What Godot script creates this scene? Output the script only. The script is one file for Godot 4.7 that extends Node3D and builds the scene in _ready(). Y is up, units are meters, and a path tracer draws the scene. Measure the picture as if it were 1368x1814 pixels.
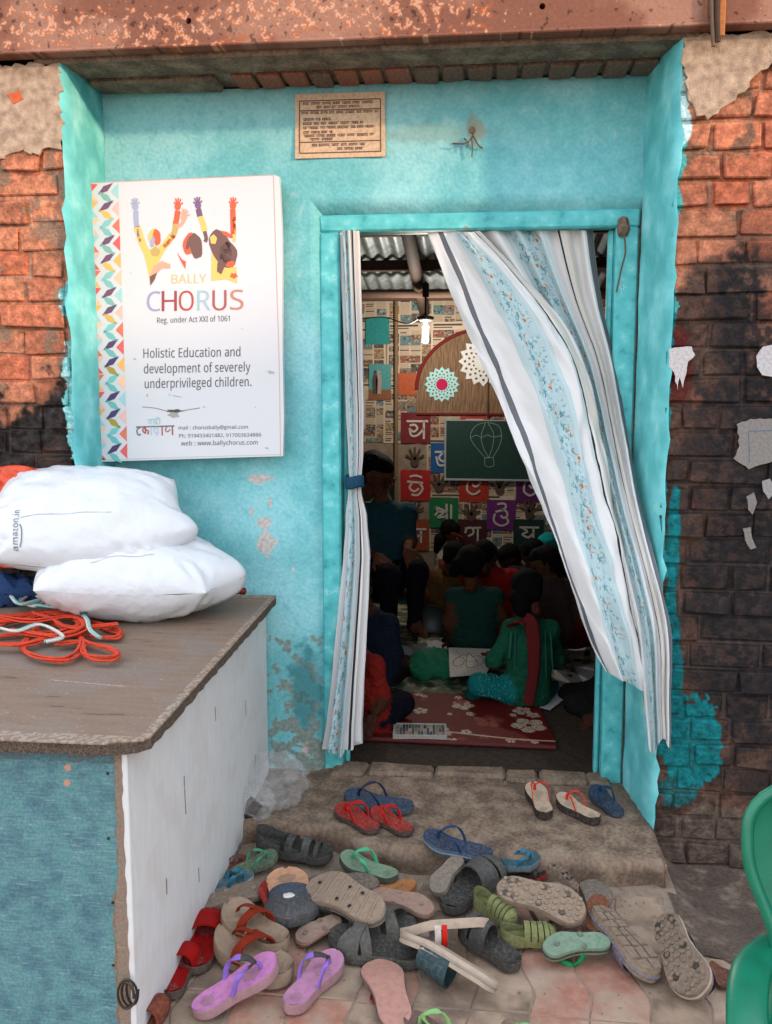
extends Node3D
# A painted doorway in an old brick front, a pile of sandals before it, a small classroom behind it.
# Axes: x along the wall, y up from the paving, z out of the teal wall towards the street (wall face z = 0).

const EYE := Vector3(0.0, 1.42, 2.75)
const FOCAL := 1500.0          # in pixels of the 1368 x 1814 photograph
const PITCH := 6.5
const YAW := 5.9

var rng := RandomNumberGenerator.new()
var taken := {}
var M := {}
var T := {}
var ax_r: Vector3
var ax_u: Vector3
var ax_f: Vector3


func _ready() -> void:
	rng.seed = 7
	set_camera_and_light()
	make_textures()
	make_materials()
	build_paving_and_step()
	build_front()
	build_door_frame()
	build_room()
	build_neighbour()
	build_back_wall_things()
	build_classroom_things()
	build_people()
	build_counter_and_load()
	build_sign_and_notice()
	build_curtains()
	build_chair()
	build_footwear()
	build_small_things()


func set_camera_and_light() -> void:
	var cam := Camera3D.new()
	cam.name = "camera"
	cam.projection = Camera3D.PROJECTION_FRUSTUM
	cam.near = 0.05
	cam.far = 200.0
	cam.size = 2.0 * cam.near * 907.0 / FOCAL
	cam.frustum_offset = Vector2(0.0, -69.0 / FOCAL * cam.near)
	cam.position = EYE
	cam.rotation_degrees = Vector3(-PITCH, YAW, 0.0)
	add_child(cam)
	cam.current = true
	ax_f = -cam.basis.z
	ax_r = cam.basis.x
	ax_u = cam.basis.y
	var sm := ProceduralSkyMaterial.new()
	sm.sky_top_color = Color(0.78, 0.82, 0.88)
	sm.sky_horizon_color = Color(0.96, 0.95, 0.93)
	sm.sky_curve = 0.22
	sm.ground_bottom_color = Color(0.45, 0.41, 0.38)
	sm.ground_horizon_color = Color(0.72, 0.68, 0.64)
	sm.sun_angle_max = 1.0
	var sky := Sky.new()
	sky.sky_material = sm
	var e := Environment.new()
	e.background_mode = Environment.BG_SKY
	e.sky = sky
	e.background_energy_multiplier = 1.65
	e.tonemap_mode = Environment.TONE_MAPPER_LINEAR
	e.tonemap_exposure = 2.0
	e.sdfgi_enabled = true
	e.ssao_enabled = true
	e.ssil_enabled = true
	var we := WorldEnvironment.new()
	we.name = "environment"
	we.environment = e
	add_child(we)
	var sun := DirectionalLight3D.new()
	sun.name = "sun"
	sun.light_energy = 0.62
	sun.light_color = Color(1.0, 0.83, 0.66)
	sun.light_angular_distance = 2.0
	sun.shadow_enabled = true
	add_child(sun)
	sun.look_at_from_position(Vector3.ZERO, -Vector3(2.06, 0.48, 1.0), Vector3.UP)


# ---------------------------------------------------------------- pixels of the photograph to points of the place
func ray(x: float, y: float) -> Vector3:
	return ax_f + ax_r * ((x - 684.0) / FOCAL) - ax_u * ((y - 838.0) / FOCAL)


func on_z(x: float, y: float, z: float) -> Vector3:
	var d := ray(x, y)
	return EYE + d * ((z - EYE.z) / d.z)


func on_y(x: float, y: float, h: float) -> Vector3:
	var d := ray(x, y)
	return EYE + d * ((h - EYE.y) / d.y)


# ---------------------------------------------------------------- naming and tagging
func numbered(called: String) -> String:
	var n: int = taken.get(called, 0)
	taken[called] = n + 1
	return called if n == 0 else "%s_%03d" % [called, n]


func tag(o: Node, label: String, category: String, group := "") -> Node:
	o.set_meta("label", label)
	o.set_meta("category", category)
	if group != "":
		o.set_meta("group", group)
	return o


func thing(called: String, label: String, category: String, at := Vector3.ZERO, group := "") -> Node3D:
	var o := Node3D.new()
	o.name = numbered(called)
	add_child(o)
	o.position = at
	tag(o, label, category, group)
	return o


func structure(called: String) -> Node3D:
	var o := Node3D.new()
	o.name = numbered(called)
	add_child(o)
	o.set_meta("kind", "structure")
	return o


func put(parent: Node, called: String, mesh: Mesh, m: Material, at := Vector3.ZERO, b := Basis.IDENTITY) -> MeshInstance3D:
	var o := MeshInstance3D.new()
	o.name = called
	o.mesh = mesh
	if m:
		o.material_override = m
	o.transform = Transform3D(b, at)
	parent.add_child(o, true)
	return o


# ---------------------------------------------------------------- geometry
class Geo:
	var v := PackedVector3Array()
	var uv := PackedVector2Array()
	var col := PackedColorArray()
	var idx := PackedInt32Array()
	var use_uv := false
	var use_col := false

	func vert(p: Vector3, t := Vector2.ZERO, c := Color.WHITE) -> int:
		v.append(p)
		uv.append(t)
		col.append(c)
		return v.size() - 1

	func tri(a: int, b: int, c: int) -> void:
		idx.append(a)
		idx.append(b)
		idx.append(c)

	# corners counter-clockwise seen from outside
	func quad(a: int, b: int, c: int, d: int) -> void:
		tri(a, c, b)
		tri(a, d, c)

	func face(a: Vector3, b: Vector3, c: Vector3, d: Vector3) -> void:
		var n := v.size()
		for p in [a, b, c, d]:
			vert(p, Vector2(p.x, -p.y))
		quad(n, n + 1, n + 2, n + 3)

	# rows of points; outside where row direction x column direction ... flip turns it over
	func grid(rows: Array, closed := false, flip := false, uvs: Array = []) -> void:
		var n := v.size()
		var w: int = rows[0].size()
		for i in rows.size():
			for j in w:
				vert(rows[i][j], uvs[i][j] if uvs.size() else Vector2(float(j) / maxi(1, w - 1), float(i) / maxi(1, rows.size() - 1)))
		for i in rows.size() - 1:
			for j in (w if closed else w - 1):
				var k := (j + 1) % w
				if flip:
					quad(n + i * w + j, n + (i + 1) * w + j, n + (i + 1) * w + k, n + i * w + k)
				else:
					quad(n + i * w + j, n + i * w + k, n + (i + 1) * w + k, n + (i + 1) * w + j)

	func fan(ring: Array, flip := false) -> void:
		var n := v.size()
		var mid := Vector3.ZERO
		for p in ring:
			mid += p
		vert(mid / ring.size())
		for p in ring:
			vert(p)
		for j in ring.size():
			var k := (j + 1) % ring.size()
			if flip:
				tri(n, n + 1 + j, n + 1 + k)
			else:
				tri(n, n + 1 + k, n + 1 + j)

	func box(lo: Vector3, hi: Vector3, bev := 0.0, jit := 0.0, r: RandomNumberGenerator = null) -> void:
		# a box with its twelve edges chamfered
		var b := Vector3(bev, bev, bev)
		b = b.min((hi - lo) * 0.45)
		var c := []
		for sx in 2:
			for sy in 2:
				for sz in 2:
					var o := Vector3(hi.x if sx else lo.x, hi.y if sy else lo.y, hi.z if sz else lo.z)
					if r:
						o += Vector3(r.randf_range(-jit, jit), r.randf_range(-jit, jit), r.randf_range(-jit, jit))
					var s := Vector3(-1 if sx else 1, -1 if sy else 1, -1 if sz else 1)
					c.append([o + Vector3(0, s.y * b.y, s.z * b.z), o + Vector3(s.x * b.x, 0, s.z * b.z), o + Vector3(s.x * b.x, s.y * b.y, 0)])
		var f := func(p: Vector3, q: Vector3, s: Vector3, t: Vector3, out: Vector3) -> void:
			if (q - p).cross(s - p).dot(out) < 0.0:
				face(p, t, s, q)
			else:
				face(p, q, s, t)
		f.call(c[0][0], c[1][0], c[3][0], c[2][0], Vector3.LEFT)
		f.call(c[4][0], c[5][0], c[7][0], c[6][0], Vector3.RIGHT)
		f.call(c[0][1], c[1][1], c[5][1], c[4][1], Vector3.DOWN)
		f.call(c[2][1], c[3][1], c[7][1], c[6][1], Vector3.UP)
		f.call(c[0][2], c[2][2], c[6][2], c[4][2], Vector3.FORWARD)
		f.call(c[1][2], c[3][2], c[7][2], c[5][2], Vector3.BACK)
		if bev <= 0.0:
			return
		for e in [[0, 1, 0, 1], [2, 3, 0, 1], [4, 5, 0, 1], [6, 7, 0, 1], [0, 2, 0, 2], [1, 3, 0, 2], [4, 6, 0, 2], [5, 7, 0, 2], [0, 4, 1, 2], [1, 5, 1, 2], [2, 6, 1, 2], [3, 7, 1, 2]]:
			var mid: Vector3 = (lo + hi) * 0.5
			f.call(c[e[0]][e[2]], c[e[1]][e[2]], c[e[1]][e[3]], c[e[0]][e[3]], (c[e[0]][e[2]] + c[e[1]][e[3]]) * 0.5 - mid)
		for k in 8:
			var mid2: Vector3 = (lo + hi) * 0.5
			var out: Vector3 = c[k][0] - mid2
			var n := v.size()
			for p in c[k]:
				vert(p, Vector2(p.x, -p.y))
			if (c[k][1] - c[k][0]).cross(c[k][2] - c[k][0]).dot(out) < 0.0:
				tri(n, n + 1, n + 2)
			else:
				tri(n, n + 2, n + 1)

	# a round or flattened bar along points; wide and thick are half sizes, side is the flat's own direction
	func tube(points: Array, radius: Variant, sides := 8, squash := 1.0, side := Vector3.ZERO, caps := true) -> void:
		var rows := []
		var count := points.size()
		var prev := Vector3.ZERO
		for i in count:
			var dir: Vector3 = (points[mini(i + 1, count - 1)] - points[maxi(i - 1, 0)]).normalized()
			var s := side
			if s == Vector3.ZERO:
				s = prev
				if s == Vector3.ZERO:
					s = dir.cross(Vector3.UP if absf(dir.y) < 0.9 else Vector3.RIGHT)
			s = (s - dir * s.dot(dir)).normalized()
			prev = s
			var t := dir.cross(s)
			var r: float = radius if radius is float else radius[i]
			var ring := []
			for k in sides:
				var a := TAU * k / sides
				ring.append(points[i] + s * cos(a) * r + t * sin(a) * r * squash)
			rows.append(ring)
		grid(rows, true)
		if caps:
			fan(rows[0], true)
			fan(rows[-1])

	# an outline (counter-clockwise seen from +z) pushed out by depth along z, with its rim
	func slab(outline: PackedVector2Array, z0: float, z1: float, rim := 0.0) -> void:
		var ix := Geometry2D.triangulate_polygon(outline)
		var area := 0.0
		for k in outline.size():
			area += outline[k].cross(outline[(k + 1) % outline.size()])
		var pts := outline
		if area < 0.0:
			pts = outline.duplicate()
			pts.reverse()
			ix = Geometry2D.triangulate_polygon(pts)
		var inner := pts
		if rim > 0.0:
			inner = PackedVector2Array()
			for k in pts.size():
				var d := (pts[(k + 1) % pts.size()] - pts[k - 1]).normalized()
				inner.append(pts[k] + Vector2(-d.y, d.x) * rim)
		var n := v.size()
		for p in inner:
			vert(Vector3(p.x, p.y, z1), Vector2(p.x, -p.y))
		for k in range(0, ix.size(), 3):
			var a := inner[ix[k]]
			var b := inner[ix[k + 1]]
			var c := inner[ix[k + 2]]
			if (b - a).cross(c - a) > 0.0:
				tri(n + ix[k], n + ix[k + 2], n + ix[k + 1])
			else:
				tri(n + ix[k], n + ix[k + 1], n + ix[k + 2])
		var m := v.size()
		for p in pts:
			vert(Vector3(p.x, p.y, z0), Vector2(p.x, -p.y))
		for k in range(0, ix.size(), 3):
			var a := pts[ix[k]]
			var b := pts[ix[k + 1]]
			var c := pts[ix[k + 2]]
			if (b - a).cross(c - a) > 0.0:
				tri(m + ix[k], m + ix[k + 1], m + ix[k + 2])
			else:
				tri(m + ix[k], m + ix[k + 2], m + ix[k + 1])
		for k in pts.size():
			var q := (k + 1) % pts.size()
			if rim > 0.0:
				face(Vector3(pts[k].x, pts[k].y, z0), Vector3(pts[q].x, pts[q].y, z0), Vector3(pts[q].x, pts[q].y, z1 - rim), Vector3(pts[k].x, pts[k].y, z1 - rim))
				face(Vector3(pts[k].x, pts[k].y, z1 - rim), Vector3(pts[q].x, pts[q].y, z1 - rim), Vector3(inner[q].x, inner[q].y, z1), Vector3(inner[k].x, inner[k].y, z1))
			else:
				face(Vector3(pts[k].x, pts[k].y, z0), Vector3(pts[q].x, pts[q].y, z0), Vector3(pts[q].x, pts[q].y, z1), Vector3(pts[k].x, pts[k].y, z1))

	func move(t: Transform3D, from := 0) -> void:
		for i in range(from, v.size()):
			v[i] = t * v[i]

	func planar(sx: float, sy: float, ox: float, oy: float) -> void:
		# texture coordinates from the front of the wall: metres to picture
		for i in v.size():
			uv[i] = Vector2((v[i].x - ox) * sx, (oy - v[i].y) * sy)
		use_uv = true

	func done(smooth := false) -> ArrayMesh:
		var vv := v
		var ii := idx
		var nn := PackedVector3Array()
		var uu := uv
		var cc := col
		if not smooth:
			vv = PackedVector3Array()
			uu = PackedVector2Array()
			cc = PackedColorArray()
			nn.resize(idx.size())
			for k in idx.size():
				vv.append(v[idx[k]])
				uu.append(uv[idx[k]])
				cc.append(col[idx[k]])
			ii = PackedInt32Array(range(idx.size()))
			for k in range(0, idx.size(), 3):
				var n := (vv[k + 2] - vv[k]).cross(vv[k + 1] - vv[k]).normalized()
				nn[k] = n
				nn[k + 1] = n
				nn[k + 2] = n
		else:
			nn.resize(v.size())
			for k in range(0, idx.size(), 3):
				var n := (v[idx[k + 2]] - v[idx[k]]).cross(v[idx[k + 1]] - v[idx[k]])
				nn[idx[k]] += n
				nn[idx[k + 1]] += n
				nn[idx[k + 2]] += n
			for k in nn.size():
				nn[k] = nn[k].normalized() if nn[k].length_squared() > 1e-20 else Vector3.UP
		var arr := []
		arr.resize(Mesh.ARRAY_MAX)
		arr[Mesh.ARRAY_VERTEX] = vv
		arr[Mesh.ARRAY_NORMAL] = nn
		if use_uv:
			arr[Mesh.ARRAY_TEX_UV] = uu
		if use_col:
			arr[Mesh.ARRAY_COLOR] = cc
		arr[Mesh.ARRAY_INDEX] = ii
		var m := ArrayMesh.new()
		m.add_surface_from_arrays(Mesh.PRIMITIVE_TRIANGLES, arr)
		return m


func box_mesh(lo: Vector3, hi: Vector3, bev := 0.004, jit := 0.0) -> ArrayMesh:
	var g := Geo.new()
	g.box(lo, hi, bev, jit, rng if jit > 0.0 else null)
	return g.done()


func tube_mesh(points: Array, radius: Variant, sides := 8, squash := 1.0, side := Vector3.ZERO) -> ArrayMesh:
	var g := Geo.new()
	g.tube(points, radius, sides, squash, side)
	return g.done(true)


# a smooth curve through points
func curve(points: Array, per := 6) -> Array:
	var out := []
	var n := points.size()
	for i in n - 1:
		for k in per:
			var t := float(k) / per
			out.append(points[i].cubic_interpolate(points[i + 1], points[maxi(i - 1, 0)], points[mini(i + 2, n - 1)], t))
	out.append(points[n - 1])
	return out


# a strip of even width along 2-D points, for brushed letters and drawn lines
func stroke(g: Geo, points: Array, w: float, z: float, to3: Callable) -> void:
	var pts := curve(points, 4) if points.size() > 2 else points.duplicate()
	var n := g.v.size()
	for i in pts.size():
		var d: Vector2 = (pts[mini(i + 1, pts.size() - 1)] - pts[maxi(i - 1, 0)]).normalized()
		var s := Vector2(-d.y, d.x) * w * 0.5
		g.vert(to3.call(pts[i] + s, z))
		g.vert(to3.call(pts[i] - s, z))
	for i in pts.size() - 1:
		var a := n + i * 2
		g.quad(a, a + 1, a + 3, a + 2)


# lettering as flat shapes: 2-D triangles with the given height of a capital letter line, origin at the left of the base line
func letters(text: String, size: float, serif := false, bold := false) -> Array:
	var t := TextMesh.new()
	var f := SystemFont.new()
	f.font_names = PackedStringArray(["Droid Serif" if serif else "Droid Sans"])
	if bold:
		f.font_weight = 700
	t.font = f
	t.text = text
	t.font_size = 64
	t.pixel_size = size / 64.0
	t.depth = 0.0
	t.curve_step = 1.0
	t.horizontal_alignment = HORIZONTAL_ALIGNMENT_LEFT
	t.vertical_alignment = VERTICAL_ALIGNMENT_BOTTOM
	var out := []
	if t.get_surface_count() == 0:
		return out
	var a := t.surface_get_arrays(0)
	var v: PackedVector3Array = a[Mesh.ARRAY_VERTEX]
	var ix: PackedInt32Array = a[Mesh.ARRAY_INDEX] if a[Mesh.ARRAY_INDEX] != null else PackedInt32Array(range(v.size()))
	for k in range(0, ix.size(), 3):
		if a[Mesh.ARRAY_NORMAL][ix[k]].z < -0.5:
			continue
		out.append([Vector2(v[ix[k]].x, v[ix[k]].y), Vector2(v[ix[k + 1]].x, v[ix[k + 1]].y), Vector2(v[ix[k + 2]].x, v[ix[k + 2]].y)])
	return out


func text_mesh(text: String, cap: float, width: float, to3: Callable, bold := false) -> ArrayMesh:
	# cap: height of a capital letter; to3 takes a 2-D place on the print (base line at 0) to its place on the surface
	var ref := letters("H", 1.0, false, bold)
	var base := 1e9
	var top := -1e9
	for t in ref:
		for p in t:
			base = minf(base, p.y)
			top = maxf(top, p.y)
	var tris := letters(text, 1.0, false, bold)
	var lo := 1e9
	var hi := -1e9
	for t in tris:
		for p in t:
			lo = minf(lo, p.x)
			hi = maxf(hi, p.x)
	var ky := cap / maxf(top - base, 1e-6)
	var kx := width / maxf(hi - lo, 1e-6) if width > 0.0 else ky
	var g := Geo.new()
	for t in tris:
		var n := g.v.size()
		for p in t:
			g.vert(to3.call(Vector2((p.x - lo) * kx, (p.y - base) * ky)))
		if (t[1] - t[0]).cross(t[2] - t[0]) > 0.0:
			g.tri(n, n + 2, n + 1)
		else:
			g.tri(n, n + 1, n + 2)
	return g.done()


# ---------------------------------------------------------------- textures
func noise_bytes(w: int, h: int, freq: float, sd: int, oct := 4, kind := FastNoiseLite.TYPE_SIMPLEX_SMOOTH) -> PackedByteArray:
	var n := FastNoiseLite.new()
	n.noise_type = kind
	n.seed = sd
	n.frequency = freq
	n.fractal_octaves = oct
	var im := n.get_image(w, h)
	im.convert(Image.FORMAT_L8)
	return im.get_data()


func noise_tex(size: int, freq: float, sd: int, oct := 4, ramp: Array = [], kind := FastNoiseLite.TYPE_SIMPLEX_SMOOTH, warp := 0.0) -> ImageTexture:
	var n := FastNoiseLite.new()
	n.noise_type = kind
	n.seed = sd
	n.frequency = freq
	n.fractal_octaves = oct
	if warp > 0.0:
		n.domain_warp_enabled = true
		n.domain_warp_amplitude = warp
		n.domain_warp_frequency = freq
	var im := n.get_seamless_image(size, size)
	if ramp.is_empty():
		return ImageTexture.create_from_image(im)
	im.convert(Image.FORMAT_L8)
	var src := im.get_data()
	var lut := []
	var gr := Gradient.new()
	var off := PackedFloat32Array()
	var cs := PackedColorArray()
	for r in ramp:
		off.append(r[0])
		cs.append(r[1])
	gr.offsets = off
	gr.colors = cs
	for k in 256:
		lut.append(gr.sample(k / 255.0))
	var out := PackedByteArray()
	out.resize(size * size * 4)
	for i in src.size():
		var c: Color = lut[src[i]]
		out[i * 4] = c.r8
		out[i * 4 + 1] = c.g8
		out[i * 4 + 2] = c.b8
		out[i * 4 + 3] = c.a8
	return ImageTexture.create_from_image(Image.create_from_data(size, size, false, Image.FORMAT_RGBA8, out))


func make_textures() -> void:
	T.fine = noise_tex(512, 0.06, 1, 4)
	T.soft = noise_tex(512, 0.012, 2, 5)
	T.grit = noise_tex(512, 0.16, 3, 3)
	T.pits = noise_tex(512, 0.05, 4, 3, [], FastNoiseLite.TYPE_CELLULAR)
	# dust that lies on things in patches
	T.dust = noise_tex(512, 0.035, 5, 5, [[0.0, Color(0.46, 0.4, 0.34, 0.12)], [0.4, Color(0.54, 0.46, 0.4, 0.2)], [0.6, Color(0.58, 0.5, 0.43, 0.4)], [1.0, Color(0.62, 0.54, 0.47, 0.62)]])
	T.dust_thin = noise_tex(512, 0.04, 7, 5, [[0.0, Color(0.4, 0.36, 0.32, 0.06)], [0.45, Color(0.44, 0.39, 0.35, 0.14)], [0.7, Color(0.5, 0.44, 0.39, 0.3)], [1.0, Color(0.56, 0.49, 0.43, 0.5)]])
	T.mottle = noise_tex(512, 0.02, 6, 5, [[0.0, Color(0.84, 0.83, 0.82)], [0.5, Color(0.95, 0.945, 0.94)], [1.0, Color(1, 1, 1)]])
	T.concrete = noise_tex(512, 0.05, 8, 6, [[0.0, Color(0.36, 0.31, 0.27)], [0.3, Color(0.43, 0.375, 0.325)], [0.5, Color(0.49, 0.43, 0.375)], [0.7, Color(0.53, 0.465, 0.405)], [1.0, Color(0.6, 0.53, 0.46)]])
	T.stain = noise_tex(512, 0.012, 18, 6, [[0.0, Color(0.22, 0.195, 0.18, 0.6)], [0.34, Color(0.26, 0.225, 0.2, 0.42)], [0.48, Color(0.3, 0.26, 0.23, 0.1)], [0.6, Color(0.58, 0.51, 0.44, 0.0)], [0.75, Color(0.6, 0.53, 0.46, 0.35)], [1.0, Color(0.66, 0.58, 0.51, 0.6)]], FastNoiseLite.TYPE_SIMPLEX_SMOOTH, 25.0)
	T.render_grey = noise_tex(512, 0.02, 9, 5, [[0.0, Color(0.5, 0.43, 0.37)], [0.5, Color(0.64, 0.55, 0.47)], [1.0, Color(0.75, 0.66, 0.57)]])
	T.tin = noise_tex(512, 0.015, 10, 5, [[0.0, Color(0.3, 0.32, 0.33)], [0.5, Color(0.5, 0.53, 0.54)], [1.0, Color(0.64, 0.67, 0.67)]])


func plain(c: Color, rough := 0.8, spec := 0.4, metal := 0.0) -> StandardMaterial3D:
	var m := StandardMaterial3D.new()
	m.albedo_color = c
	m.roughness = rough
	m.metallic_specular = spec
	m.metallic = metal
	return m


# a tinted surface with mottling and fine relief, laid on by its own axes
func surf(c: Color, rough := 0.8, tex: Texture2D = null, scale := 2.0, bump: Texture2D = null, depth := 0.1, dust := false, spec := 0.4) -> StandardMaterial3D:
	var m := plain(c, rough, spec)
	m.uv1_triplanar = true
	m.uv1_scale = Vector3(scale, scale, scale)
	if tex:
		m.albedo_texture = tex
	if bump:
		m.heightmap_enabled = true
		m.heightmap_texture = bump
		m.heightmap_scale = depth * 0.35
	if dust:
		m.detail_enabled = true
		m.detail_albedo = T.dust
	return m


# a second, coarser layer of stains or dust over a surface
func stained(m: StandardMaterial3D, tex: Texture2D, scale: float) -> StandardMaterial3D:
	m.detail_enabled = true
	m.detail_albedo = tex
	m.detail_uv_layer = BaseMaterial3D.DETAIL_UV_2
	m.uv2_triplanar = true
	m.uv2_world_triplanar = true
	m.uv2_scale = Vector3(scale, scale, scale)
	return m


# relief of a pictured wall, with the picture's own proportions
func relief(m: StandardMaterial3D, w: int, h: int, freq: float, sd: int, depth: float, oct := 4) -> void:
	m.heightmap_enabled = true
	m.heightmap_texture = ImageTexture.create_from_image(Image.create_from_data(w, h, false, Image.FORMAT_L8, noise_bytes(w, h, freq, sd, oct)))
	m.heightmap_scale = depth


func in_world(m: StandardMaterial3D) -> StandardMaterial3D:
	m.uv1_world_triplanar = true
	return m


func tint(c: Color) -> StandardMaterial3D:
	var key := "cloth%s" % c.to_html()
	if not M.has(key):
		var m := surf(c, 0.9, T.mottle, 3.0, T.fine, 0.12, false, 0.25)
		M[key] = m
	return M[key]


# ---------------------------------------------------------------- materials
func make_materials() -> void:
	M.concrete = stained(in_world(surf(Color(0.98, 0.93, 0.89), 0.92, T.concrete, 2.4, T.grit, 0.4)), T.stain, 1.5)
	M.render_grey = in_world(surf(Color(1, 1, 1), 0.95, T.render_grey, 2.6, T.grit, 0.6))
	var teal := noise_tex(512, 0.012, 21, 5, [[0.0, Color(0.3, 0.64, 0.65)], [0.45, Color(0.38, 0.73, 0.74)], [0.7, Color(0.46, 0.79, 0.8)], [1.0, Color(0.62, 0.85, 0.86)]])
	M.teal_side = in_world(surf(Color(1, 1, 1), 0.75, teal, 1.1, T.grit, 0.35))
	var chipped := noise_tex(512, 0.018, 22, 5, [[0.0, Color(0.2, 0.54, 0.56)], [0.3, Color(0.3, 0.68, 0.69)], [0.68, Color(0.38, 0.74, 0.75)], [0.8, Color(0.5, 0.8, 0.8)], [0.88, Color(0.58, 0.5, 0.44)], [1.0, Color(0.66, 0.62, 0.58)]])
	M.teal_wood = in_world(surf(Color(1, 1, 1), 0.5, chipped, 1.6, T.soft, 0.5))
	M.dark_metal = surf(Color(0.16, 0.14, 0.13), 0.6, T.mottle, 4.0, T.fine, 0.1)
	M.pebble = surf(Color(0.5, 0.45, 0.4), 0.95, T.mottle, 9.0)
	M.hole = plain(Color(0.03, 0.025, 0.02), 1.0)
	M.tin = surf(Color(1, 1, 1), 0.5, T.tin, 1.2, null, 0.0, false, 0.5)
	M.tin.metallic = 0.35
	M.old_wood = surf(Color(0.27, 0.2, 0.16), 0.85, T.mottle, 3.0, T.fine, 0.3)
	M.white_paint = surf(Color(0.82, 0.81, 0.8), 0.6, T.mottle, 2.0, T.fine, 0.05)
	M.iron = surf(Color(0.32, 0.28, 0.25), 0.45, T.mottle, 8.0, T.fine, 0.1)
	M.iron.metallic = 0.8
	M.brick_raw = surf(Color(0.82, 0.4, 0.24), 0.92, T.mottle, 5.0, T.grit, 0.5)


func smooth(a: float, b: float, x: float) -> float:
	var t := clampf((x - a) / (b - a), 0.0, 1.0)
	return t * t * (3.0 - 2.0 * t)


# a picture of a wall seen from the front: paint(x, y, column, row) gives the colour at a place in metres
func wall_picture(x0: float, y1: float, wm: float, hm: float, per: float, paint: Callable) -> ImageTexture:
	var w := roundi(wm * per)
	var h := roundi(hm * per)
	var out := PackedByteArray()
	out.resize(w * h * 3)
	var k := 0
	for j in h:
		var y := y1 - (j + 0.5) / per
		for i in w:
			var c: Color = paint.call(x0 + (i + 0.5) / per, y, j * w + i)
			out[k] = clampi(int(c.r * 255.0), 0, 255)
			out[k + 1] = clampi(int(c.g * 255.0), 0, 255)
			out[k + 2] = clampi(int(c.b * 255.0), 0, 255)
			k += 3
	return ImageTexture.create_from_image(Image.create_from_data(w, h, false, Image.FORMAT_RGB8, out))


# how far a place lies inside a blot with a ragged rim (0 outside, 1 inside)
func blot(x: float, y: float, cx: float, cy: float, rx: float, ry: float, n: float, edge := 0.25) -> float:
	var d := Vector2((x - cx) / rx, (y - cy) / ry).length() + (n - 0.5) * 1.1
	return smooth(1.0 + edge, 1.0 - edge, d)


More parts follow.
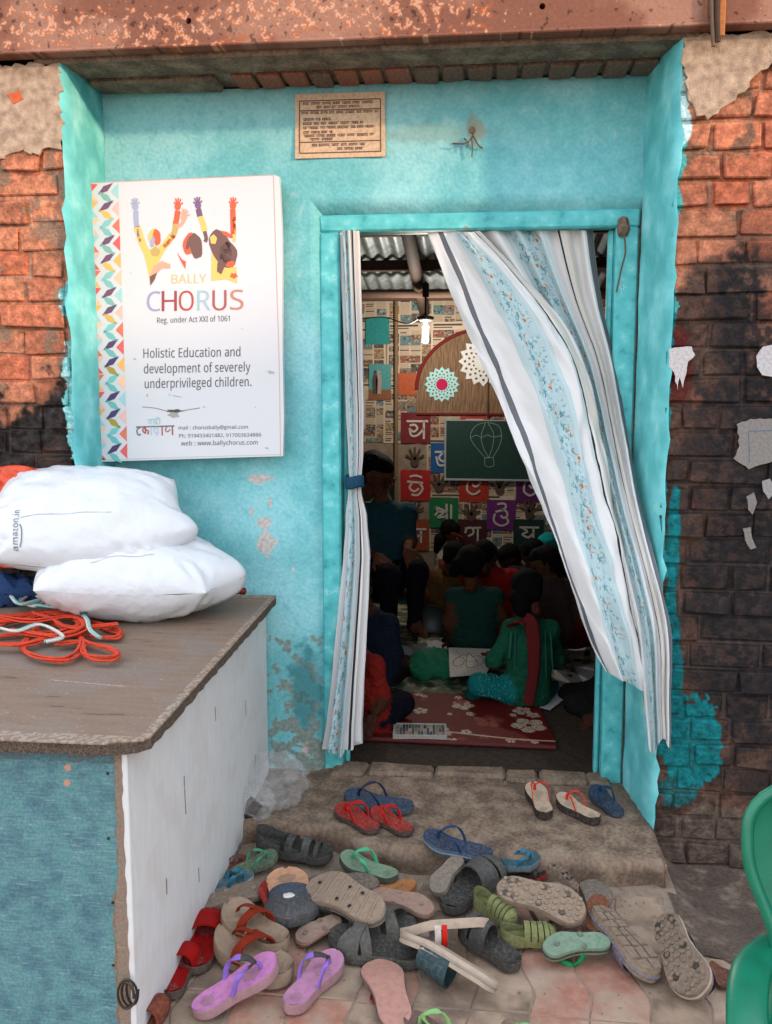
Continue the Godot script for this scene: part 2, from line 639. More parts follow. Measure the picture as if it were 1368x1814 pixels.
func build_paving_and_step() -> void:
	var ground := structure("ground")
	var g := Geo.new()
	g.face(Vector3(-30, -0.13, 30), Vector3(30, -0.13, 30), Vector3(30, -0.13, -30), Vector3(-30, -0.13, -30))
	put(ground, "earth", g.done(), M.concrete)
	# zigzag pavers, sanded joints between them
	var road := structure("pavement")
	var sand := Geo.new()
	sand.face(Vector3(-3.0, -0.0036, 3.2), Vector3(3.0, -0.0036, 3.2), Vector3(3.0, -0.0036, 0.72), Vector3(-3.0, -0.0036, 0.72))
	sand.face(Vector3(-3.0, -0.0036, 0.72), Vector3(0.575, -0.0036, 0.72), Vector3(0.575, -0.0036, 0.2), Vector3(-3.0, -0.0036, 0.2))
	put(road, "joint_sand", sand.done(), in_world(surf(Color(0.58, 0.51, 0.445), 0.95, T.mottle, 3.0, T.grit, 0.6)))
	var dusty := noise_tex(512, 0.012, 31, 5, [[0.0, Color(0.54, 0.46, 0.4)], [0.5, Color(0.65, 0.56, 0.485)], [1.0, Color(0.73, 0.64, 0.56)]])
	var red := noise_tex(512, 0.02, 32, 6, [[0.0, Color(0.55, 0.28, 0.22)], [0.5, Color(0.63, 0.35, 0.28)], [0.7, Color(0.66, 0.42, 0.34)], [1.0, Color(0.68, 0.5, 0.43)]])
	var film := noise_tex(512, 0.012, 33, 5, [[0.0, Color(0.6, 0.52, 0.45, 0.25)], [0.38, Color(0.61, 0.53, 0.46, 0.5)], [0.6, Color(0.62, 0.55, 0.48, 0.7)], [1.0, Color(0.66, 0.58, 0.5, 0.95)]])
	var mats := [stained(in_world(surf(Color(0.92, 0.9, 0.88), 0.93, dusty, 1.9, T.grit, 0.3)), T.stain, 0.9), stained(in_world(surf(Color(1, 1, 1), 0.93, red, 2.6, T.grit, 0.5)), film, 1.1), stained(in_world(surf(Color(0.88, 0.86, 0.84), 0.93, dusty, 1.3, T.grit, 0.3)), T.stain, 1.2)]
	var zig := PackedVector2Array()
	var pw := 0.132
	var pl := 0.236
	var side := [Vector2(0, 0), Vector2(0.014, 0.25), Vector2(0.014, 0.33), Vector2(-0.014, 0.67), Vector2(-0.014, 0.75), Vector2(0, 1)]
	for s in side:
		zig.append(Vector2(pw * 0.5 - 0.0014 + s.x, (s.y - 0.5) * (pl - 0.003)))
	for k in side.size():
		var s: Vector2 = side[side.size() - 1 - k]
		zig.append(Vector2(-pw * 0.5 + 0.0014 + s.x, (s.y - 0.5) * (pl - 0.003)))
	var pg := Geo.new()
	pg.slab(zig, -0.04, 0.0, 0.003)
	pg.move(Transform3D(Basis(Vector3.RIGHT, -PI / 2), Vector3.ZERO))
	var pm := pg.done()
	for i in range(-9, 10):
		for j in 9:
			var x := i * pw + 0.075
			var z := 0.62 + j * pl + posmod(i * 5, 3) * 0.003
			if z > 2.3 or (x > 0.6 and z < 0.8):
				continue
			var kind := 0 if rng.randf() < 0.6 else 2
			if i in [1, 2] or (i == -2 and j % 2 == 1) or (i == -4 and j % 3 != 0) or (i == -3 and j == 2) or i in [-7, 6]:
				kind = 1
			var o := put(road, "paver", pm, mats[kind], Vector3(x, rng.randf_range(-0.0016, 0.0), z), Basis.from_euler(Vector3(rng.randf_range(-0.006, 0.006), 0, rng.randf_range(-0.008, 0.008))))
			o.name = o.name
	# cement fill between the pavers and the step
	var fill := Geo.new()
	fill.box(Vector3(-1.3, -0.05, 0.2), Vector3(0.575, -0.004, 0.54), 0.003)
	put(road, "cement_edge", fill.done(), M.concrete)
	# the doorstep: worn cement with a broken nose
	var step := structure("doorstep")
	var rows := []
	var nz := 16
	var nx := 60
	var fn := FastNoiseLite.new()
	fn.seed = 5
	fn.frequency = 6.0
	for j in nz + 5:
		var row := []
		for i in nx + 1:
			var x := lerpf(-1.21, 0.545, float(i) / nx)
			var nose := 0.36 + 0.105 * smooth(-0.43, -0.28, x) + fn.get_noise_2d(x, 3.0) * 0.014
			var p: Vector3
			if j <= nz:
				var z := lerpf(-0.02, nose - 0.008, float(j) / nz)
				var h := 0.068 + fn.get_noise_2d(x * 1.4, z * 1.4) * 0.003 + fn.get_noise_2d(x * 5.0, z * 5.0 + 9.0) * 0.0015
				if j == nz:
					h -= 0.003
				p = Vector3(x, h, z)
			else:
				var t := float(j - nz) / 4.0
				var brk := maxf(0.0, fn.get_noise_2d(x * 2.2 + 4.0, 8.0)) * 0.05
				p = Vector3(x, 0.06 * (1.0 - t) - 0.02 * t, nose - brk * smooth(0.1, 0.6, t) + fn.get_noise_2d(x * 6.0, t * 3.0) * 0.006)
			row.append(p)
		rows.append(row)
	var sg := Geo.new()
	sg.grid(rows, false, true)
	put(step, "tread", sg.done(true), M.concrete)
	var cap := Geo.new()
	cap.box(Vector3(0.5452, -0.12, 0.0), Vector3(0.553, 0.0635, 0.458), 0.002)
	put(step, "end_face", cap.done(), M.concrete)
	# raised rim of the sill, broken into lumps
	var rim_x := -0.47
	while rim_x < 0.45:
		var wdt := rng.randf_range(0.1, 0.24)
		var lump := Geo.new()
		lump.box(Vector3(rim_x, 0.03, -0.06), Vector3(minf(rim_x + wdt, 0.47), 0.084 + rng.randf_range(-0.006, 0.004), 0.028 + rng.randf_range(-0.012, 0.012)), 0.01, 0.006, rng)
		put(step, "sill_lump", lump.done(), M.concrete)
		rim_x += wdt + 0.002
	# sloping cement apron at the foot of the right hand wall
	var ap := Geo.new()
	var arows := []
	for j in 9:
		var row := []
		var t := j / 8.0
		for i in 25:
			var x := lerpf(0.552, 1.4, i / 24.0)
			var reach := 0.5 + smooth(0.57, 0.72, x) * 0.08 + fn.get_noise_2d(x * 1.3, 20.0) * 0.03
			var rise := lerpf(-0.056, 0.002, smooth(0.18, 0.95, t)) if x > 0.6 else lerpf(-0.03, 0.002, smooth(0.1, 0.7, t))
			row.append(Vector3(x, rise + fn.get_noise_2d(x * 2.5, t * 2.0) * 0.01 * sin(PI * t), 0.235 + reach * t))
		arows.append(row)
	ap.grid(arows, false, true)
	var apron := structure("cement_apron")
	put(apron, "apron", ap.done(true), stained(in_world(surf(Color(0.72, 0.69, 0.68), 0.95, T.concrete, 2.3, T.grit, 0.6)), T.stain, 1.3))


# courses of bricks between x0 and x1, listed as [x0, x1, y0, y1]
func courses(x0: float, x1: float, top: float, bottom: float, pitch: float, sd: int) -> Array:
	var r := RandomNumberGenerator.new()
	r.seed = sd
	var out := []
	var y := top
	var n := 0
	while y > bottom:
		var x := x0 - r.randf_range(0.0, 0.05) - (0.11 if n % 2 else 0.0)
		while x < x1:
			var long := 0.205 if r.randf() < 0.22 else 0.108
			long += r.randf_range(-0.018, 0.022)
			var a := maxf(x, x0)
			var b := minf(x + long, x1)
			if b - a > 0.025:
				out.append([a, b, maxf(y - pitch + 0.012, bottom) + r.randf_range(-0.003, 0.004), y + r.randf_range(-0.004, 0.001)])
			x += long + r.randf_range(0.009, 0.02)
		y -= pitch
		n += 1
	return out


func brick_wall(called: String, label: String, list: Array, x0: float, x1: float, y0: float, y1: float, look: Callable, mortar: Color, sd: int) -> Node3D:
	var r := RandomNumberGenerator.new()
	r.seed = sd
	var wm := x1 - x0
	var hm := y1 - y0
	var per := 290.0
	var w := int(wm * per)
	var h := int(hm * per)
	var n1 := noise_bytes(w, h, 0.018, sd + 1, 5)
	var n2 := noise_bytes(w, h, 0.09, sd + 2, 4)
	var n3 := noise_bytes(w, h, 0.006, sd + 3, 4)
	var n4 := noise_bytes(w, h, 0.4, sd + 4, 2)
	# which brick covers which pixel
	var which := PackedInt32Array()
	which.resize(w * h)
	which.fill(-1)
	var tones := []
	for k in list.size():
		var b: Array = list[k]
		tones.append([r.randf(), r.randf()])
		for j in range(maxi(0, int((y1 - b[3] - 0.004) * per)), mini(h, int((y1 - b[2] + 0.004) * per) + 1)):
			for i in range(maxi(0, int((b[0] - 0.004 - x0) * per)), mini(w, int((b[1] + 0.004 - x0) * per) + 1)):
				which[j * w + i] = k
	var paint := func(x: float, y: float, at: int) -> Color:
		var a := n1[at] / 255.0
		var b := n2[at] / 255.0
		var c: Color
		if which[at] >= 0:
			var t: Array = tones[which[at]]
			c = Color(0.64, 0.35, 0.26).lerp(Color(0.77, 0.5, 0.38), t[0])
			c = c.lerp(Color(0.52, 0.38, 0.3), t[1] * 0.5 + 0.45 * smooth(0.5, 0.7, a))
			c = c.darkened((b - 0.5) * 0.5)
		else:
			c = mortar.darkened((b - 0.5) * 0.5)
		var seen: Color = look.call(x, y, a, b, n3[at] / 255.0, c)
		if which[at] < 0:
			seen = seen.lerp(mortar, 0.22)
		return seen.darkened((n4[at] / 255.0 - 0.5) * 0.34)
	var tex := wall_picture(x0, y1, w / per, h / per, per, paint)
	var m := plain(Color.WHITE, 0.95, 0.2)
	m.albedo_texture = tex
	m.texture_repeat = false
	relief(m, w, h, 0.22, sd + 9, 0.3)
	var root := thing(called, label, "wall")
	var bed := Geo.new()
	bed.box(Vector3(x0, y0, 0.0), Vector3(x1, y1, 0.234), 0.0)
	bed.planar(per / w, per / h, x0, y1)
	put(root, "mortar_bed", bed.done(), m)
	for b in list:
		var g := Geo.new()
		g.box(Vector3(b[0], b[2], 0.19), Vector3(b[1], b[3], 0.25 + r.randf_range(-0.01, 0.002)), r.randf_range(0.002, 0.005), 0.005, r)
		g.planar(per / w, per / h, x0, y1)
		put(root, "brick", g.done(), m)
	return root


func build_front() -> void:
	# --- right hand brick pier
	var soot := Color(0.075, 0.075, 0.085)
	var grime := Color(0.225, 0.19, 0.175)
	var tealp := Color(0.08, 0.42, 0.44)
	var right := courses(0.548, 1.3, 2.345, -0.1, 0.0777, 11)
	var look_r := func(x: float, y: float, a: float, b: float, c: float, col: Color) -> Color:
		# dried dirt of the street on the lower courses, with soot in blotches over it
		var line := 1.72 + (a - 0.5) * 0.5 + (c - 0.5) * 0.5 - (x - 0.55) * 0.1
		var dirt := smooth(line + 0.12, line - 0.12, y + (b - 0.5) * 0.2)
		if dirt > 0.02:
			col = col.lerp(grime.darkened((b - 0.5) * 0.9), dirt * (0.72 if a + b * 0.4 > 0.68 else 0.9))
		if a > 0.66 and y > line:
			col = col.lerp(Color(0.36, 0.3, 0.26), 0.6)
		var s := 0.0
		var n := a * 0.55 + b * 0.45
		s = maxf(s, blot(x, y, 0.86, 0.95, 0.22, 0.62, n, 0.35))
		s = maxf(s, blot(x, y, 0.74, 1.58, 0.07, 0.2, n, 0.4))
		s = maxf(s, blot(x, y, 0.82, 1.22, 0.1, 0.1, n, 0.4))
		s = maxf(s, blot(x, y, 1.25, 1.2, 0.3, 0.5, n, 0.35))
		col = col.lerp(soot.lightened(b * 0.12), s * (0.8 if b < 0.6 else 0.5))
		# dull red paint
		var rp := blot(x, y, 0.575, 1.46, 0.035, 0.1, a)
		col = col.lerp(Color(0.36, 0.15, 0.13).darkened((b - 0.5) * 0.4), rp * 0.8)
		# teal slopped past the corner
		var edge := x - 0.552 - (a - 0.5) * 0.05 - (0.012 if c > 0.5 else 0.0)
		if edge < 0.004 and y > 0.1:
			col = Color(0.3, 0.62, 0.62) if y > 1.6 else Color(0.15, 0.48, 0.5)
		var big := maxf(blot(x, y, 0.655, 0.335, 0.092, 0.14, a * 0.4 + 0.3 + (b - 0.5) * 0.4, 0.03), blot(x, y, 0.592, 0.5, 0.035, 0.22, a * 0.4 + 0.3, 0.1))
		big = maxf(big, blot(x, y, 0.585, 0.86, 0.018, 0.2, a, 0.1))
		big = maxf(big, blot(x, y, 0.63, 0.19, 0.06, 0.05, a, 0.1) * 0.7)
		col = col.lerp(tealp.darkened((b - 0.5) * 0.5), big * (0.93 if b < 0.82 else 0.6))
		var pale := maxf(blot(x, y, 0.568, 2.1, 0.02, 0.055, a, 0.08), blot(x, y, 0.562, 2.2, 0.02, 0.06, a, 0.08))
		col = col.lerp(Color(0.74, 0.86, 0.87), pale)
		if y < 0.1 + (a - 0.5) * 0.12:
			col = col.lerp(Color(0.36, 0.31, 0.275).darkened((b - 0.5) * 0.6), 0.75)
		return col
	brick_wall("brick_pier", "old brick pier with torn bills, black with soot and teal paint below", right, 0.548, 1.3, -0.12, 2.345, look_r, Color(0.55, 0.46, 0.39), 40)
	# --- left hand brick pier
	var left := courses(-1.8, -1.222, 2.335, 0.0, 0.0777, 23)
	var look_l := func(x: float, y: float, a: float, b: float, c: float, col: Color) -> Color:
		var line := 1.42 + (a - 0.5) * 0.35 + (c - 0.5) * 0.3
		var dirt := smooth(line + 0.1, line - 0.1, y + (b - 0.5) * 0.2)
		if dirt > 0.02:
			col = col.lerp(Color(0.12, 0.115, 0.115).lightened((b - 0.4) * 0.25), dirt * (0.92 if a + b * 0.5 > 0.5 else 0.75))
		if a > 0.6 and y > line:
			col = col.lerp(Color(0.5, 0.42, 0.36), 0.65)
		var e := x + 1.232 + (a - 0.5) * 0.07 + (b - 0.5) * 0.02
		if e > -0.012 and y < 1.75:
			col = Color(0.6, 0.78, 0.78) if b > 0.55 else Color(0.42, 0.68, 0.68)
		return col
	brick_wall("brick_pier", "old brick pier beside the sign board, orange above, black soot below", left, -1.8, -1.222, -0.05, 2.335, look_l, Color(0.56, 0.47, 0.4), 60)
	# --- cement render left on the tops of both piers
	var patches := [
		["next to the sign board", PackedVector2Array([Vector2(-1.8, 2.333), Vector2(-1.222, 2.333), Vector2(-1.2215, 2.2), Vector2(-1.224, 2.09), Vector2(-1.27, 2.095), Vector2(-1.3, 2.075), Vector2(-1.36, 2.09), Vector2(-1.41, 2.07), Vector2(-1.5, 2.1), Vector2(-1.8, 2.1)])],
		["with the torn bills", PackedVector2Array([Vector2(0.553, 2.342), Vector2(1.3, 2.342), Vector2(1.3, 2.2), Vector2(1.2, 2.26), Vector2(0.86, 2.24), Vector2(0.79, 2.262), Vector2(0.745, 2.23), Vector2(0.72, 2.19), Vector2(0.7, 2.165), Vector2(0.66, 2.145), Vector2(0.63, 2.118), Vector2(0.6, 2.13), Vector2(0.585, 2.16), Vector2(0.574, 2.2), Vector2(0.56, 2.25)])]]
	for p in patches:
		var g := Geo.new()
		g.slab(rough_edge(p[1], 0.008), 0.25, 0.2595, 0.0015)
		var o := put(self, numbered("cement_render"), g.done(), M.render_grey)
		tag(o, "grey brown cement render on the brick pier %s" % p[0], "render")
	var spot := Geo.new()
	spot.slab(rough_edge(PackedVector2Array([Vector2(-1.385, 2.25), Vector2(-1.345, 2.262), Vector2(-1.335, 2.235), Vector2(-1.365, 2.222)]), 0.003), 0.2592, 0.2615, 0.001)
	tag(put(self, "bare_brick_spot", spot.done(), M.brick_raw), "bare orange brick spot showing in the cement render", "brick")
	# --- teal wall
	var per := 310.0
	var w := int(1.78 * per)
	var h := int(2.36 * per)
	var n1 := noise_bytes(w, h, 0.006, 71, 5)
	var n2 := noise_bytes(w, h, 0.05, 72, 4)
	var n3 := noise_bytes(w, h, 0.2, 73, 3)
	var chips := []
	for c in [[463, 848, 20, 9], [470, 925, 14, 12], [473, 962, 16, 22], [446, 905, 4, 9], [478, 890, 3, 8], [520, 1010, 3, 6], [450, 1110, 4, 4], [545, 1325, 10, 12], [585, 945, 6, 18]]:
		var p := on_z(c[0], c[1], 0.0)
		chips.append([p.x, p.y, c[2] / 545.0, c[3] / 545.0])
	var tw := on_z(838, 245, 0.0)
	var paint := func(x: float, y: float, at: int) -> Color:
		var a := n1[at] / 255.0
		var b := n2[at] / 255.0
		var f := n3[at] / 255.0
		var c := Color(0.43, 0.71, 0.73).lerp(Color(0.55, 0.785, 0.805), smooth(0.3, 0.75, a))
		c = c.darkened((f - 0.5) * 0.12)
		c = c.lerp(Color(0.62, 0.83, 0.83), 0.2 * smooth(0.55, 0.85, b))
		c = c.lerp(Color(0.24, 0.56, 0.59), 0.18 * smooth(0.42, 0.12, b))
		if b > 0.83 and f > 0.55:
			c = c.lerp(Color(0.72, 0.8, 0.79), 0.5)
		for q in chips:
			var dx: float = x - q[0]
			if absf(dx) < 0.1 and absf(y - q[1]) < 0.1:
				c = c.lerp(Color(0.74, 0.71, 0.69).darkened((f - 0.5) * 0.3), blot(x, y, q[0], q[1], q[2], q[3], b, 0.08))
		if absf(x - tw.x) < 0.3 and y > 1.9:
			c = c.lerp(Color(0.62, 0.54, 0.46), blot(x, y, tw.x + 0.005, tw.y + 0.02, 0.03, 0.04, b, 0.3) * 0.6)
			c = c.lerp(Color(0.5, 0.56, 0.53), blot(x, y, tw.x - 0.12, tw.y + 0.02, 0.17, 0.03, b, 0.4) * 0.35)
		# splashed mud and peeling along the foot
		if y < 0.55:
			var mud := smooth(0.5, 0.62, b + (0.34 - y) * 0.55 + (a - 0.5) * 0.5)
			c = c.lerp(Color(0.5, 0.49, 0.45).darkened((f - 0.5) * 0.4), mud * 0.75)
			c = c.lerp(Color(0.16, 0.36, 0.38), blot(x, y, -0.56, 0.36, 0.05, 0.14, b, 0.3) * 0.5)
		return c
	var tex := wall_picture(-1.22, 2.36, w / per, h / per, per, paint)
	var m := plain(Color.WHITE, 0.8, 0.3)
	m.albedo_texture = tex
	m.texture_repeat = false
	relief(m, w, h, 0.22, 75, 0.14, 3)
	var fn := FastNoiseLite.new()
	fn.seed = 9
	fn.frequency = 3.0
	var wall := thing("plaster_wall", "teal limewashed plaster wall recessed round the doorway", "wall")
	var skin := Geo.new()
	for part in [[-1.214, -0.53, 0.05, 2.33, 22, 60], [-0.53, 0.515, 1.985, 2.33, 34, 12]]:
		var rows := []
		for j in part[5] + 1:
			var row := []
			for i in part[4] + 1:
				var x := lerpf(part[0], part[1], float(i) / part[4])
				var y := lerpf(part[2], part[3], float(j) / part[5])
				row.append(Vector3(x, y, fn.get_noise_2d(x, y) * 0.006))
			rows.append(row)
		skin.grid(rows)
	# the plaster rolls in to the frame at the side and over the head
	for edge in [[Vector2(-0.53, 0.05), Vector2(-0.53, 1.985), Vector2(-0.495, 0.05), Vector2(-0.495, 1.94)], [Vector2(-0.53, 1.985), Vector2(0.515, 1.985), Vector2(-0.495, 1.94), Vector2(0.515, 1.925)]]:
		var rows := []
		for j in 6:
			var row := []
			var t := j / 5.0
			for i in 41:
				var p: Vector2 = edge[0].lerp(edge[1], i / 40.0)
				var q: Vector2 = edge[2].lerp(edge[3], i / 40.0)
				var o := p.lerp(q, t)
				row.append(Vector3(o.x, o.y, fn.get_noise_2d(p.x, p.y) * 0.006 * (1.0 - t) - 0.036 * t * t + fn.get_noise_2d(o.x * 6.0, o.y * 6.0) * 0.006 * t))
			rows.append(row)
		skin.grid(rows, false, edge[0].y == edge[1].y)
	skin.planar(per / w, per / h, -1.22, 2.36)
	put(wall, "plaster_face", skin.done(true), m)
	var core := Geo.new()
	core.box(Vector3(-1.3, -0.04, -0.1), Vector3(-0.505, 2.6, -0.045), 0.0)
	core.box(Vector3(-0.505, 1.945, -0.1), Vector3(0.56, 2.6, -0.045), 0.0)
	core.box(Vector3(0.51, -0.04, -0.1), Vector3(0.9, 1.945, -0.045), 0.0)
	put(wall, "core", core.done(), M.render_grey)
	# side faces of the recess, their outer edge ragged where the paint laps onto the bricks
	for sgn in [-1, 1]:
		var rows := []
		for j in 61:
			var row := []
			var y := lerpf(0.0 if sgn < 0 else 0.06, 2.345, j / 60.0)
			for i in 13:
				var t := i / 12.0
				var x: float = lerpf(-1.2065, -1.2125, t) if sgn < 0 else lerpf(0.508, 0.5455, t)
				x += fn.get_noise_2d(y * 1.3, t * 2.0 + sgn) * 0.004
				var z := t * (0.254 + fn.get_noise_2d(y * 4.0, 40.0 + sgn) * 0.006)
				if i == 12:
					x += sgn * 0.004
				row.append(Vector3(x, y, z))
			# lap over the corner
			var lap := 0.004 + maxf(0.0, fn.get_noise_2d(y * 2.2, 60.0 + sgn)) * 0.03 + maxf(0.0, fn.get_noise_2d(y * 9.0, 70.0 + sgn)) * 0.008
			row.append(Vector3(row[12].x + sgn * lap, y, 0.2588))
			rows.append(row)
		var g := Geo.new()
		g.grid(rows, false, sgn > 0)
		put(wall, "reveal", g.done(true), M.teal_side)
	# --- soffit over the recess: cement strip, then bricks on edge
	var lintel := thing("brick_lintel", "row of old bricks on edge under the girder, over the teal recess", "lintel")
	put(lintel, "cement_strip", box_mesh(Vector3(-1.3, 2.332, 0.125), Vector3(0.6, 2.5, 0.262), 0.006), M.concrete)
	put(lintel, "mortar_bed", box_mesh(Vector3(-1.3, 2.338, -0.04), Vector3(0.6, 2.5, 0.124), 0.0), M.concrete)
	var sooty := surf(Color(0.42, 0.31, 0.26), 0.95, T.mottle, 4.0, T.grit, 0.6, true)
	var ruddy := surf(Color(0.62, 0.32, 0.23), 0.95, T.mottle, 4.0, T.grit, 0.6, true)
	var lx := -1.24
	while lx < 0.5:
		var bw := 0.066 + rng.randf_range(-0.004, 0.006)
		if lx > -0.78:
			put(lintel, "brick", box_mesh(Vector3(lx, 2.322 + rng.randf_range(-0.003, 0.003), 0.004), Vector3(lx + bw, 2.42, 0.118), 0.005, 0.003), ruddy if lx < -0.2 and rng.randf() < 0.75 else sooty)
		lx += bw + 0.013
	put(lintel, "cement_smear", box_mesh(Vector3(-1.2, 2.318, 0.006), Vector3(-0.8, 2.42, 0.12), 0.008, 0.003), M.concrete)
	# --- rusted steel girder
	build_girder()


func rough_edge(pts: PackedVector2Array, amount: float) -> PackedVector2Array:
	var out := PackedVector2Array()
	var n := pts.size()
	for k in n:
		var a := pts[k]
		var b := pts[(k + 1) % n]
		var steps := clampi(int(a.distance_to(b) / 0.012), 1, 40)
		for s in steps:
			var p := a.lerp(b, float(s) / steps)
			out.append(p + Vector2(rng.randf_range(-amount, amount), rng.randf_range(-amount, amount)) * (0.4 if s == 0 else 1.0))
	return out


func build_girder() -> void:
	var root := thing("steel_girder", "rust brown steel girder across the top of the doorway, paint peeling", "girder")
	var per := 330.0
	var w := int(3.1 * per)
	var h := int(0.5 * per)
	var n1 := noise_bytes(w, h, 0.008, 81, 5)
	var n2 := noise_bytes(w, h, 0.08, 82, 4)
	var n3 := noise_bytes(w, h, 0.25, 83, 3)
	var paint := func(x: float, y: float, at: int) -> Color:
		var a := n1[at] / 255.0
		var b := n2[at] / 255.0
		var f := n3[at] / 255.0
		var c := Color(0.47, 0.31, 0.25).lerp(Color(0.58, 0.42, 0.35), smooth(0.35, 0.7, a))
		c = c.darkened((f - 0.5) * 0.14)
		# peeled paint and bright rust along the middle of the left half
		var belt := smooth(0.1, 0.02, absf(y - 2.415 - (a - 0.5) * 0.06)) * smooth(0.35, -0.25, x)
		if b + f * 0.35 > 1.12 - belt * 0.34:
			c = c.lerp(Color(0.76, 0.6, 0.5) if f > 0.45 else Color(0.7, 0.38, 0.22), 0.85)
		elif belt > 0.5 and b > 0.6:
			c = c.lerp(Color(0.66, 0.34, 0.2), 0.6)
		if b < 0.2:
			c = c.darkened(0.35)
		return c
	var tex := wall_picture(-1.8, 2.8, w / per, h / per, per, paint)
	var m := plain(Color.WHITE, 0.85, 0.3)
	m.albedo_texture = tex
	m.texture_repeat = false
	relief(m, w, h, 0.2, 85, 0.08)
	# web with two bolt holes
	var holes := [on_z(334, 37, 0.3), on_z(961, 11, 0.3)]
	var g := Geo.new()
	var xs := [-1.8, holes[0].x - 0.02, holes[0].x + 0.02, holes[1].x - 0.02, holes[1].x + 0.02, 1.3]
	for k in 5:
		if k == 1 or k == 3:
			var c: Vector3 = holes[0 if k == 1 else 1]
			g.face(Vector3(xs[k], 2.345, 0.3), Vector3(xs[k + 1], 2.345, 0.3), Vector3(xs[k + 1], c.y - 0.02, 0.3), Vector3(xs[k], c.y - 0.02, 0.3))
			g.face(Vector3(xs[k], c.y + 0.02, 0.3), Vector3(xs[k + 1], c.y + 0.02, 0.3), Vector3(xs[k + 1], 2.8, 0.3), Vector3(xs[k], 2.8, 0.3))
			for s in 16:
				var a0 := TAU * s / 16.0
				var a1 := TAU * (s + 1) / 16.0
				var d0 := Vector3(cos(a0), sin(a0), 0)
				var d1 := Vector3(cos(a1), sin(a1), 0)
				var o0 := d0 * 0.02 / maxf(absf(d0.x), absf(d0.y))
				var o1 := d1 * 0.02 / maxf(absf(d1.x), absf(d1.y))
				var base := Vector3(c.x, c.y, 0.3)
				g.face(base + d0 * 0.0085, base + o0, base + o1, base + d1 * 0.0085)
				g.face(base + d0 * 0.0085 - Vector3(0, 0, 0.04), base + d0 * 0.0085, base + d1 * 0.0085, base + d1 * 0.0085 - Vector3(0, 0, 0.04))
		else:
			g.face(Vector3(xs[k], 2.345, 0.3), Vector3(xs[k + 1], 2.345, 0.3), Vector3(xs[k + 1], 2.8, 0.3), Vector3(xs[k], 2.8, 0.3))
	g.planar(per / w, per / h, -1.8, 2.8)
	put(root, "web", g.done(), m)
	var body := Geo.new()
	body.box(Vector3(-1.8, 2.352, -0.05), Vector3(1.3, 2.8, 0.255), 0.0)
	put(root, "back", body.done(), M.hole)
	var fl := Geo.new()
	fl.box(Vector3(-1.8, 2.3465, 0.2555), Vector3(1.3, 2.356, 0.308), 0.003)
	fl.planar(per / w, per / h, -1.8, 2.8)
	put(root, "bottom_flange", fl.done(), m)


func build_door_frame() -> void:
	var root := thing("door_frame", "chipped teal painted wooden door frame", "door frame")
	put(root, "jamb", frame_bar(Vector3(-0.5, 0.03, -0.105), Vector3(-0.437, 1.884, -0.02)), M.teal_wood)
	put(root, "jamb", frame_bar(Vector3(0.437, 0.05, -0.105), Vector3(0.505, 1.884, -0.016)), M.teal_wood)
	put(root, "head", frame_bar(Vector3(-0.503, 1.885, -0.105), Vector3(0.508, 1.938, -0.018)), M.teal_wood)
	put(root, "stop", frame_bar(Vector3(-0.4365, 0.05, -0.1), Vector3(-0.42, 1.8835, -0.06)), M.teal_wood)
	put(root, "stop", frame_bar(Vector3(0.42, 0.05, -0.1), Vector3(0.4365, 1.8835, -0.06)), M.teal_wood)
	# bare plaster patches where the jamb has lost its paint
	for q in [[588, 838, 8, 16], [590, 905, 7, 20], [586, 955, 5, 10]]:
		var p := on_z(q[0], q[1], -0.019)
		var g := Geo.new()
		var pts := PackedVector2Array()
		for k in 14:
			var a := TAU * k / 14.0
			var rr := rng.randf_range(0.6, 1.15)
			pts.append(Vector2(clampf(p.x + cos(a) * q[2] / 545.0 * rr, -0.499, -0.438), p.y + sin(a) * q[3] / 545.0 * rr))
		g.slab(pts, -0.0198, -0.0188)
		put(root, "bare_patch", g.done(), surf(Color(0.72, 0.68, 0.65), 0.9, T.mottle, 6.0, T.fine, 0.2))


func frame_bar(lo: Vector3, hi: Vector3) -> ArrayMesh:
	var g := Geo.new()
	g.box(lo, hi, 0.006, 0.0025, rng)
	return g.done()


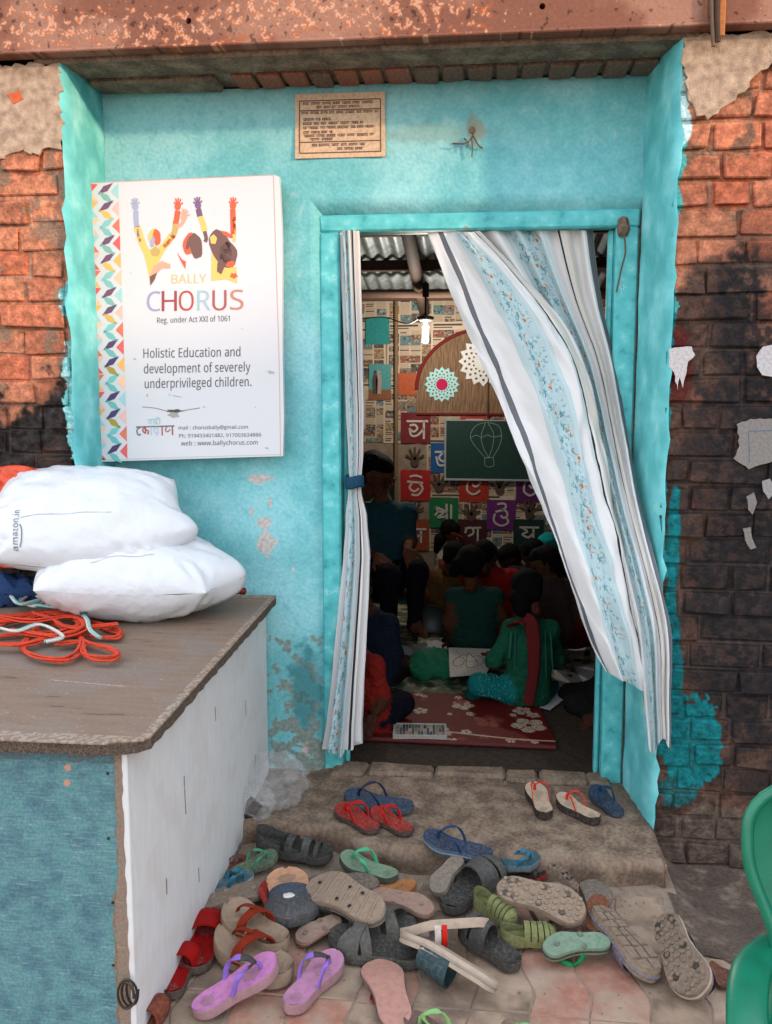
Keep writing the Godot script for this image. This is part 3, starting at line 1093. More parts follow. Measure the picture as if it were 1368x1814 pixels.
func build_room() -> void:
	# floor, side walls and a lean-to tin roof that falls towards the back
	var floor_o := structure("floor")
	put(floor_o, "floor_slab", box_mesh(Vector3(-1.9, -0.04, -3.2), Vector3(1.7, 0.075, -0.055), 0.0), in_world(surf(Color(0.42, 0.38, 0.35), 0.9, T.concrete, 1.3, T.grit, 0.4)))
	var wallm := in_world(surf(Color(0.5, 0.44, 0.38), 0.95, T.mottle, 1.5, T.grit, 0.4))
	var wl := structure("wall_left")
	put(wl, "face", box_mesh(Vector3(-1.9, 0.05, -3.2), Vector3(-1.8, 2.8, -0.1), 0.0), wallm)
	var wr := structure("wall_right")
	put(wr, "face", box_mesh(Vector3(1.6, 0.05, -3.2), Vector3(1.7, 2.8, -0.1), 0.0), wallm)
	var wf := structure("wall_front")
	var fg := Geo.new()
	fg.box(Vector3(-1.9, 0.05, -0.135), Vector3(-0.51, 2.75, -0.106), 0.0)
	fg.box(Vector3(0.51, 0.05, -0.135), Vector3(1.7, 2.75, -0.106), 0.0)
	fg.box(Vector3(-0.51, 1.94, -0.135), Vector3(0.51, 2.75, -0.106), 0.0)
	put(wf, "face", fg.done(), wallm)
	# roof sheets, each its own corrugated length
	var roof := structure("ceiling")
	var sheet_w := 0.62
	for k in 6:
		for half in 2:
			var x0 := -1.9 + k * (sheet_w - 0.02)
			var z0 := 0.0 if half == 0 else -1.5
			var z1 := -1.6 if half == 0 else -3.25
			var rows := []
			for j in 2:
				var row := []
				var z := z0 if j == 0 else z1
				for i in 73:
					var x := x0 + sheet_w * i / 72.0
					row.append(Vector3(x, roof_y(z) + cos(TAU * i / 72.0 * 8.0) * 0.011 + half * -0.004 + k * 0.0012, z))
				rows.append(row)
			var g := Geo.new()
			g.grid(rows, false, true)
			put(roof, "tin_sheet", g.done(true), M.tin)
	# dark purlins and a centre rafter
	for z in [-0.55, -1.05, -1.6, -2.15, -2.75]:
		put(roof, "purlin", box_mesh(Vector3(-1.8, roof_y(z) - 0.075, z - 0.025), Vector3(1.6, roof_y(z) - 0.016, z + 0.025), 0.004), M.old_wood)
	var rg := Geo.new()
	rg.tube([Vector3(-0.33, roof_y(-0.3) - 0.11, -0.3), Vector3(-0.33, roof_y(-2.9) - 0.11, -2.9)], 0.035, 8)
	put(roof, "rafter", rg.done(true), M.old_wood)
	var tie := Geo.new()
	tie.tube([Vector3(-1.8, 1.915, -2.35), Vector3(1.6, 1.9, -2.35)], 0.026, 8)
	put(roof, "tie_pole", tie.done(true), M.old_wood)


func roof_y(z: float) -> float:
	return 2.5 + z * 0.19


func build_neighbour() -> void:
	# the house to the right, beyond the frame, whose eaves cut the low sun off the lower wall
	var root := thing("neighbour_house", "plain plastered house standing farther along the lane to the right", "house")
	var m := in_world(surf(Color(0.72, 0.66, 0.58), 0.9, T.mottle, 0.8, T.grit, 0.4))
	var y0 := 1.75 + 0.233 * 8.0
	put(root, "wall", box_mesh(Vector3(8.1, -0.05, 1.0), Vector3(13.0, y0 - 0.12, 9.0), 0.01), m)
	put(root, "roof_slab", box_mesh(Vector3(8.0, y0 - 0.118, 0.9), Vector3(13.1, y0, 9.1), 0.01), M.concrete)


# ---------------------------------------------------------------- the counter at the left and what lies on it
func noise_long(w: int, h: int, freq: float, sd: int, sx: int, sy: int) -> PackedByteArray:
	var n := FastNoiseLite.new()
	n.seed = sd
	n.frequency = freq
	n.fractal_octaves = 4
	var im := n.get_image(maxi(4, w / sx), maxi(4, h / sy))
	im.convert(Image.FORMAT_L8)
	im.resize(w, h, Image.INTERPOLATE_CUBIC)
	return im.get_data()


func pictured(tex: Texture2D, rough := 0.8, spec := 0.3) -> StandardMaterial3D:
	var m := plain(Color.WHITE, rough, spec)
	m.albedo_texture = tex
	m.texture_repeat = false
	return m


func build_counter_and_load() -> void:
	var root := thing("wooden_counter", "boxy wooden counter with a weathered brown top, blue front and white side", "counter")
	# top board
	var per := 300.0
	var w := int(1.3 * per)
	var h := int(1.2 * per)
	var f1 := noise_long(w, h, 0.12, 101, 8, 1)
	var f2 := noise_bytes(w, h, 0.012, 102, 4)
	var f3 := noise_bytes(w, h, 0.2, 103, 3)
	var top_paint := func(x: float, y: float, at: int) -> Color:
		var a := f1[at] / 255.0
		var b := f2[at] / 255.0
		var f := f3[at] / 255.0
		var c := Color(0.45, 0.375, 0.32).lerp(Color(0.5, 0.42, 0.36), a)
		c = c.lerp(Color(0.47, 0.44, 0.42), smooth(0.5, 0.7, b) * 0.4).darkened((f - 0.5) * 0.08)
		if f > 0.82 and b > 0.45:
			c = c.lerp(Color(0.7, 0.63, 0.57), 0.5)
		if a < 0.17 and b < 0.45:
			c = c.darkened(0.2)
		# a long pale scratch
		if absf((y + 0.9) - (x + 0.9) * -0.12) < 0.002 and x > -1.0 and x < -0.8:
			c = c.lightened(0.25)
		if (x > -0.66 or y > -0.1 or y < -1.175) and f > 0.5:
			c = c.lerp(Color(0.66, 0.58, 0.51), 0.6)
		return c
	var tex := wall_picture(-1.92, -0.02, w / per, h / per, per, top_paint)
	var tg := Geo.new()
	var out := PackedVector2Array([Vector2(-1.92, -0.062), Vector2(-0.642, -0.062), Vector2(-0.64, -1.165), Vector2(-0.648, -1.188), Vector2(-0.675, -1.196), Vector2(-0.7, -1.2), Vector2(-0.72, -1.213), Vector2(-1.92, -1.225)])
	tg.slab(out, 0.6955, 0.7, 0.0015)
	tg.planar(per / w, per / h, -1.92, -0.02)
	tg.move(Transform3D(Basis(Vector3(1, 0, 0), Vector3(0, 0, -1), Vector3(0, 1, 0)), Vector3.ZERO))
	put(root, "top_board", tg.done(), pictured(tex, 0.75))
	# a darker ply under the top, splintered along its edge
	var ply := Geo.new()
	var out2 := PackedVector2Array()
	for p in rough_edge(PackedVector2Array([Vector2(-1.9, -0.066), Vector2(-0.643, -0.066), Vector2(-0.641, -1.17), Vector2(-0.66, -1.192), Vector2(-0.72, -1.21), Vector2(-1.9, -1.222)]), 0.003):
		out2.append(p)
	ply.slab(out2, 0.672, 0.6953, 0.0)
	ply.move(Transform3D(Basis(Vector3(1, 0, 0), Vector3(0, 0, -1), Vector3(0, 1, 0)), Vector3.ZERO))
	put(root, "top_edge", ply.done(), surf(Color(0.24, 0.19, 0.16), 0.95, T.mottle, 8.0, T.grit, 0.8, true))
	# blue front
	per = 420.0
	w = int(1.25 * per)
	h = int(0.7 * per)
	var g1 := noise_long(w, h, 0.6, 111, 10, 1)
	var g2 := noise_bytes(w, h, 0.03, 112, 5)
	var g3 := noise_long(w, h, 0.6, 113, 1, 12)
	var g4 := noise_bytes(w, h, 0.3, 114, 3)
	var blue_paint := func(x: float, y: float, at: int) -> Color:
		var a := g1[at] / 255.0
		var b := g2[at] / 255.0
		var c3 := g3[at] / 255.0
		var c := Color(0.3, 0.44, 0.475).lerp(Color(0.34, 0.5, 0.515), smooth(0.3, 0.65, b))
		c = c.lerp(Color(0.46, 0.58, 0.59), smooth(0.4, 0.9, a) * 0.6)
		c = c.lerp(Color(0.2, 0.28, 0.35), smooth(0.35, 0.1, b) * 0.22)
		c = c.lerp(Color(0.66, 0.7, 0.7), smooth(0.76, 0.95, a) * 0.4 + smooth(0.8, 0.95, c3) * 0.3)
		c = c.darkened((g4[at] / 255.0 - 0.5) * 0.3)
		c = c.lerp(Color(0.3, 0.33, 0.34), smooth(0.3, 0.1, a) * 0.5)
		if y > 0.64 and a + b > 0.9:
			c = c.lerp(Color(0.3, 0.3, 0.32), 0.6)
		# bare wood along the broken right edge
		var e := x + 0.712 - (c3 - 0.5) * 0.012
		if e > -0.004 + (0.0 if y > 0.36 else -0.014):
			c = Color(0.5, 0.4, 0.33).darkened((a - 0.5) * 0.4)
		for q in [[-0.815, 0.628], [-0.818, 0.595]]:
			if Vector2(x - q[0], y - q[1]).length() < 0.007:
				c = Color(0.72, 0.52, 0.44)
		return c
	var fg := Geo.new()
	fg.box(Vector3(-1.9, 0.0, 1.16), Vector3(-0.706, 0.671, 1.178), 0.002)
	fg.planar(per / w, per / h, -1.92, 0.69)
	put(root, "front_panel", fg.done(), pictured(wall_picture(-1.92, 0.69, w / per, h / per, per, blue_paint), 0.6))
	# white side
	w = int(1.2 * per)
	h = int(0.7 * per)
	var s1 := noise_long(w, h, 0.1, 121, 1, 5)
	var s2 := noise_bytes(w, h, 0.012, 122, 5)
	var marks := [[0.85, 0.33, 0.36, 0.46], [0.6, 0.48, 0.49, 0.53], [0.99, 0.25, 0.24, 0.28], [0.3, 0.4, 0.38, 0.43], [0.2, 0.2, 0.18, 0.21], [0.77, 0.16, 0.13, 0.17]]
	var white_paint := func(x: float, y: float, at: int) -> Color:
		var a := s1[at] / 255.0
		var b := s2[at] / 255.0
		var c := Color(0.79, 0.785, 0.78).lerp(Color(0.83, 0.825, 0.82), a)
		c = c.lerp(Color(0.76, 0.7, 0.67), smooth(0.55, 0.75, b) * 0.22)
		for q in marks:
			if absf(x - q[0] - (y - q[1]) * 0.06) < 0.0022 and y > q[2] and y < q[3]:
				c = Color(0.22, 0.2, 0.19)
		if y < 0.012 + a * 0.012:
			c = c.lerp(Color(0.42, 0.37, 0.33), 0.7)
		return c
	var wg := Geo.new()
	wg.box(Vector3(0.03, 0.0, -0.009), Vector3(1.182, 0.671, 0.009), 0.002)
	wg.planar(per / w, per / h, 0.0, 0.69)
	wg.move(Transform3D(Basis(Vector3(0, 0, 1), Vector3(0, 1, 0), Vector3(-1, 0, 0)), Vector3(-0.696, 0, 0)))
	put(root, "side_panel", wg.done(), pictured(wall_picture(0.0, 0.69, w / per, h / per, per, white_paint), 0.55))
	for k in 6:
		for q in [[0.655 - (k % 2) * 0.004, 0.12 + k * 0.2], [0.02, 0.1 + k * 0.2]]:
			put(root, "nail_head", tube_mesh([Vector3(-0.688, q[0], q[1]), Vector3(-0.6855, q[0], q[1])], 0.003, 8), M.iron)
	for k in 5:
		put(root, "nail_head", tube_mesh([Vector3(-0.73 - (k % 2) * 0.004, 0.06 + k * 0.14, 1.177), Vector3(-0.73 - (k % 2) * 0.004, 0.06 + k * 0.14, 1.18)], 0.003, 8), M.iron)
	var raw := Geo.new()
	raw.slab(rough_edge(PackedVector2Array([Vector2(-0.722, 0.0), Vector2(-0.697, 0.0), Vector2(-0.699, 0.671), Vector2(-0.712, 0.671), Vector2(-0.714, 0.4), Vector2(-0.724, 0.33)]), 0.002), 1.179, 1.1835, 0.001)
	put(root, "bare_edge_strip", raw.done(), surf(Color(0.66, 0.57, 0.5), 0.95, T.mottle, 10.0, T.grit, 0.8))
	for k in 3:
		var ring := []
		for s in 17:
			var a := TAU * s / 16.0
			ring.append(Vector3(-0.697 + 0.018 * cos(a) * (1.0 - k * 0.2) + k * 0.004, 0.155 + 0.032 * sin(a), 1.192 + 0.004 * k + 0.012 * sin(a * 0.5 + k)))
		put(root, "iron_ring", tube_mesh(ring, 0.0026, 6), M.iron)
	build_sacks()


# a stuffed bag lying flat: half sizes along x, y (thickness) and z
func pillow_point(u: float, v: float, side: float, half: Vector3, fn: FastNoiseLite, seam: float, crease: float) -> Vector3:
	var body := pow(maxf(0.0, 1.0 - pow(absf(u), 2.5)), 0.55) * pow(maxf(0.0, 1.0 - pow(absf(v), 2.5)), 0.55)
	var x := half.x * u * sqrt(1.0 - (0.34 - seam) * v * v)
	var z := half.z * v * sqrt(1.0 - (0.34 - seam) * u * u)
	var y := half.y * body * side
	# one corner of the mouth sticks out
	x += 0.27 * half.x * smooth(0.55, 1.0, u) * exp(-pow((v - 0.25) / 0.34, 2.0))
	y += 0.09 * half.y * smooth(0.6, 1.0, u) * exp(-pow((v - 0.25) / 0.3, 2.0)) * (1.0 - body)
	var rim := 1.0 - body
	y += crease * fn.get_noise_3d(u * 1.4, v * 1.4, side) * (0.3 + body)
	# sharp folds run in from the rim
	y -= crease * 1.1 * pow(1.0 - absf(fn.get_noise_3d(u * 0.9 + 5.0, v * 1.7, side * 3.0)), 9.0) * smooth(0.0, 0.5, body) * (1.15 - body)
	y += crease * 1.3 * rim * absf(fn.get_noise_2d(atan2(v, u) * 2.2, 7.0 * side)) * side * smooth(0.0, 0.3, body)
	# corner pleats
	var corner := absf(u * v)
	y += crease * 0.9 * sin((absf(u) - absf(v)) * 26.0) * smooth(0.35, 0.8, corner) * (1.0 - smooth(0.8, 1.0, maxf(absf(u), absf(v))))
	return Vector3(x, y, z)


func pillow(half: Vector3, sd: int, seam := 0.1, crease := 0.012, n := 44) -> ArrayMesh:
	var fn := FastNoiseLite.new()
	fn.seed = sd
	fn.frequency = 1.1
	fn.fractal_octaves = 4
	fn.fractal_gain = 0.55
	var g := Geo.new()
	for side in [1.0, -1.0]:
		var rows := []
		for j in n + 1:
			var row := []
			for i in n + 1:
				row.append(pillow_point(sin((i * 2.0 / n - 1.0) * PI / 2), sin((j * 2.0 / n - 1.0) * PI / 2), side, half, fn, seam, crease))
			rows.append(row)
		g.grid(rows, false, side > 0.0)
	return g.done(true)


func build_sacks() -> void:
	var film := surf(Color(0.79, 0.795, 0.805), 0.34, null, 2.0, T.soft, 1.2, false, 0.5)
	film.subsurf_scatter_enabled = true
	film.subsurf_scatter_strength = 0.08
	var grey := plain(Color(0.42, 0.42, 0.43), 0.6)
	# lower bag
	var c := on_y(238, 1085, 0.7)
	var lower := thing("mailing_bag", "plump white plastic mailing bag lying on the counter, under the other white bag", "bag", Vector3(c.x + 0.005, 0.826, c.z + 0.005), "white mailing bags")
	lower.rotation = Vector3(0.1, 0.16, -0.03)
	var half_l := Vector3(0.272, 0.13, 0.19)
	put(lower, "film", pillow(half_l, 301, 0.13, 0.012), film)
	put(lower, "grey_label_patch", bent_patch(half_l, 301, 0.13, 0.012, Vector2(-0.42, 0.84), Vector2(0.05, 0.035), -1.0), grey)
	put(lower, "flap_fold", bent_strip(half_l, 301, 0.13, 0.012, [Vector2(-0.35, 0.78), Vector2(-0.1, 0.72), Vector2(0.2, 0.7), Vector2(0.34, 0.66)], 0.003), film)
	# upper bag
	var upper := thing("mailing_bag", "plump white plastic mailing bag with grey print, resting on the other white bag", "bag", Vector3(c.x - 0.14, 0.995, c.z + 0.015), "white mailing bags")
	upper.rotation = Vector3(0.72, 0.12, -0.06)
	var half_u := Vector3(0.275, 0.108, 0.19)
	put(upper, "film", pillow(half_u, 305, 0.12, 0.012), film)
	var fn := pillow_noise(305)
	var at := func(p: Vector2) -> Vector3:
		# the print runs up the bag near its left end
		var u := -0.56 - p.y / half_u.x
		var v := 0.9 - p.x / half_u.z
		return pillow_point(u, v, 1.0, half_u, fn, 0.12, 0.012) + Vector3(0, 0.002, 0.0012)
	put(upper, "printed_name", text_mesh("amazon.in", 0.02, 0.115, at), grey)
	var smile := Geo.new()
	stroke(smile, [Vector2(0.008, -0.006), Vector2(0.03, -0.0125), Vector2(0.055, -0.011), Vector2(0.07, -0.005)], 0.0032, 0.0, func(p: Vector2, _z: float) -> Vector3: return at.call(p))
	put(upper, "printed_arrow", smile.done(), grey)
	put(upper, "flap_fold", bent_strip(half_u, 305, 0.12, 0.012, [Vector2(-0.55, 0.42), Vector2(-0.2, 0.36), Vector2(0.1, 0.34), Vector2(0.4, 0.3)], 0.003), film)
	# --- orange tarpaulin bundle behind, with blue lining showing
	var orange := surf(Color(0.83, 0.27, 0.12), 0.5, T.mottle, 2.0, T.soft, 1.0, false, 0.5)
	var tarp := thing("orange_tarpaulin", "crumpled orange tarpaulin bundle behind the white bags on the counter", "tarpaulin", on_z(22, 915, 0.285))
	tarp.rotation = Vector3(1.4, 0.1, 0.3)
	put(tarp, "folded_sheet", pillow(Vector3(0.12, 0.024, 0.16), 311, 0.1, 0.02), orange)
	var blue := thing("blue_cloth", "dark blue patterned cloth poking out under the orange tarpaulin", "cloth", on_y(22, 1068, 0.7) + Vector3(0.0, 0.045, 0.0))
	blue.rotation = Vector3(0.0, 0.3, 0.05)
	put(blue, "fold", pillow(Vector3(0.1, 0.05, 0.07), 317, 0.2, 0.03, 24), surf(Color(0.13, 0.24, 0.42), 0.85, T.mottle, 7.0, T.fine, 0.5))
	var hood := thing("orange_tarpaulin_flap", "orange tarpaulin flap bulging over the blue cloth", "tarpaulin", on_y(18, 1040, 0.7) + Vector3(0.0, 0.09, 0.0))
	hood.rotation = Vector3(0.3, 0.3, -0.25)
	put(hood, "fold", pillow(Vector3(0.13, 0.07, 0.09), 319, 0.14, 0.03, 24), orange)
	# --- tangle of orange rope
	var cord := surf(Color(0.83, 0.26, 0.14), 0.85, T.mottle, 6.0, T.fine, 1.2)
	var rope := thing("orange_rope", "tangled heap of orange cloth rope on the counter before the white bags", "rope")
	var loops := [
		[[-20, 1098], [40, 1092], [100, 1088], [150, 1100], [190, 1118], [212, 1125], [200, 1135], [150, 1132], [90, 1128], [30, 1128], [-20, 1135]],
		[[-20, 1120], [30, 1105], [70, 1098], [60, 1125], [40, 1150], [60, 1170], [110, 1178], [135, 1165], [145, 1140], [130, 1122], [90, 1112]],
		[[140, 1140], [160, 1152], [190, 1158], [206, 1166], [200, 1177], [165, 1178], [146, 1165], [143, 1148], [120, 1150], [100, 1152]],
		[[-20, 1152], [20, 1155], [60, 1150], [100, 1135], [140, 1120], [120, 1105], [80, 1100], [30, 1112], [-20, 1112]],
		[[60, 1100], [90, 1110], [120, 1128], [165, 1125], [205, 1122]],
		[[-20, 1106], [50, 1118], [110, 1110], [140, 1113], [150, 1130], [110, 1145], [60, 1140], [20, 1132]]]
	for k in loops.size():
		for s in 5:
			var pts := []
			for q in loops[k]:
				var p := on_y(q[0], q[1], 0.7)
				pts.append(p + Vector3(rng.randf_range(-0.006, 0.006) + s * 0.0035, 0.006 + k * 0.004 + (s % 3) * 0.003 + rng.randf_range(0.0, 0.006), rng.randf_range(-0.006, 0.006) + s * 0.004))
			put(rope, "strand", tube_mesh(curve(pts, 5), 0.0042, 6, 0.6), cord)
	var pale := thing("pale_string", "frayed pale teal and white string tangled in the orange rope", "string")
	var pm := [surf(Color(0.5, 0.7, 0.68), 0.9, T.mottle, 6.0), surf(Color(0.78, 0.76, 0.72), 0.9, T.mottle, 6.0)]
	var strings := [[[30, 1085], [50, 1070], [75, 1078], [60, 1090], [40, 1085]], [[50, 1088], [80, 1092], [120, 1098], [150, 1112], [158, 1135], [175, 1150]], [[0, 1135], [30, 1140], [70, 1128], [110, 1150], [80, 1160]], [[20, 1078], [35, 1092], [70, 1084]]]
	for k in strings.size():
		for s in 2:
			var pts := []
			for q in strings[k]:
				pts.append(on_y(q[0] + s * 4, q[1] + s * 3, 0.7) + Vector3(0, 0.03 + k * 0.003 + s * 0.003, 0))
			put(pale, "strand", tube_mesh(curve(pts, 5), 0.0042, 6), pm[(k + s) % 2])
	var bits := thing("cloth_scrap", "small scrap of red and blue cloth at the back corner of the counter", "scrap", on_y(418, 1050, 0.7) + Vector3(0, 0.009, 0.0))
	put(bits, "scrap", pillow(Vector3(0.03, 0.01, 0.02), 331, 0.2, 0.01, 14), surf(Color(0.5, 0.16, 0.14), 0.9, T.mottle, 9.0))


func pillow_noise(sd: int) -> FastNoiseLite:
	var fn := FastNoiseLite.new()
	fn.seed = sd
	fn.frequency = 1.1
	fn.fractal_octaves = 4
	fn.fractal_gain = 0.55
	return fn


func bent_patch(half: Vector3, sd: int, seam: float, crease: float, c: Vector2, s: Vector2, side: float) -> ArrayMesh:
	var fn := pillow_noise(sd)
	var rows := []
	for j in 7:
		var row := []
		for i in 7:
			var u := c.x + (i / 6.0 - 0.5) * 2.0 * s.x
			var v := c.y + (j / 6.0 - 0.5) * 2.0 * s.y
			row.append(pillow_point(u, v, side, half, fn, seam, crease) * 1.006)
		rows.append(row)
	var g := Geo.new()
	g.grid(rows, false, side > 0.0)
	return g.done(true)


# the raised edge of a glued flap
func bent_strip(half: Vector3, sd: int, seam: float, crease: float, line: Array, wide: float) -> ArrayMesh:
	var fn := pillow_noise(sd)
	var pts := []
	for p in curve(line, 8):
		pts.append(pillow_point(p.x, p.y, 1.0, half, fn, seam, crease) + Vector3(0, 0.0012, 0.001))
	return tube_mesh(pts, wide * 0.5, 6, 0.35, Vector3(0, 0.2, 1.0))


# ---------------------------------------------------------------- the board with the school's name, the paper notice
var sign_o: Vector3
var sign_n: Vector3

func sign_at(x: float, y: float, lift: float) -> Vector3:
	# places on the board measured on an enlargement of the photograph
	var d := ray(150.0 + x / 3.4216, 300.0 + y / 3.4216)
	var p := EYE + d * ((sign_o - EYE).dot(sign_n) / d.dot(sign_n))
	return p + sign_n * lift


func flat_shape(g: Geo, pts: Array, lift: float, c: Color) -> void:
	var poly := PackedVector2Array()
	for p in pts:
		poly.append(Vector2(p[0], p[1]) if p is Array else p)
	var ix := Geometry2D.triangulate_polygon(poly)
	var n := g.v.size()
	for p in poly:
		g.vert(sign_at(p.x, p.y, lift), Vector2.ZERO, c.srgb_to_linear())
	for k in range(0, ix.size(), 3):
		var a := poly[ix[k]]
		# the enlargement's y runs down
		if (poly[ix[k + 1]] - a).cross(poly[ix[k + 2]] - a) < 0.0:
			g.tri(n + ix[k], n + ix[k + 2], n + ix[k + 1])
		else:
			g.tri(n + ix[k], n + ix[k + 1], n + ix[k + 2])


func flat_line(g: Geo, pts: Array, w: float, lift: float, c: Color) -> void:
	var vs := []
	for p in pts:
		vs.append(Vector2(p[0], p[1]))
	var n := g.v.size()
	stroke(g, vs, w, lift, func(p: Vector2, z: float) -> Vector3: return sign_at(p.x, p.y, z))
	for k in range(n, g.v.size()):
		g.col[k] = c.srgb_to_linear()


func oval(cx: float, cy: float, rx: float, ry: float, turn := 0.0, wob := 0.0) -> Array:
	var out := []
	for k in 18:
		var a := TAU * k / 18.0
		var q := Vector2(cos(a) * rx, sin(a) * ry) * (1.0 + wob * sin(a * 5.0 + cx))
		out.append(Vector2(cx, cy) + q.rotated(turn))
	return out


func printed(c := Color.WHITE) -> StandardMaterial3D:
	var m := plain(c, 0.45, 0.4)
	m.vertex_color_use_as_albedo = true
	return m


func build_sign_and_notice() -> void:
	var tl := on_z(162, 325, 0.1)
	var trr := on_z(495, 310, 0.072)
	var bl := on_z(178, 818, 0.1)
	sign_o = tl
	sign_n = (bl - tl).cross(trr - tl).normalized()
	if sign_n.z < 0:
		sign_n = -sign_n
	var root := thing("sign_board", "white printed school sign board with a zigzag coloured band and raised hands", "sign")
	var ring := [sign_at(38, 85, 0), sign_at(95, 1772, 0), sign_at(1202, 1738, 0), sign_at(1208, 1500, 0), sign_at(1200, 1100, 0), sign_at(1196, 380, 0), sign_at(1180, 45, 0), sign_at(1145, 32, 0)]
	var g := Geo.new()
	var back := []
	for p in ring:
		back.append(p - sign_n * 0.026)
	g.fan(ring)
	g.fan(back, true)
	g.grid([back, ring], true)
	var panel := put(root, "panel", g.done(), plain(Color(0.8, 0.8, 0.81), 0.4))
	# laths behind it hold it off the wall
	for sx in [0.1, 0.88]:
		var a := sign_at(lerpf(60, 1180, sx), 90, -0.0265)
		var b := sign_at(lerpf(90, 1190, sx), 1720, -0.0265)
		var lath := Geo.new()
		lath.box(Vector3(minf(a.x, b.x) - 0.012, b.y, 0.008), Vector3(minf(a.x, b.x) + 0.022, a.y, minf(a.z, b.z)), 0.001)
		put(root, "lath", lath.done(), M.old_wood)
	var fold := Geo.new()
	flat_line(fold, [[1145, 36], [1162, 600], [1180, 1200], [1188, 1745]], 4.0, 0.0006, Color(0.75, 0.62, 0.56))
	flat_line(fold, [[40, 82], [600, 58], [1150, 34]], 4.0, 0.0006, Color(0.8, 0.6, 0.55))
	flat_line(fold, [[100, 1762], [600, 1745], [1190, 1728]], 3.0, 0.0006, Color(0.72, 0.68, 0.66))
	# the bent crease where something struck the board, its shade drawn in flat greys
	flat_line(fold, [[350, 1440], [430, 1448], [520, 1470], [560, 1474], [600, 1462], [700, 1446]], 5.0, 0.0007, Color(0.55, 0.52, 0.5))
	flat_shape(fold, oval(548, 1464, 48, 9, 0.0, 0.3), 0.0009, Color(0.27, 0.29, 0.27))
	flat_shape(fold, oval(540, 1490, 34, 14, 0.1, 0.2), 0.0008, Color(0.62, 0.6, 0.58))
	for q in [[305, 1150, 10, 5], [380, 1370, 5, 9], [515, 1366, 6, 4], [1035, 1442, 4, 4], [1105, 1690, 12, 5], [725, 1440, 8, 4], [280, 630, 4, 4], [955, 965, 4, 3], [560, 1375, 30, 3], [785, 265, 3, 3], [1130, 1230, 22, 9]]:
		flat_shape(fold, oval(q[0], q[1], q[2], q[3], 0.2, 0.3), 0.0007, Color(0.66, 0.64, 0.63))
	fold.use_col = true
	put(panel, "crease_shading_and_scuffs", fold.done(), printed()).set_meta("kind", "stuff")
	# coloured band
	var band := Geo.new()
	var palette := [Color(0.45, 0.31, 0.42), Color(0.5, 0.68, 0.65), Color(0.45, 0.31, 0.42), Color(0.92, 0.7, 0.36), Color(0.52, 0.74, 0.74), Color(0.5, 0.72, 0.72)]
	var deep := [Color(0.3, 0.23, 0.4), Color(0.42, 0.7, 0.68), Color(0.29, 0.24, 0.42), Color(0.64, 0.58, 0.24), Color(0.45, 0.74, 0.73), Color(0.42, 0.7, 0.7)]
	var outer := [Color(0.86, 0.36, 0.36), Color(0.93, 0.68, 0.36), Color(0.94, 0.74, 0.6), Color(0.6, 0.78, 0.78), Color(0.9, 0.7, 0.66), Color(0.85, 0.45, 0.35)]
	var y := 88.0
	var k := 0
	while y < 1730.0:
		var hgt := 52.5
		var x0 := 38.0 + (y - 85.0) * 0.0345
		var lean := 34.0 if k % 2 == 0 else -34.0
		var cx := x0 + 84.0
		var c: Color = palette[k % 6].lerp(deep[k % 6], clampf((y - 700.0) / 500.0, 0.0, 1.0))
		var top_x := cx + lean * 0.5
		var bot_x := cx - lean * 0.5
		flat_shape(band, [[top_x - 24, y + (14 if lean > 0 else -6)], [top_x + 34, y - (6 if lean > 0 else -14)], [bot_x + 34, y + hgt - (6 if lean > 0 else -14) - 2], [bot_x - 24, y + hgt + (14 if lean > 0 else -6) - 2]], 0.0008, c)
		if k % 2 == 0:
			var oc: Color = outer[(k / 2) % 6]
			var od: Color = outer[(k / 2 + 3) % 6]
			flat_shape(band, [[x0 + 2, y], [x0 + 42, y + 2], [x0 + 4, y + 50]], 0.0008, oc)
			flat_shape(band, [[x0 + 4, y + 54], [x0 + 40, y + 100], [x0 + 5, y + 100]], 0.0008, outer[(k / 2 + 2) % 6])
			flat_shape(band, [[x0 + 166, y - 4], [x0 + 168, y + 92], [x0 + 122, y + 46]], 0.0008, od)
		y += hgt
		k += 1
	band.use_col = true
	put(panel, "zigzag_band", band.done(), printed())
	# three figures with raised hands, as bright patches
	var fig := Geo.new()
	var yl := Color(0.93, 0.73, 0.4)
	var rd := Color(0.85, 0.37, 0.24)
	var br := Color(0.44, 0.32, 0.3)
	var gr := Color(0.62, 0.63, 0.74)
	var ol := Color(0.73, 0.62, 0.36)
	var pk := Color(0.84, 0.62, 0.52)
	var parts := [
		[[[312, 250], [312, 300], [318, 355]], 30, gr], [[[318, 345], [335, 400], [360, 470], [395, 520]], 42, yl], [[[322, 360], [326, 400], [340, 440]], 16, gr],
		[[[565, 250], [560, 290], [552, 330]], 34, rd], [[[552, 325], [548, 370], [530, 410]], 34, ol], [[[530, 400], [500, 445], [450, 500], [420, 530]], 40, yl], [[[545, 400], [510, 440], [480, 470]], 22, rd],
		[[[690, 240], [700, 285]], 34, Color(0.45, 0.33, 0.42)], [[[700, 285], [718, 330], [728, 375]], 34, yl], [[[728, 375], [738, 420], [730, 440]], 22, br],
		[[[898, 240], [900, 300], [902, 400]], 34, rd], [[[906, 290], [908, 360], [906, 440]], 20, yl], [[[605, 300], [590, 330], [560, 350]], 22, pk]]
	for p in parts:
		flat_line(fig, p[0], p[1], 0.0008, p[2])
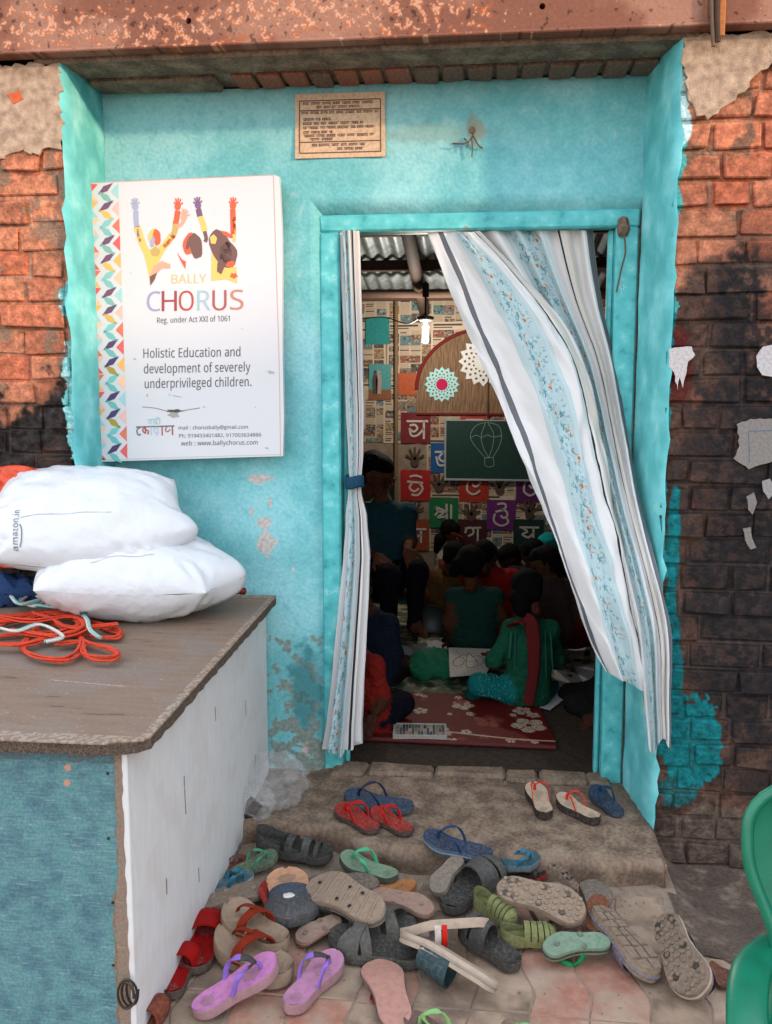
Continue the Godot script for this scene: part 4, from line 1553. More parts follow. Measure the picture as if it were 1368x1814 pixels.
	for hd in [[308, 225, gr, -0.1], [565, 225, rd, 0.1], [688, 218, Color(0.47, 0.36, 0.5), -0.15], [900, 220, rd, 0.05], [603, 290, pk, 0.25]]:
		flat_shape(fig, oval(hd[0], hd[1], 19, 24, hd[3]), 0.001, hd[2])
		for f in 5:
			var a: float = -PI / 2 + hd[3] + (f - 2) * 0.42
			flat_line(fig, [[hd[0] + cos(a) * 14, hd[1] + sin(a) * 16], [hd[0] + cos(a) * (40 if f else 34), hd[1] + sin(a) * (52 if f % 4 else 36)]], 9.0, 0.0011, hd[2])
	flat_shape(fig, oval(425, 415, 38, 56, 0.0, 0.05), 0.0012, yl)
	flat_shape(fig, oval(438, 412, 24, 50, -0.1, 0.05), 0.0013, rd)
	flat_shape(fig, oval(412, 440, 14, 34, 0.1, 0.1), 0.0014, gr)
	flat_shape(fig, oval(430, 500, 30, 28, 0.0, 0.1), 0.0013, ol)
	flat_shape(fig, [[345, 470], [400, 500], [470, 500], [500, 470], [450, 560], [420, 620], [400, 700], [393, 660], [372, 560]], 0.0007, yl)
	flat_shape(fig, [[420, 585], [470, 555], [520, 575], [520, 600], [470, 600], [430, 640], [400, 700], [398, 640]], 0.001, pk)
	flat_shape(fig, [[395, 650], [440, 625], [425, 670], [400, 705]], 0.0012, br)
	flat_shape(fig, oval(640, 450, 42, 68, 0.25, 0.04), 0.0012, rd)
	flat_shape(fig, oval(676, 465, 38, 78, -0.15, 0.06), 0.0013, br)
	flat_shape(fig, oval(632, 445, 12, 46, 0.3, 0.06), 0.0014, br)
	flat_shape(fig, [[560, 500], [590, 545], [615, 560], [612, 605], [585, 560]], 0.001, rd)
	flat_shape(fig, oval(825, 470, 62, 108, -0.35, 0.04), 0.0012, br)
	flat_shape(fig, oval(870, 520, 56, 80, 0.0, 0.05), 0.0012, br)
	flat_shape(fig, oval(782, 425, 20, 28, 0.0, 0.1), 0.0014, yl)
	flat_shape(fig, oval(865, 395, 40, 12, 0.5, 0.1), 0.0014, rd)
	flat_shape(fig, [[770, 500], [810, 560], [860, 600], [920, 590], [925, 690], [860, 665], [768, 675]], 0.001, yl)
	flat_shape(fig, oval(825, 590, 22, 44, 0.1, 0.1), 0.0015, br)
	flat_shape(fig, oval(885, 575, 28, 18, -0.3, 0.1), 0.0015, rd)
	flat_shape(fig, oval(905, 645, 22, 16, 0.0, 0.2), 0.0015, rd)
	fig.use_col = true
	put(panel, "printed_figures", fig.done(), printed())
	var dark := plain(Color(0.33, 0.33, 0.34), 0.5)
	var line := func(t: String, x: float, yb: float, x1: float, y1: float, cap: float, mat: Material) -> void:
		var dx := x1 - x
		var to3 := func(p: Vector2) -> Vector3: return sign_at(x + p.x, yb + (y1 - yb) * p.x / dx - p.y, 0.0009)
		put(panel, "lettering", text_mesh(t, cap, dx, to3), mat)
	line.call("Reg. under Act XXI of 1061", 440, 932, 880, 920, 34, dark)
	line.call("Holistic Education and", 357, 1143, 945, 1133, 56, dark)
	line.call("development of severely", 360, 1237, 1005, 1224, 56, dark)
	line.call("underprivileged children.", 365, 1327, 1012, 1313, 56, dark)
	line.call("mail : chorusbally@gmail.com", 570, 1577, 990, 1571, 22, dark)
	line.call("Ph: 919433401482, 917003634886", 573, 1626, 1070, 1619, 22, dark)
	line.call("web : www.ballychorus.com", 585, 1674, 1050, 1667, 27, dark)
	line.call("BALLY", 527, 692, 738, 688, 54, plain(Color(0.92, 0.72, 0.45), 0.5))
	var lx := [378, 468, 572, 682, 775, 882]
	var lw := [84, 92, 90, 82, 86, 82]
	var lc := [Color(0.6, 0.58, 0.72), Color(0.6, 0.26, 0.28), Color(0.7, 0.3, 0.26), Color(0.6, 0.72, 0.76), Color(0.64, 0.34, 0.33), Color(0.72, 0.5, 0.42)]
	for q in 6:
		line.call("CHORUS"[q], lx[q], 862.0 - q * 2, lx[q] + lw[q], 860.0 - q * 2, 122, plain(lc[q], 0.5))
	# the school's name once more, in Bengali
	var bn := Geo.new()
	for s in [[[380, 1516], [460, 1513]], [[400, 1518], [388, 1530], [402, 1544], [404, 1518]], [[420, 1518], [421, 1545]], [[440, 1518], [428, 1530], [440, 1545], [438, 1530]], [[455, 1545], [456, 1515], [446, 1503], [432, 1508]]]:
		flat_line(bn, s, 5.0, 0.0009, Color(0.6, 0.74, 0.76))
	var cols := [Color(0.4, 0.4, 0.42), Color(0.66, 0.3, 0.3), Color(0.66, 0.74, 0.78), Color(0.62, 0.42, 0.5)]
	var glyphs := [[[[312, 1562], [545, 1555]], 0], [[[340, 1562], [318, 1580], [326, 1610], [342, 1604]], 0], [[[368, 1562], [352, 1580], [370, 1600], [368, 1562]], 1], [[[370, 1575], [388, 1588], [382, 1606]], 1], [[[404, 1560], [405, 1612]], 2], [[[440, 1560], [420, 1580], [444, 1604], [441, 1560]], 2], [[[434, 1610], [438, 1614]], 2], [[[470, 1559], [471, 1612]], 1], [[[500, 1558], [490, 1580], [504, 1590], [520, 1575]], 3], [[[532, 1556], [534, 1610]], 1]]
	for q in glyphs:
		flat_line(bn, q[0], 8.0, 0.001, cols[q[1]])
	bn.use_col = true
	put(panel, "bengali_lettering", bn.done(), printed())
	var nail := Geo.new()
	nail.tube([sign_at(118, 1754, -0.002), sign_at(118, 1754, 0.003)], 0.003, 8)
	put(root, "nail", nail.done(true), M.iron)
	# --- paper notice
	var a := on_z(523, 167, 0.008)
	var b := on_z(682, 162, 0.008)
	var c2 := on_z(683, 277, 0.008)
	var d := on_z(523, 281, 0.008)
	var note := thing("paper_notice", "small framed cream paper notice in Bengali above the doorway", "notice")
	var ng := Geo.new()
	var nb := []
	for p in [a, d, c2, b]:
		nb.append(p + Vector3(0, 0, -0.003))
	ng.fan([a, d, c2, b])
	ng.grid([nb, [a, d, c2, b]], true)
	var sheet := put(note, "sheet", ng.done(), surf(Color(0.86, 0.74, 0.62), 0.85, T.mottle, 6.0))
	var at := func(u: float, v: float, z: float) -> Vector3:
		return a.lerp(b, u).lerp(d.lerp(c2, u), v) + Vector3(0, 0, z)
	var ink := Geo.new()
	var rule := func(u0: float, v0: float, u1: float, v1: float, wd: float) -> void:
		var n := ink.v.size()
		if absf(u1 - u0) > absf(v1 - v0):
			for q in [[u0, v0 - wd], [u0, v0 + wd], [u1, v1 + wd], [u1, v1 - wd]]:
				ink.vert(at.call(q[0], q[1], 0.0012))
		else:
			for q in [[u0 - wd * 0.7, v0], [u0 - wd * 0.7, v1], [u0 + wd * 0.7, v1], [u0 + wd * 0.7, v0]]:
				ink.vert(at.call(q[0], q[1], 0.0012))
		ink.quad(n, n + 1, n + 2, n + 3)
	for q in [[0.05, 0.11, 0.95, 0.11], [0.05, 0.92, 0.95, 0.92], [0.05, 0.11, 0.05, 0.92], [0.95, 0.11, 0.95, 0.92], [0.05, 0.26, 0.95, 0.26], [0.05, 0.75, 0.95, 0.75]]:
		rule.call(q[0], q[1], q[2], q[3], 0.008)
	var r := RandomNumberGenerator.new()
	r.seed = 77
	for ln in [[0.09, 0.91, 0.155], [0.24, 0.76, 0.215], [0.07, 0.92, 0.3], [0.09, 0.4, 0.4], [0.09, 0.76, 0.465], [0.09, 0.88, 0.53], [0.09, 0.42, 0.6], [0.1, 0.88, 0.655], [0.17, 0.44, 0.71], [0.19, 0.8, 0.8], [0.47, 0.76, 0.865]]:
		var u: float = ln[0]
		while u < ln[1] - 0.03:
			var wl := minf(r.randf_range(0.05, 0.13), ln[1] - u)
			rule.call(u, ln[2] - 0.018, u + wl, ln[2] - 0.018, 0.0045)
			var s := u + 0.006
			while s < u + wl - 0.006:
				var v0: float = ln[2] - 0.015
				if r.randf() < 0.5:
					rule.call(s, v0, s, v0 + 0.034, 0.005)
				var pts := [Vector2(s + 0.004, v0), Vector2(s - 0.004 + r.randf() * 0.004, v0 + 0.018), Vector2(s + 0.008, v0 + r.randf_range(0.022, 0.036)), Vector2(s + 0.013, v0 + 0.012)]
				stroke(ink, pts, 0.005, 0.0012, func(p: Vector2, z: float) -> Vector3: return at.call(p.x, p.y, z))
				s += 0.02
			u += wl + 0.018
	put(sheet, "lettering", ink.done(), plain(Color(0.4, 0.31, 0.27), 0.8))


# ---------------------------------------------------------------- footwear
const STATIONS := [0.0, 0.012, 0.035, 0.075, 0.13, 0.2, 0.3, 0.4, 0.5, 0.6, 0.68, 0.76, 0.83, 0.89, 0.935, 0.97, 0.99, 1.0]
const HALF_IN := [0.02, 0.045, 0.08, 0.112, 0.134, 0.142, 0.137, 0.13, 0.134, 0.15, 0.168, 0.182, 0.184, 0.168, 0.14, 0.1, 0.055, 0.02]
const HALF_OUT := [0.02, 0.045, 0.08, 0.112, 0.136, 0.148, 0.148, 0.148, 0.158, 0.175, 0.188, 0.19, 0.176, 0.15, 0.118, 0.08, 0.045, 0.02]

func half_width(t: float, right: bool) -> float:
	var list: Array = HALF_OUT if right else HALF_IN
	for k in STATIONS.size() - 1:
		if t <= STATIONS[k + 1]:
			return lerpf(list[k], list[k + 1], (t - STATIONS[k]) / (STATIONS[k + 1] - STATIONS[k]))
	return list[-1]


func shoe_mat(c: Color, dusty := true, rough := 0.75) -> StandardMaterial3D:
	var key := "shoe%s%s%s" % [c.to_html(), dusty, rough]
	if not M.has(key):
		M[key] = surf(c, rough, T.mottle, 4.0, T.fine, 0.1, dusty, 0.3)
		if dusty and c.get_luminance() < 0.32:
			M[key].detail_albedo = T.dust_thin
	return M[key]


# a point of the sole: s from -1 to 1 across, t from heel to toe
func on_sole(d: Dictionary, s: float, t: float, y: float) -> Vector3:
	var mirror: bool = d.get("left", false)
	var hw: float = half_width(t, (s > 0.0) != mirror) * d.L * d.get("wide", 1.0) * 1.06
	var bend: float = d.get("spring", 0.012) * smooth(0.62, 1.0, t) + d.get("heelup", 0.003) * smooth(0.15, 0.0, t) + d.get("curl", 0.0) * t * t
	return Vector3(s * hw, y + bend, t * d.L)


func sole_of(root: Node3D, d: Dictionary) -> void:
	var n := 9
	var top := []
	var bot := []
	var mid_rows := []
	var cup: float = d.get("cup", 0.002)
	for t in STATIONS:
		var a := []
		var b := []
		for k in n:
			var s := k * 2.0 / (n - 1) - 1.0
			a.append(on_sole(d, s * 0.965, t, d.T + cup * (pow(absf(s), 3.0) - 1.0 + smooth(0.85, 1.0, t) * 0.6 + smooth(0.1, 0.0, t) * 0.6)))
			b.append(on_sole(d, s * 0.965, t, 0.0))
		top.append(a)
		bot.append(b)
	var ring := []
	for k in STATIONS.size():
		ring.append([1.0, STATIONS[k]])
	for k in range(STATIONS.size() - 1, -1, -1):
		ring.append([-1.0, STATIONS[k]])
	var walls := []
	for h in [[0.965, 0.0], [1.0, 0.16], [1.0, 0.84], [0.965, 1.0]]:
		var row := []
		for q in ring:
			var z: float = 0.5 + (q[1] - 0.5) * (1.0 if h[0] == 1.0 else 0.985)
			var p := on_sole(d, q[0] * h[0], q[1], d.T * h[1])
			p.z = z * d.L
			row.append(p)
		walls.append(row)
	for rowset in [top, bot]:
		for k in STATIONS.size():
			for i in n:
				rowset[k][i].z = (0.5 + (STATIONS[k] - 0.5) * 0.985) * d.L
	var g := Geo.new()
	g.grid(top, false, false)
	put(root, "footbed", g.done(true), shoe_mat(d.top, d.get("dusty", true)))
	var s := Geo.new()
	s.grid(walls, true, true)
	var n2 := s.v.size()
	s.grid(bot, false, true)
	var sole := put(root, "sole", s.done(true), shoe_mat(d.side))
	if d.has("edge"):
		var piping := []
		for q in ring:
			piping.append(on_sole(d, q[0] * 1.003, q[1], d.T * 0.5))
		piping.append(piping[0])
		put(sole, "edge_stripe", tube_mesh(piping, d.T * 0.13, 5), shoe_mat(d.edge))


func thong(root: Node3D, d: Dictionary) -> void:
	var m := shoe_mat(d.strap, d.get("dusty_strap", false), 0.5)
	var px: float = -0.12 if not d.get("left", false) else 0.12
	var w: float = 0.85 * d.get("strap_w", 0.0075) * clampf(d.L / 0.22, 0.6, 1.1)
	var hgt: float = d.get("strap_h", 0.04) * clampf(d.L / 0.22, 0.5, 1.1)
	var post := on_sole(d, px, 0.8, d.T)
	put(root, "toe_post", tube_mesh([post - Vector3(0, 0.004, 0), post + Vector3(0, 0.012, -0.002), post + Vector3(0, 0.02, -0.008)], 0.0045, 8), m)
	var crown := post + Vector3(0, 0.021, -0.01)
	for s in [-1.0, 1.0]:
		var pts := [crown, on_sole(d, lerpf(px, s, 0.36), 0.7, d.T + hgt * 0.86), on_sole(d, lerpf(px, s, 0.78), 0.585, d.T + hgt), on_sole(d, s * 0.99, 0.49, d.T + hgt * 0.66), on_sole(d, s * 0.95, 0.42, d.T - 0.003)]
		var line := curve(pts, 6)
		var radii := []
		for k in line.size():
			radii.append(w * lerpf(0.72, 1.0, smooth(0.0, 0.35, float(k) / line.size())))
		var st := put(root, "strap", tube_mesh(line, radii, 10, 0.36, Vector3(0, 0.25, 1)), m)
		if d.has("strap_tip"):
			var half: Array = line.slice(0, int(line.size() * 0.42))
			var rr := []
			for k in half.size():
				rr.append(radii[k] * 1.07)
			put(st, "strap_tip", tube_mesh(half, rr, 10, 0.42, Vector3(0, 0.25, 1)), shoe_mat(d.strap_tip, true, 0.5))


# dirt pressed into the footbed under heel and ball
func foot_marks(root: Node3D, d: Dictionary) -> void:
	var r := RandomNumberGenerator.new()
	r.seed = int(d.L * 1e6)
	var m := shoe_mat(d.top.lerp(Color(0.3, 0.25, 0.22), 0.2), true, 0.9)
	for q in [[0.17, 0.5, 0.085], [0.68, 0.62, 0.1]]:
		var ring := []
		for k in 28:
			var a := TAU * k / 28.0
			var f := r.randf_range(0.72, 1.12)
			var s: float = clampf(sin(a) * q[1] * f, -0.85, 0.85)
			ring.append(on_sole(d, s, q[0] + cos(a) * q[2] * f, d.T + d.get("cup", 0.002) * (pow(absf(s), 3.0) - 1.0) + 0.0007))
		var g := Geo.new()
		g.fan(ring, true)
		put(root.get_node("footbed"), "dirt_mark", g.done(true), m)


# one moulded band over the foot: where it starts and ends along each side, and how high it stands
func band(root: Node3D, d: Dictionary, b: Array, called := "upper_band") -> void:
	var thick: float = d.get("thick", 0.0042)
	var nt := 7
	var nk := 15
	var layers := []
	for layer in 2:
		var rows := []
		for j in nt:
			var f := float(j) / (nt - 1)
			var row := []
			for k in nk:
				var a := PI * k / (nk - 1)
				var side := (1.0 - cos(a)) * 0.5
				var t := lerpf(lerpf(b[0], b[1], f), lerpf(b[2], b[3], f), side)
				var h: float = b[4]
				if b.size() > 6 and b[6]:
					h *= sqrt(maxf(0.03, 1.0 - pow(clampf((t - 0.45) / 0.545, 0.0, 1.0), 2.2)))
				else:
					h *= lerpf(1.15, 0.85, clampf((t - 0.3) / 0.6, 0.0, 1.0))
				var grow := 1.0 if layer == 1 else 0.94
				var p := on_sole(d, -cos(a) * (1.01 if layer == 1 else 0.965), t, d.T * 0.55)
				p.y += pow(sin(a), 0.75) * (h * grow - (0.0 if layer == 1 else thick * 0.6))
				row.append(p)
			rows.append(row)
		layers.append(rows)
	var g := Geo.new()
	g.grid(layers[1], false, false)
	g.grid(layers[0], false, true)
	g.grid([layers[0][0], layers[1][0]], false, false)
	g.grid([layers[1][nt - 1], layers[0][nt - 1]], false, false)
	put(root, called, g.done(true), shoe_mat(b[5], d.get("dusty_band", true), 0.65))


# a wall round the heel: how far forward it reaches, its height, its colour
func heel_counter(root: Node3D, d: Dictionary, c: Array) -> void:
	var way := []
	for k in 9:
		way.append([-1.0, lerpf(c[0], 0.0, pow(k / 8.0, 0.7))])
	for k in range(1, 10):
		way.append([1.0, lerpf(0.0, c[0], pow((k - 1) / 8.0, 1.0 / 0.7))])
	var rows := [[], [], [], []]
	for k in way.size():
		var f := sin(PI * k / (way.size() - 1.0))
		var h: float = c[1] * (0.35 + 0.65 * f)
		rows[0].append(on_sole(d, way[k][0], way[k][1], d.T * 0.5))
		rows[1].append(on_sole(d, way[k][0] * 1.02, way[k][1], d.T + h))
		rows[2].append(on_sole(d, way[k][0] * 0.92, lerpf(way[k][1], 0.4, 0.05), d.T + h))
		rows[3].append(on_sole(d, way[k][0] * 0.9, lerpf(way[k][1], 0.4, 0.05), d.T * 0.6))
	var g := Geo.new()
	g.grid(rows)
	put(root, "heel_counter", g.done(true), shoe_mat(c[2], true, 0.65))


# lumps, plugs and ribs on the underside (it faces up when the shoe lies overturned)
func tread_of(root: Node3D, d: Dictionary) -> void:
	var style: String = d.get("tread", "plugs")
	var m := shoe_mat(d.get("plug", d.side.darkened(0.25)))
	var own := shoe_mat(d.side)
	root = root.get_node("sole")
	if style in ["plugs", "ribs"]:
		var spots := [[0.0, 0.79], [-0.72, 0.42], [0.72, 0.42]]
		if style == "ribs":
			spots = [[0.05, 0.86], [-0.5, 0.52], [0.5, 0.5], [-0.55, 0.34], [0.55, 0.33]]
		for q in spots:
			var p := on_sole(d, q[0], q[1], 0.0)
			put(root, "plug", tube_mesh([p + Vector3(0, 0.003, 0), p + Vector3(0, -0.0022, 0)], 0.0075 if style == "plugs" else 0.006, 10), m)
			if style == "ribs":
				put(root, "plug_hole", tube_mesh([p + Vector3(0, 0.001, 0), p + Vector3(0, -0.0026, 0)], 0.0036, 8), M.hole)
	if style == "ribs":
		for k in 7:
			var t := 0.12 + k * 0.115
			var g := Geo.new()
			var pts := []
			for i in 7:
				var s := (i / 6.0) * 1.86 - 0.93
				pts.append(on_sole(d, s, t + 0.05 * s, -0.0008))
			g.tube(pts, 0.0042, 6, 0.35, Vector3(0, 0, 1))
			put(root, "rib", g.done(true), own)
	if style == "studs":
		var r := RandomNumberGenerator.new()
		r.seed = int(d.L * 100000.0)
		for q in [[-0.55, 0.13], [0.5, 0.12], [-0.6, 0.22], [0.55, 0.22], [-0.6, 0.52], [0.62, 0.5], [-0.55, 0.78], [0.55, 0.76]]:
			var p := on_sole(d, q[0], q[1], 0.0)
			put(root, "plug", tube_mesh([p + Vector3(0, 0.003, 0), p + Vector3(0, -0.003, 0)], 0.0085, 12), m)
		for j in 11:
			for i in 5:
				var t := 0.08 + j * 0.084
				var s := (i - 2) * 0.38 + (0.19 if j % 2 else 0.0)
				if absf(s) > 0.9 or r.randf() < 0.12:
					continue
				var p := on_sole(d, s, t, 0.0)
				put(root, "stud", tube_mesh([p + Vector3(0, 0.002, 0), p + Vector3(0, -0.0032, 0)], 0.0058, 8), own)
	if style == "blocks":
		var rows := [[0.03, 0.15, 2], [0.16, 0.28, 3], [0.29, 0.4, 2], [0.41, 0.53, 3], [0.54, 0.68, 3], [0.69, 0.83, 3], [0.84, 0.96, 2]]
		for q in rows:
			for i in q[2]:
				var s0: float = -0.95 + 1.9 * i / q[2] + 0.05
				var s1: float = -0.95 + 1.9 * (i + 1) / q[2] - 0.05
				var top := []
				var base := []
				for c in [[s0, q[0]], [s1, q[0] + 0.02 * (i % 2)], [s1, q[1]], [s0, q[1] + 0.015 * (i % 2)]]:
					base.append(on_sole(d, c[0], c[1], 0.002))
					top.append(on_sole(d, lerpf(c[0], (s0 + s1) * 0.5, 0.09), lerpf(c[1], (q[0] + q[1]) * 0.5, 0.09), -0.006))
				var g := Geo.new()
				g.grid([base, top], true, true)
				g.fan(top, true)
				put(root, "tread_block", g.done(), own)


# heel and toe: pixels of the ends of the face that shows, and its height above the paving there
func shoe(called: String, label: String, heel: Vector2, toe: Vector2, hh: float, ht: float, d: Dictionary, group := "sandals left outside the door") -> Node3D:
	var a := on_y(heel.x, heel.y, hh)
	var b := on_y(toe.x, toe.y, ht)
	var dir := (b - a).normalized()
	d.L = a.distance_to(b)
	if not d.has("T"):
		d.T = 0.018
	var over: bool = d.get("over", false)
	var up := (Vector3.UP - dir * dir.y).normalized()
	up = up.rotated(dir, deg_to_rad(d.get("roll", 0.0)) + (PI if over else 0.0))
	var across := up.cross(dir)
	var root := thing(called, label, d.get("category", "sandal"), Vector3.ZERO, group)
	root.transform = Transform3D(Basis(across, up, dir), a if over else a - up * d.T)
	sole_of(root, d)
	if d.has("strap"):
		thong(root, d)
	if not over and absf(d.get("roll", 0.0)) < 20.0:
		foot_marks(root, d)
	for q in d.get("bands", []):
		band(root, d, q)
	if d.has("counter"):
		heel_counter(root, d, d.counter)
	if over:
		tread_of(root, d)
	return root


func build_footwear() -> void:
	var v := func(x: float, y: float) -> Vector2: return Vector2(x, y)
	var dusty_side := Color(0.36, 0.31, 0.28)
	# --- on the step
	shoe("flip_flop", "blue flip-flop with a thin navy strap, on the step behind the red pair", v.call(733, 1427), v.call(610, 1409), 0.094, 0.094, {"top": Color(0.07, 0.23, 0.35), "side": Color(0.2, 0.29, 0.36), "strap": Color(0.08, 0.13, 0.24), "strap_w": 0.0045, "T": 0.02, "wide": 1.12})
	for q in [[668, 1470, 602, 1428, true], [729, 1473, 662, 1434, false]]:
		shoe("flip_flop", "small red flip-flop with red straps, one of a pair on the step", v.call(q[0], q[1]), v.call(q[2], q[3]), 0.088, 0.088, {"top": Color(0.62, 0.09, 0.06), "side": Color(0.25, 0.21, 0.2), "strap": Color(0.68, 0.1, 0.07), "left": q[4], "T": 0.015, "strap_w": 0.009, "wide": 1.1})
	for q in [[968, 1441, 945, 1391, true, "toe towards the door sill"], [1062, 1449, 988, 1411, false, "between its mate and the dark blue one"]]:
		shoe("flip_flop", "cream flip-flop with thin red straps, %s" % q[5], v.call(q[0], q[1]), v.call(q[2], q[3]), 0.094, 0.094, {"top": Color(0.78, 0.68, 0.58), "side": Color(0.1, 0.095, 0.095), "strap": Color(0.8, 0.2, 0.15), "left": q[4], "T": 0.024, "strap_w": 0.005, "strap_h": 0.05})
	shoe("flip_flop", "dark blue flip-flop on the step beside the cream pair with red straps", v.call(1100, 1440), v.call(1050, 1396), 0.09, 0.09, {"top": Color(0.06, 0.22, 0.34), "side": Color(0.1, 0.22, 0.31), "strap": Color(0.08, 0.24, 0.34), "T": 0.018, "strap_w": 0.008})
	# --- back of the pile, against the step
	shoe("flip_flop", "large blue flip-flop with frayed pale rim, lying against the edge of the step", v.call(874, 1512), v.call(750, 1482), 0.085, 0.1, {"top": Color(0.06, 0.2, 0.33), "side": Color(0.22, 0.33, 0.42), "strap": Color(0.1, 0.22, 0.34), "T": 0.02, "strap_w": 0.0052, "edge": Color(0.36, 0.45, 0.52), "wide": 1.1})
	shoe("flip_flop", "teal blue flip-flop with a broad light blue strap, beside the large blue one", v.call(884, 1528), v.call(957, 1523), 0.055, 0.06, {"top": Color(0.06, 0.35, 0.42), "side": Color(0.3, 0.44, 0.5), "strap": Color(0.16, 0.43, 0.52), "strap_w": 0.011, "left": true, "wide": 1.25})
	shoe("sandal", "thin red and black sandal half hidden under the teal blue flip-flop", v.call(900, 1556), v.call(968, 1547), 0.02, 0.024, {"top": Color(0.05, 0.045, 0.05), "side": Color(0.7, 0.1, 0.09), "T": 0.012, "bands": [[0.6, 0.7, 0.6, 0.7, 0.03, Color(0.06, 0.06, 0.06)]]})
	shoe("flip_flop", "overturned flip-flop with a plain stone grey sole, leaning on the black clog", v.call(816, 1515), v.call(766, 1573), 0.085, 0.05, {"top": Color(0.2, 0.2, 0.21), "side": Color(0.46, 0.43, 0.39), "over": true, "tread": "none", "T": 0.016, "strap": Color(0.16, 0.16, 0.17), "wide": 1.15})
	shoe("clog", "dusty black rubber clog with slits, toe against the large blue flip-flop", v.call(786, 1605), v.call(884, 1530), 0.032, 0.05, {"top": Color(0.18, 0.195, 0.195), "side": Color(0.25, 0.255, 0.25), "T": 0.024, "cup": 0.012, "wide": 1.12, "bands": [[0.5, 0.74, 0.5, 0.74, 0.062, Color(0.25, 0.265, 0.265)], [0.78, 0.995, 0.78, 0.995, 0.064, Color(0.28, 0.29, 0.285), true]]})
	shoe("sandal", "overturned brown sandal with a ribbed sole, standing up behind the studded sole", v.call(1024, 1574), v.call(978, 1524), 0.055, 0.09, {"top": Color(0.25, 0.2, 0.17), "side": Color(0.42, 0.36, 0.31), "over": true, "tread": "ribs", "T": 0.02, "roll": 12.0})
	shoe("flip_flop", "overturned big beige flip-flop with a studded sole on top of the pile", v.call(880, 1566), v.call(1038, 1608), 0.098, 0.09, {"top": Color(0.3, 0.27, 0.25), "side": Color(0.55, 0.47, 0.4), "over": true, "tread": "studs", "plug": Color(0.33, 0.29, 0.26), "T": 0.022, "left": true, "wide": 1.12, "roll": 20.0, "strap": Color(0.25, 0.22, 0.2)})
	shoe("sandal", "overturned sandal with a grey toe lying beside the studded sole", v.call(1066, 1645), v.call(1052, 1550), 0.03, 0.04, {"top": Color(0.42, 0.25, 0.15), "side": Color(0.38, 0.36, 0.33), "over": true, "tread": "none", "T": 0.016})
	shoe("sandal", "worn brown leather sandal lying open between the studded sole and the block sole", v.call(1052, 1652), v.call(1062, 1592), 0.045, 0.048, {"top": Color(0.46, 0.24, 0.13), "side": Color(0.3, 0.17, 0.11), "T": 0.01})
	# --- right hand side
	var block := shoe("sports_sandal", "overturned sports sandal with a sole of large beige blocks and a blue side", v.call(1056, 1602), v.call(1164, 1716), 0.062, 0.05, {"top": Color(0.3, 0.3, 0.4), "side": Color(0.5, 0.43, 0.37), "over": true, "tread": "blocks", "T": 0.026, "roll": -14.0, "wide": 0.95, "edge": Color(0.36, 0.37, 0.5), "bands": [[0.55, 0.75, 0.55, 0.75, 0.045, Color(0.3, 0.32, 0.46)]]})
	block.set_meta("group", "sandals left outside the door")
	shoe("sports_sandal", "sports sandal lying on its side with white and navy straps", v.call(1170, 1618), v.call(1228, 1752), 0.085, 0.06, {"top": Color(0.35, 0.33, 0.32), "side": Color(0.45, 0.39, 0.34), "over": true, "tread": "studs", "plug": Color(0.2, 0.18, 0.17), "T": 0.026, "roll": 42.0, "wide": 1.08, "edge": Color(0.66, 0.6, 0.55), "bands": [[0.4, 0.55, 0.42, 0.58, 0.055, Color(0.7, 0.69, 0.68)], [0.66, 0.86, 0.66, 0.86, 0.055, Color(0.14, 0.13, 0.27)], [0.3, 0.37, 0.3, 0.37, 0.06, Color(0.05, 0.05, 0.06)]], "dusty_band": false})
	shoe("leather_insole", "loose reddish brown leather insole on the ground beside the sports sandal", v.call(1322, 1736), v.call(1256, 1724), 0.014, 0.014, {"top": Color(0.36, 0.17, 0.1), "side": Color(0.25, 0.13, 0.09), "T": 0.006, "category": "insole", "wide": 2.5})
	shoe("flip_flop", "overturned mint green flip-flop with a dark edge and bright green strap below", v.call(1082, 1664), v.call(962, 1670), 0.058, 0.055, {"top": Color(0.14, 0.5, 0.36), "side": Color(0.4, 0.57, 0.48), "over": true, "tread": "plugs", "T": 0.02, "roll": -10.0, "strap": Color(0.08, 0.55, 0.32), "edge": Color(0.13, 0.13, 0.13), "strap_w": 0.009})
	var jelly := Color(0.4, 0.46, 0.22)
	for q in [[842, 1590, 914, 1634, 0.045, 0.04, "between the black clog and its mate"], [886, 1660, 986, 1656, 0.03, 0.03, "beside the mint green sole"]]:
		shoe("jelly_sandal", "olive green jelly sandal with a cage of straps, %s" % q[6], v.call(q[0], q[1]), v.call(q[2], q[3]), q[4], q[5], {"top": jelly, "side": Color(0.43, 0.46, 0.24), "T": 0.016, "cup": 0.008, "wide": 1.15, "thick": 0.006, "bands": [[0.4, 0.5, 0.44, 0.54, 0.042, jelly], [0.525, 0.62, 0.56, 0.65, 0.041, jelly], [0.645, 0.73, 0.67, 0.75, 0.039, jelly], [0.755, 0.83, 0.77, 0.84, 0.036, jelly], [0.85, 0.99, 0.86, 0.99, 0.038, jelly, true]], "counter": [0.45, 0.03, jelly]}, "pair of green jelly sandals")
	shoe("sandal", "overturned beige sandal with a scalloped tread, under the studded sole", v.call(1034, 1640), v.call(968, 1628), 0.03, 0.035, {"top": Color(0.2, 0.18, 0.17), "side": Color(0.42, 0.36, 0.31), "over": true, "tread": "ribs", "T": 0.018})
	# --- middle
	shoe("sandal", "cream edged sandal overturned and tilted, with a red and white strap below", v.call(866, 1624), v.call(708, 1634), 0.085, 0.085, {"top": Color(0.2, 0.1, 0.1), "side": Color(0.7, 0.62, 0.55), "T": 0.022, "over": true, "tread": "none", "roll": 36.0, "wide": 0.95, "left": true, "bands": [[0.5, 0.56, 0.52, 0.58, 0.05, Color(0.78, 0.13, 0.08)], [0.57, 0.64, 0.59, 0.66, 0.05, Color(0.8, 0.75, 0.7)]], "dusty_band": false})
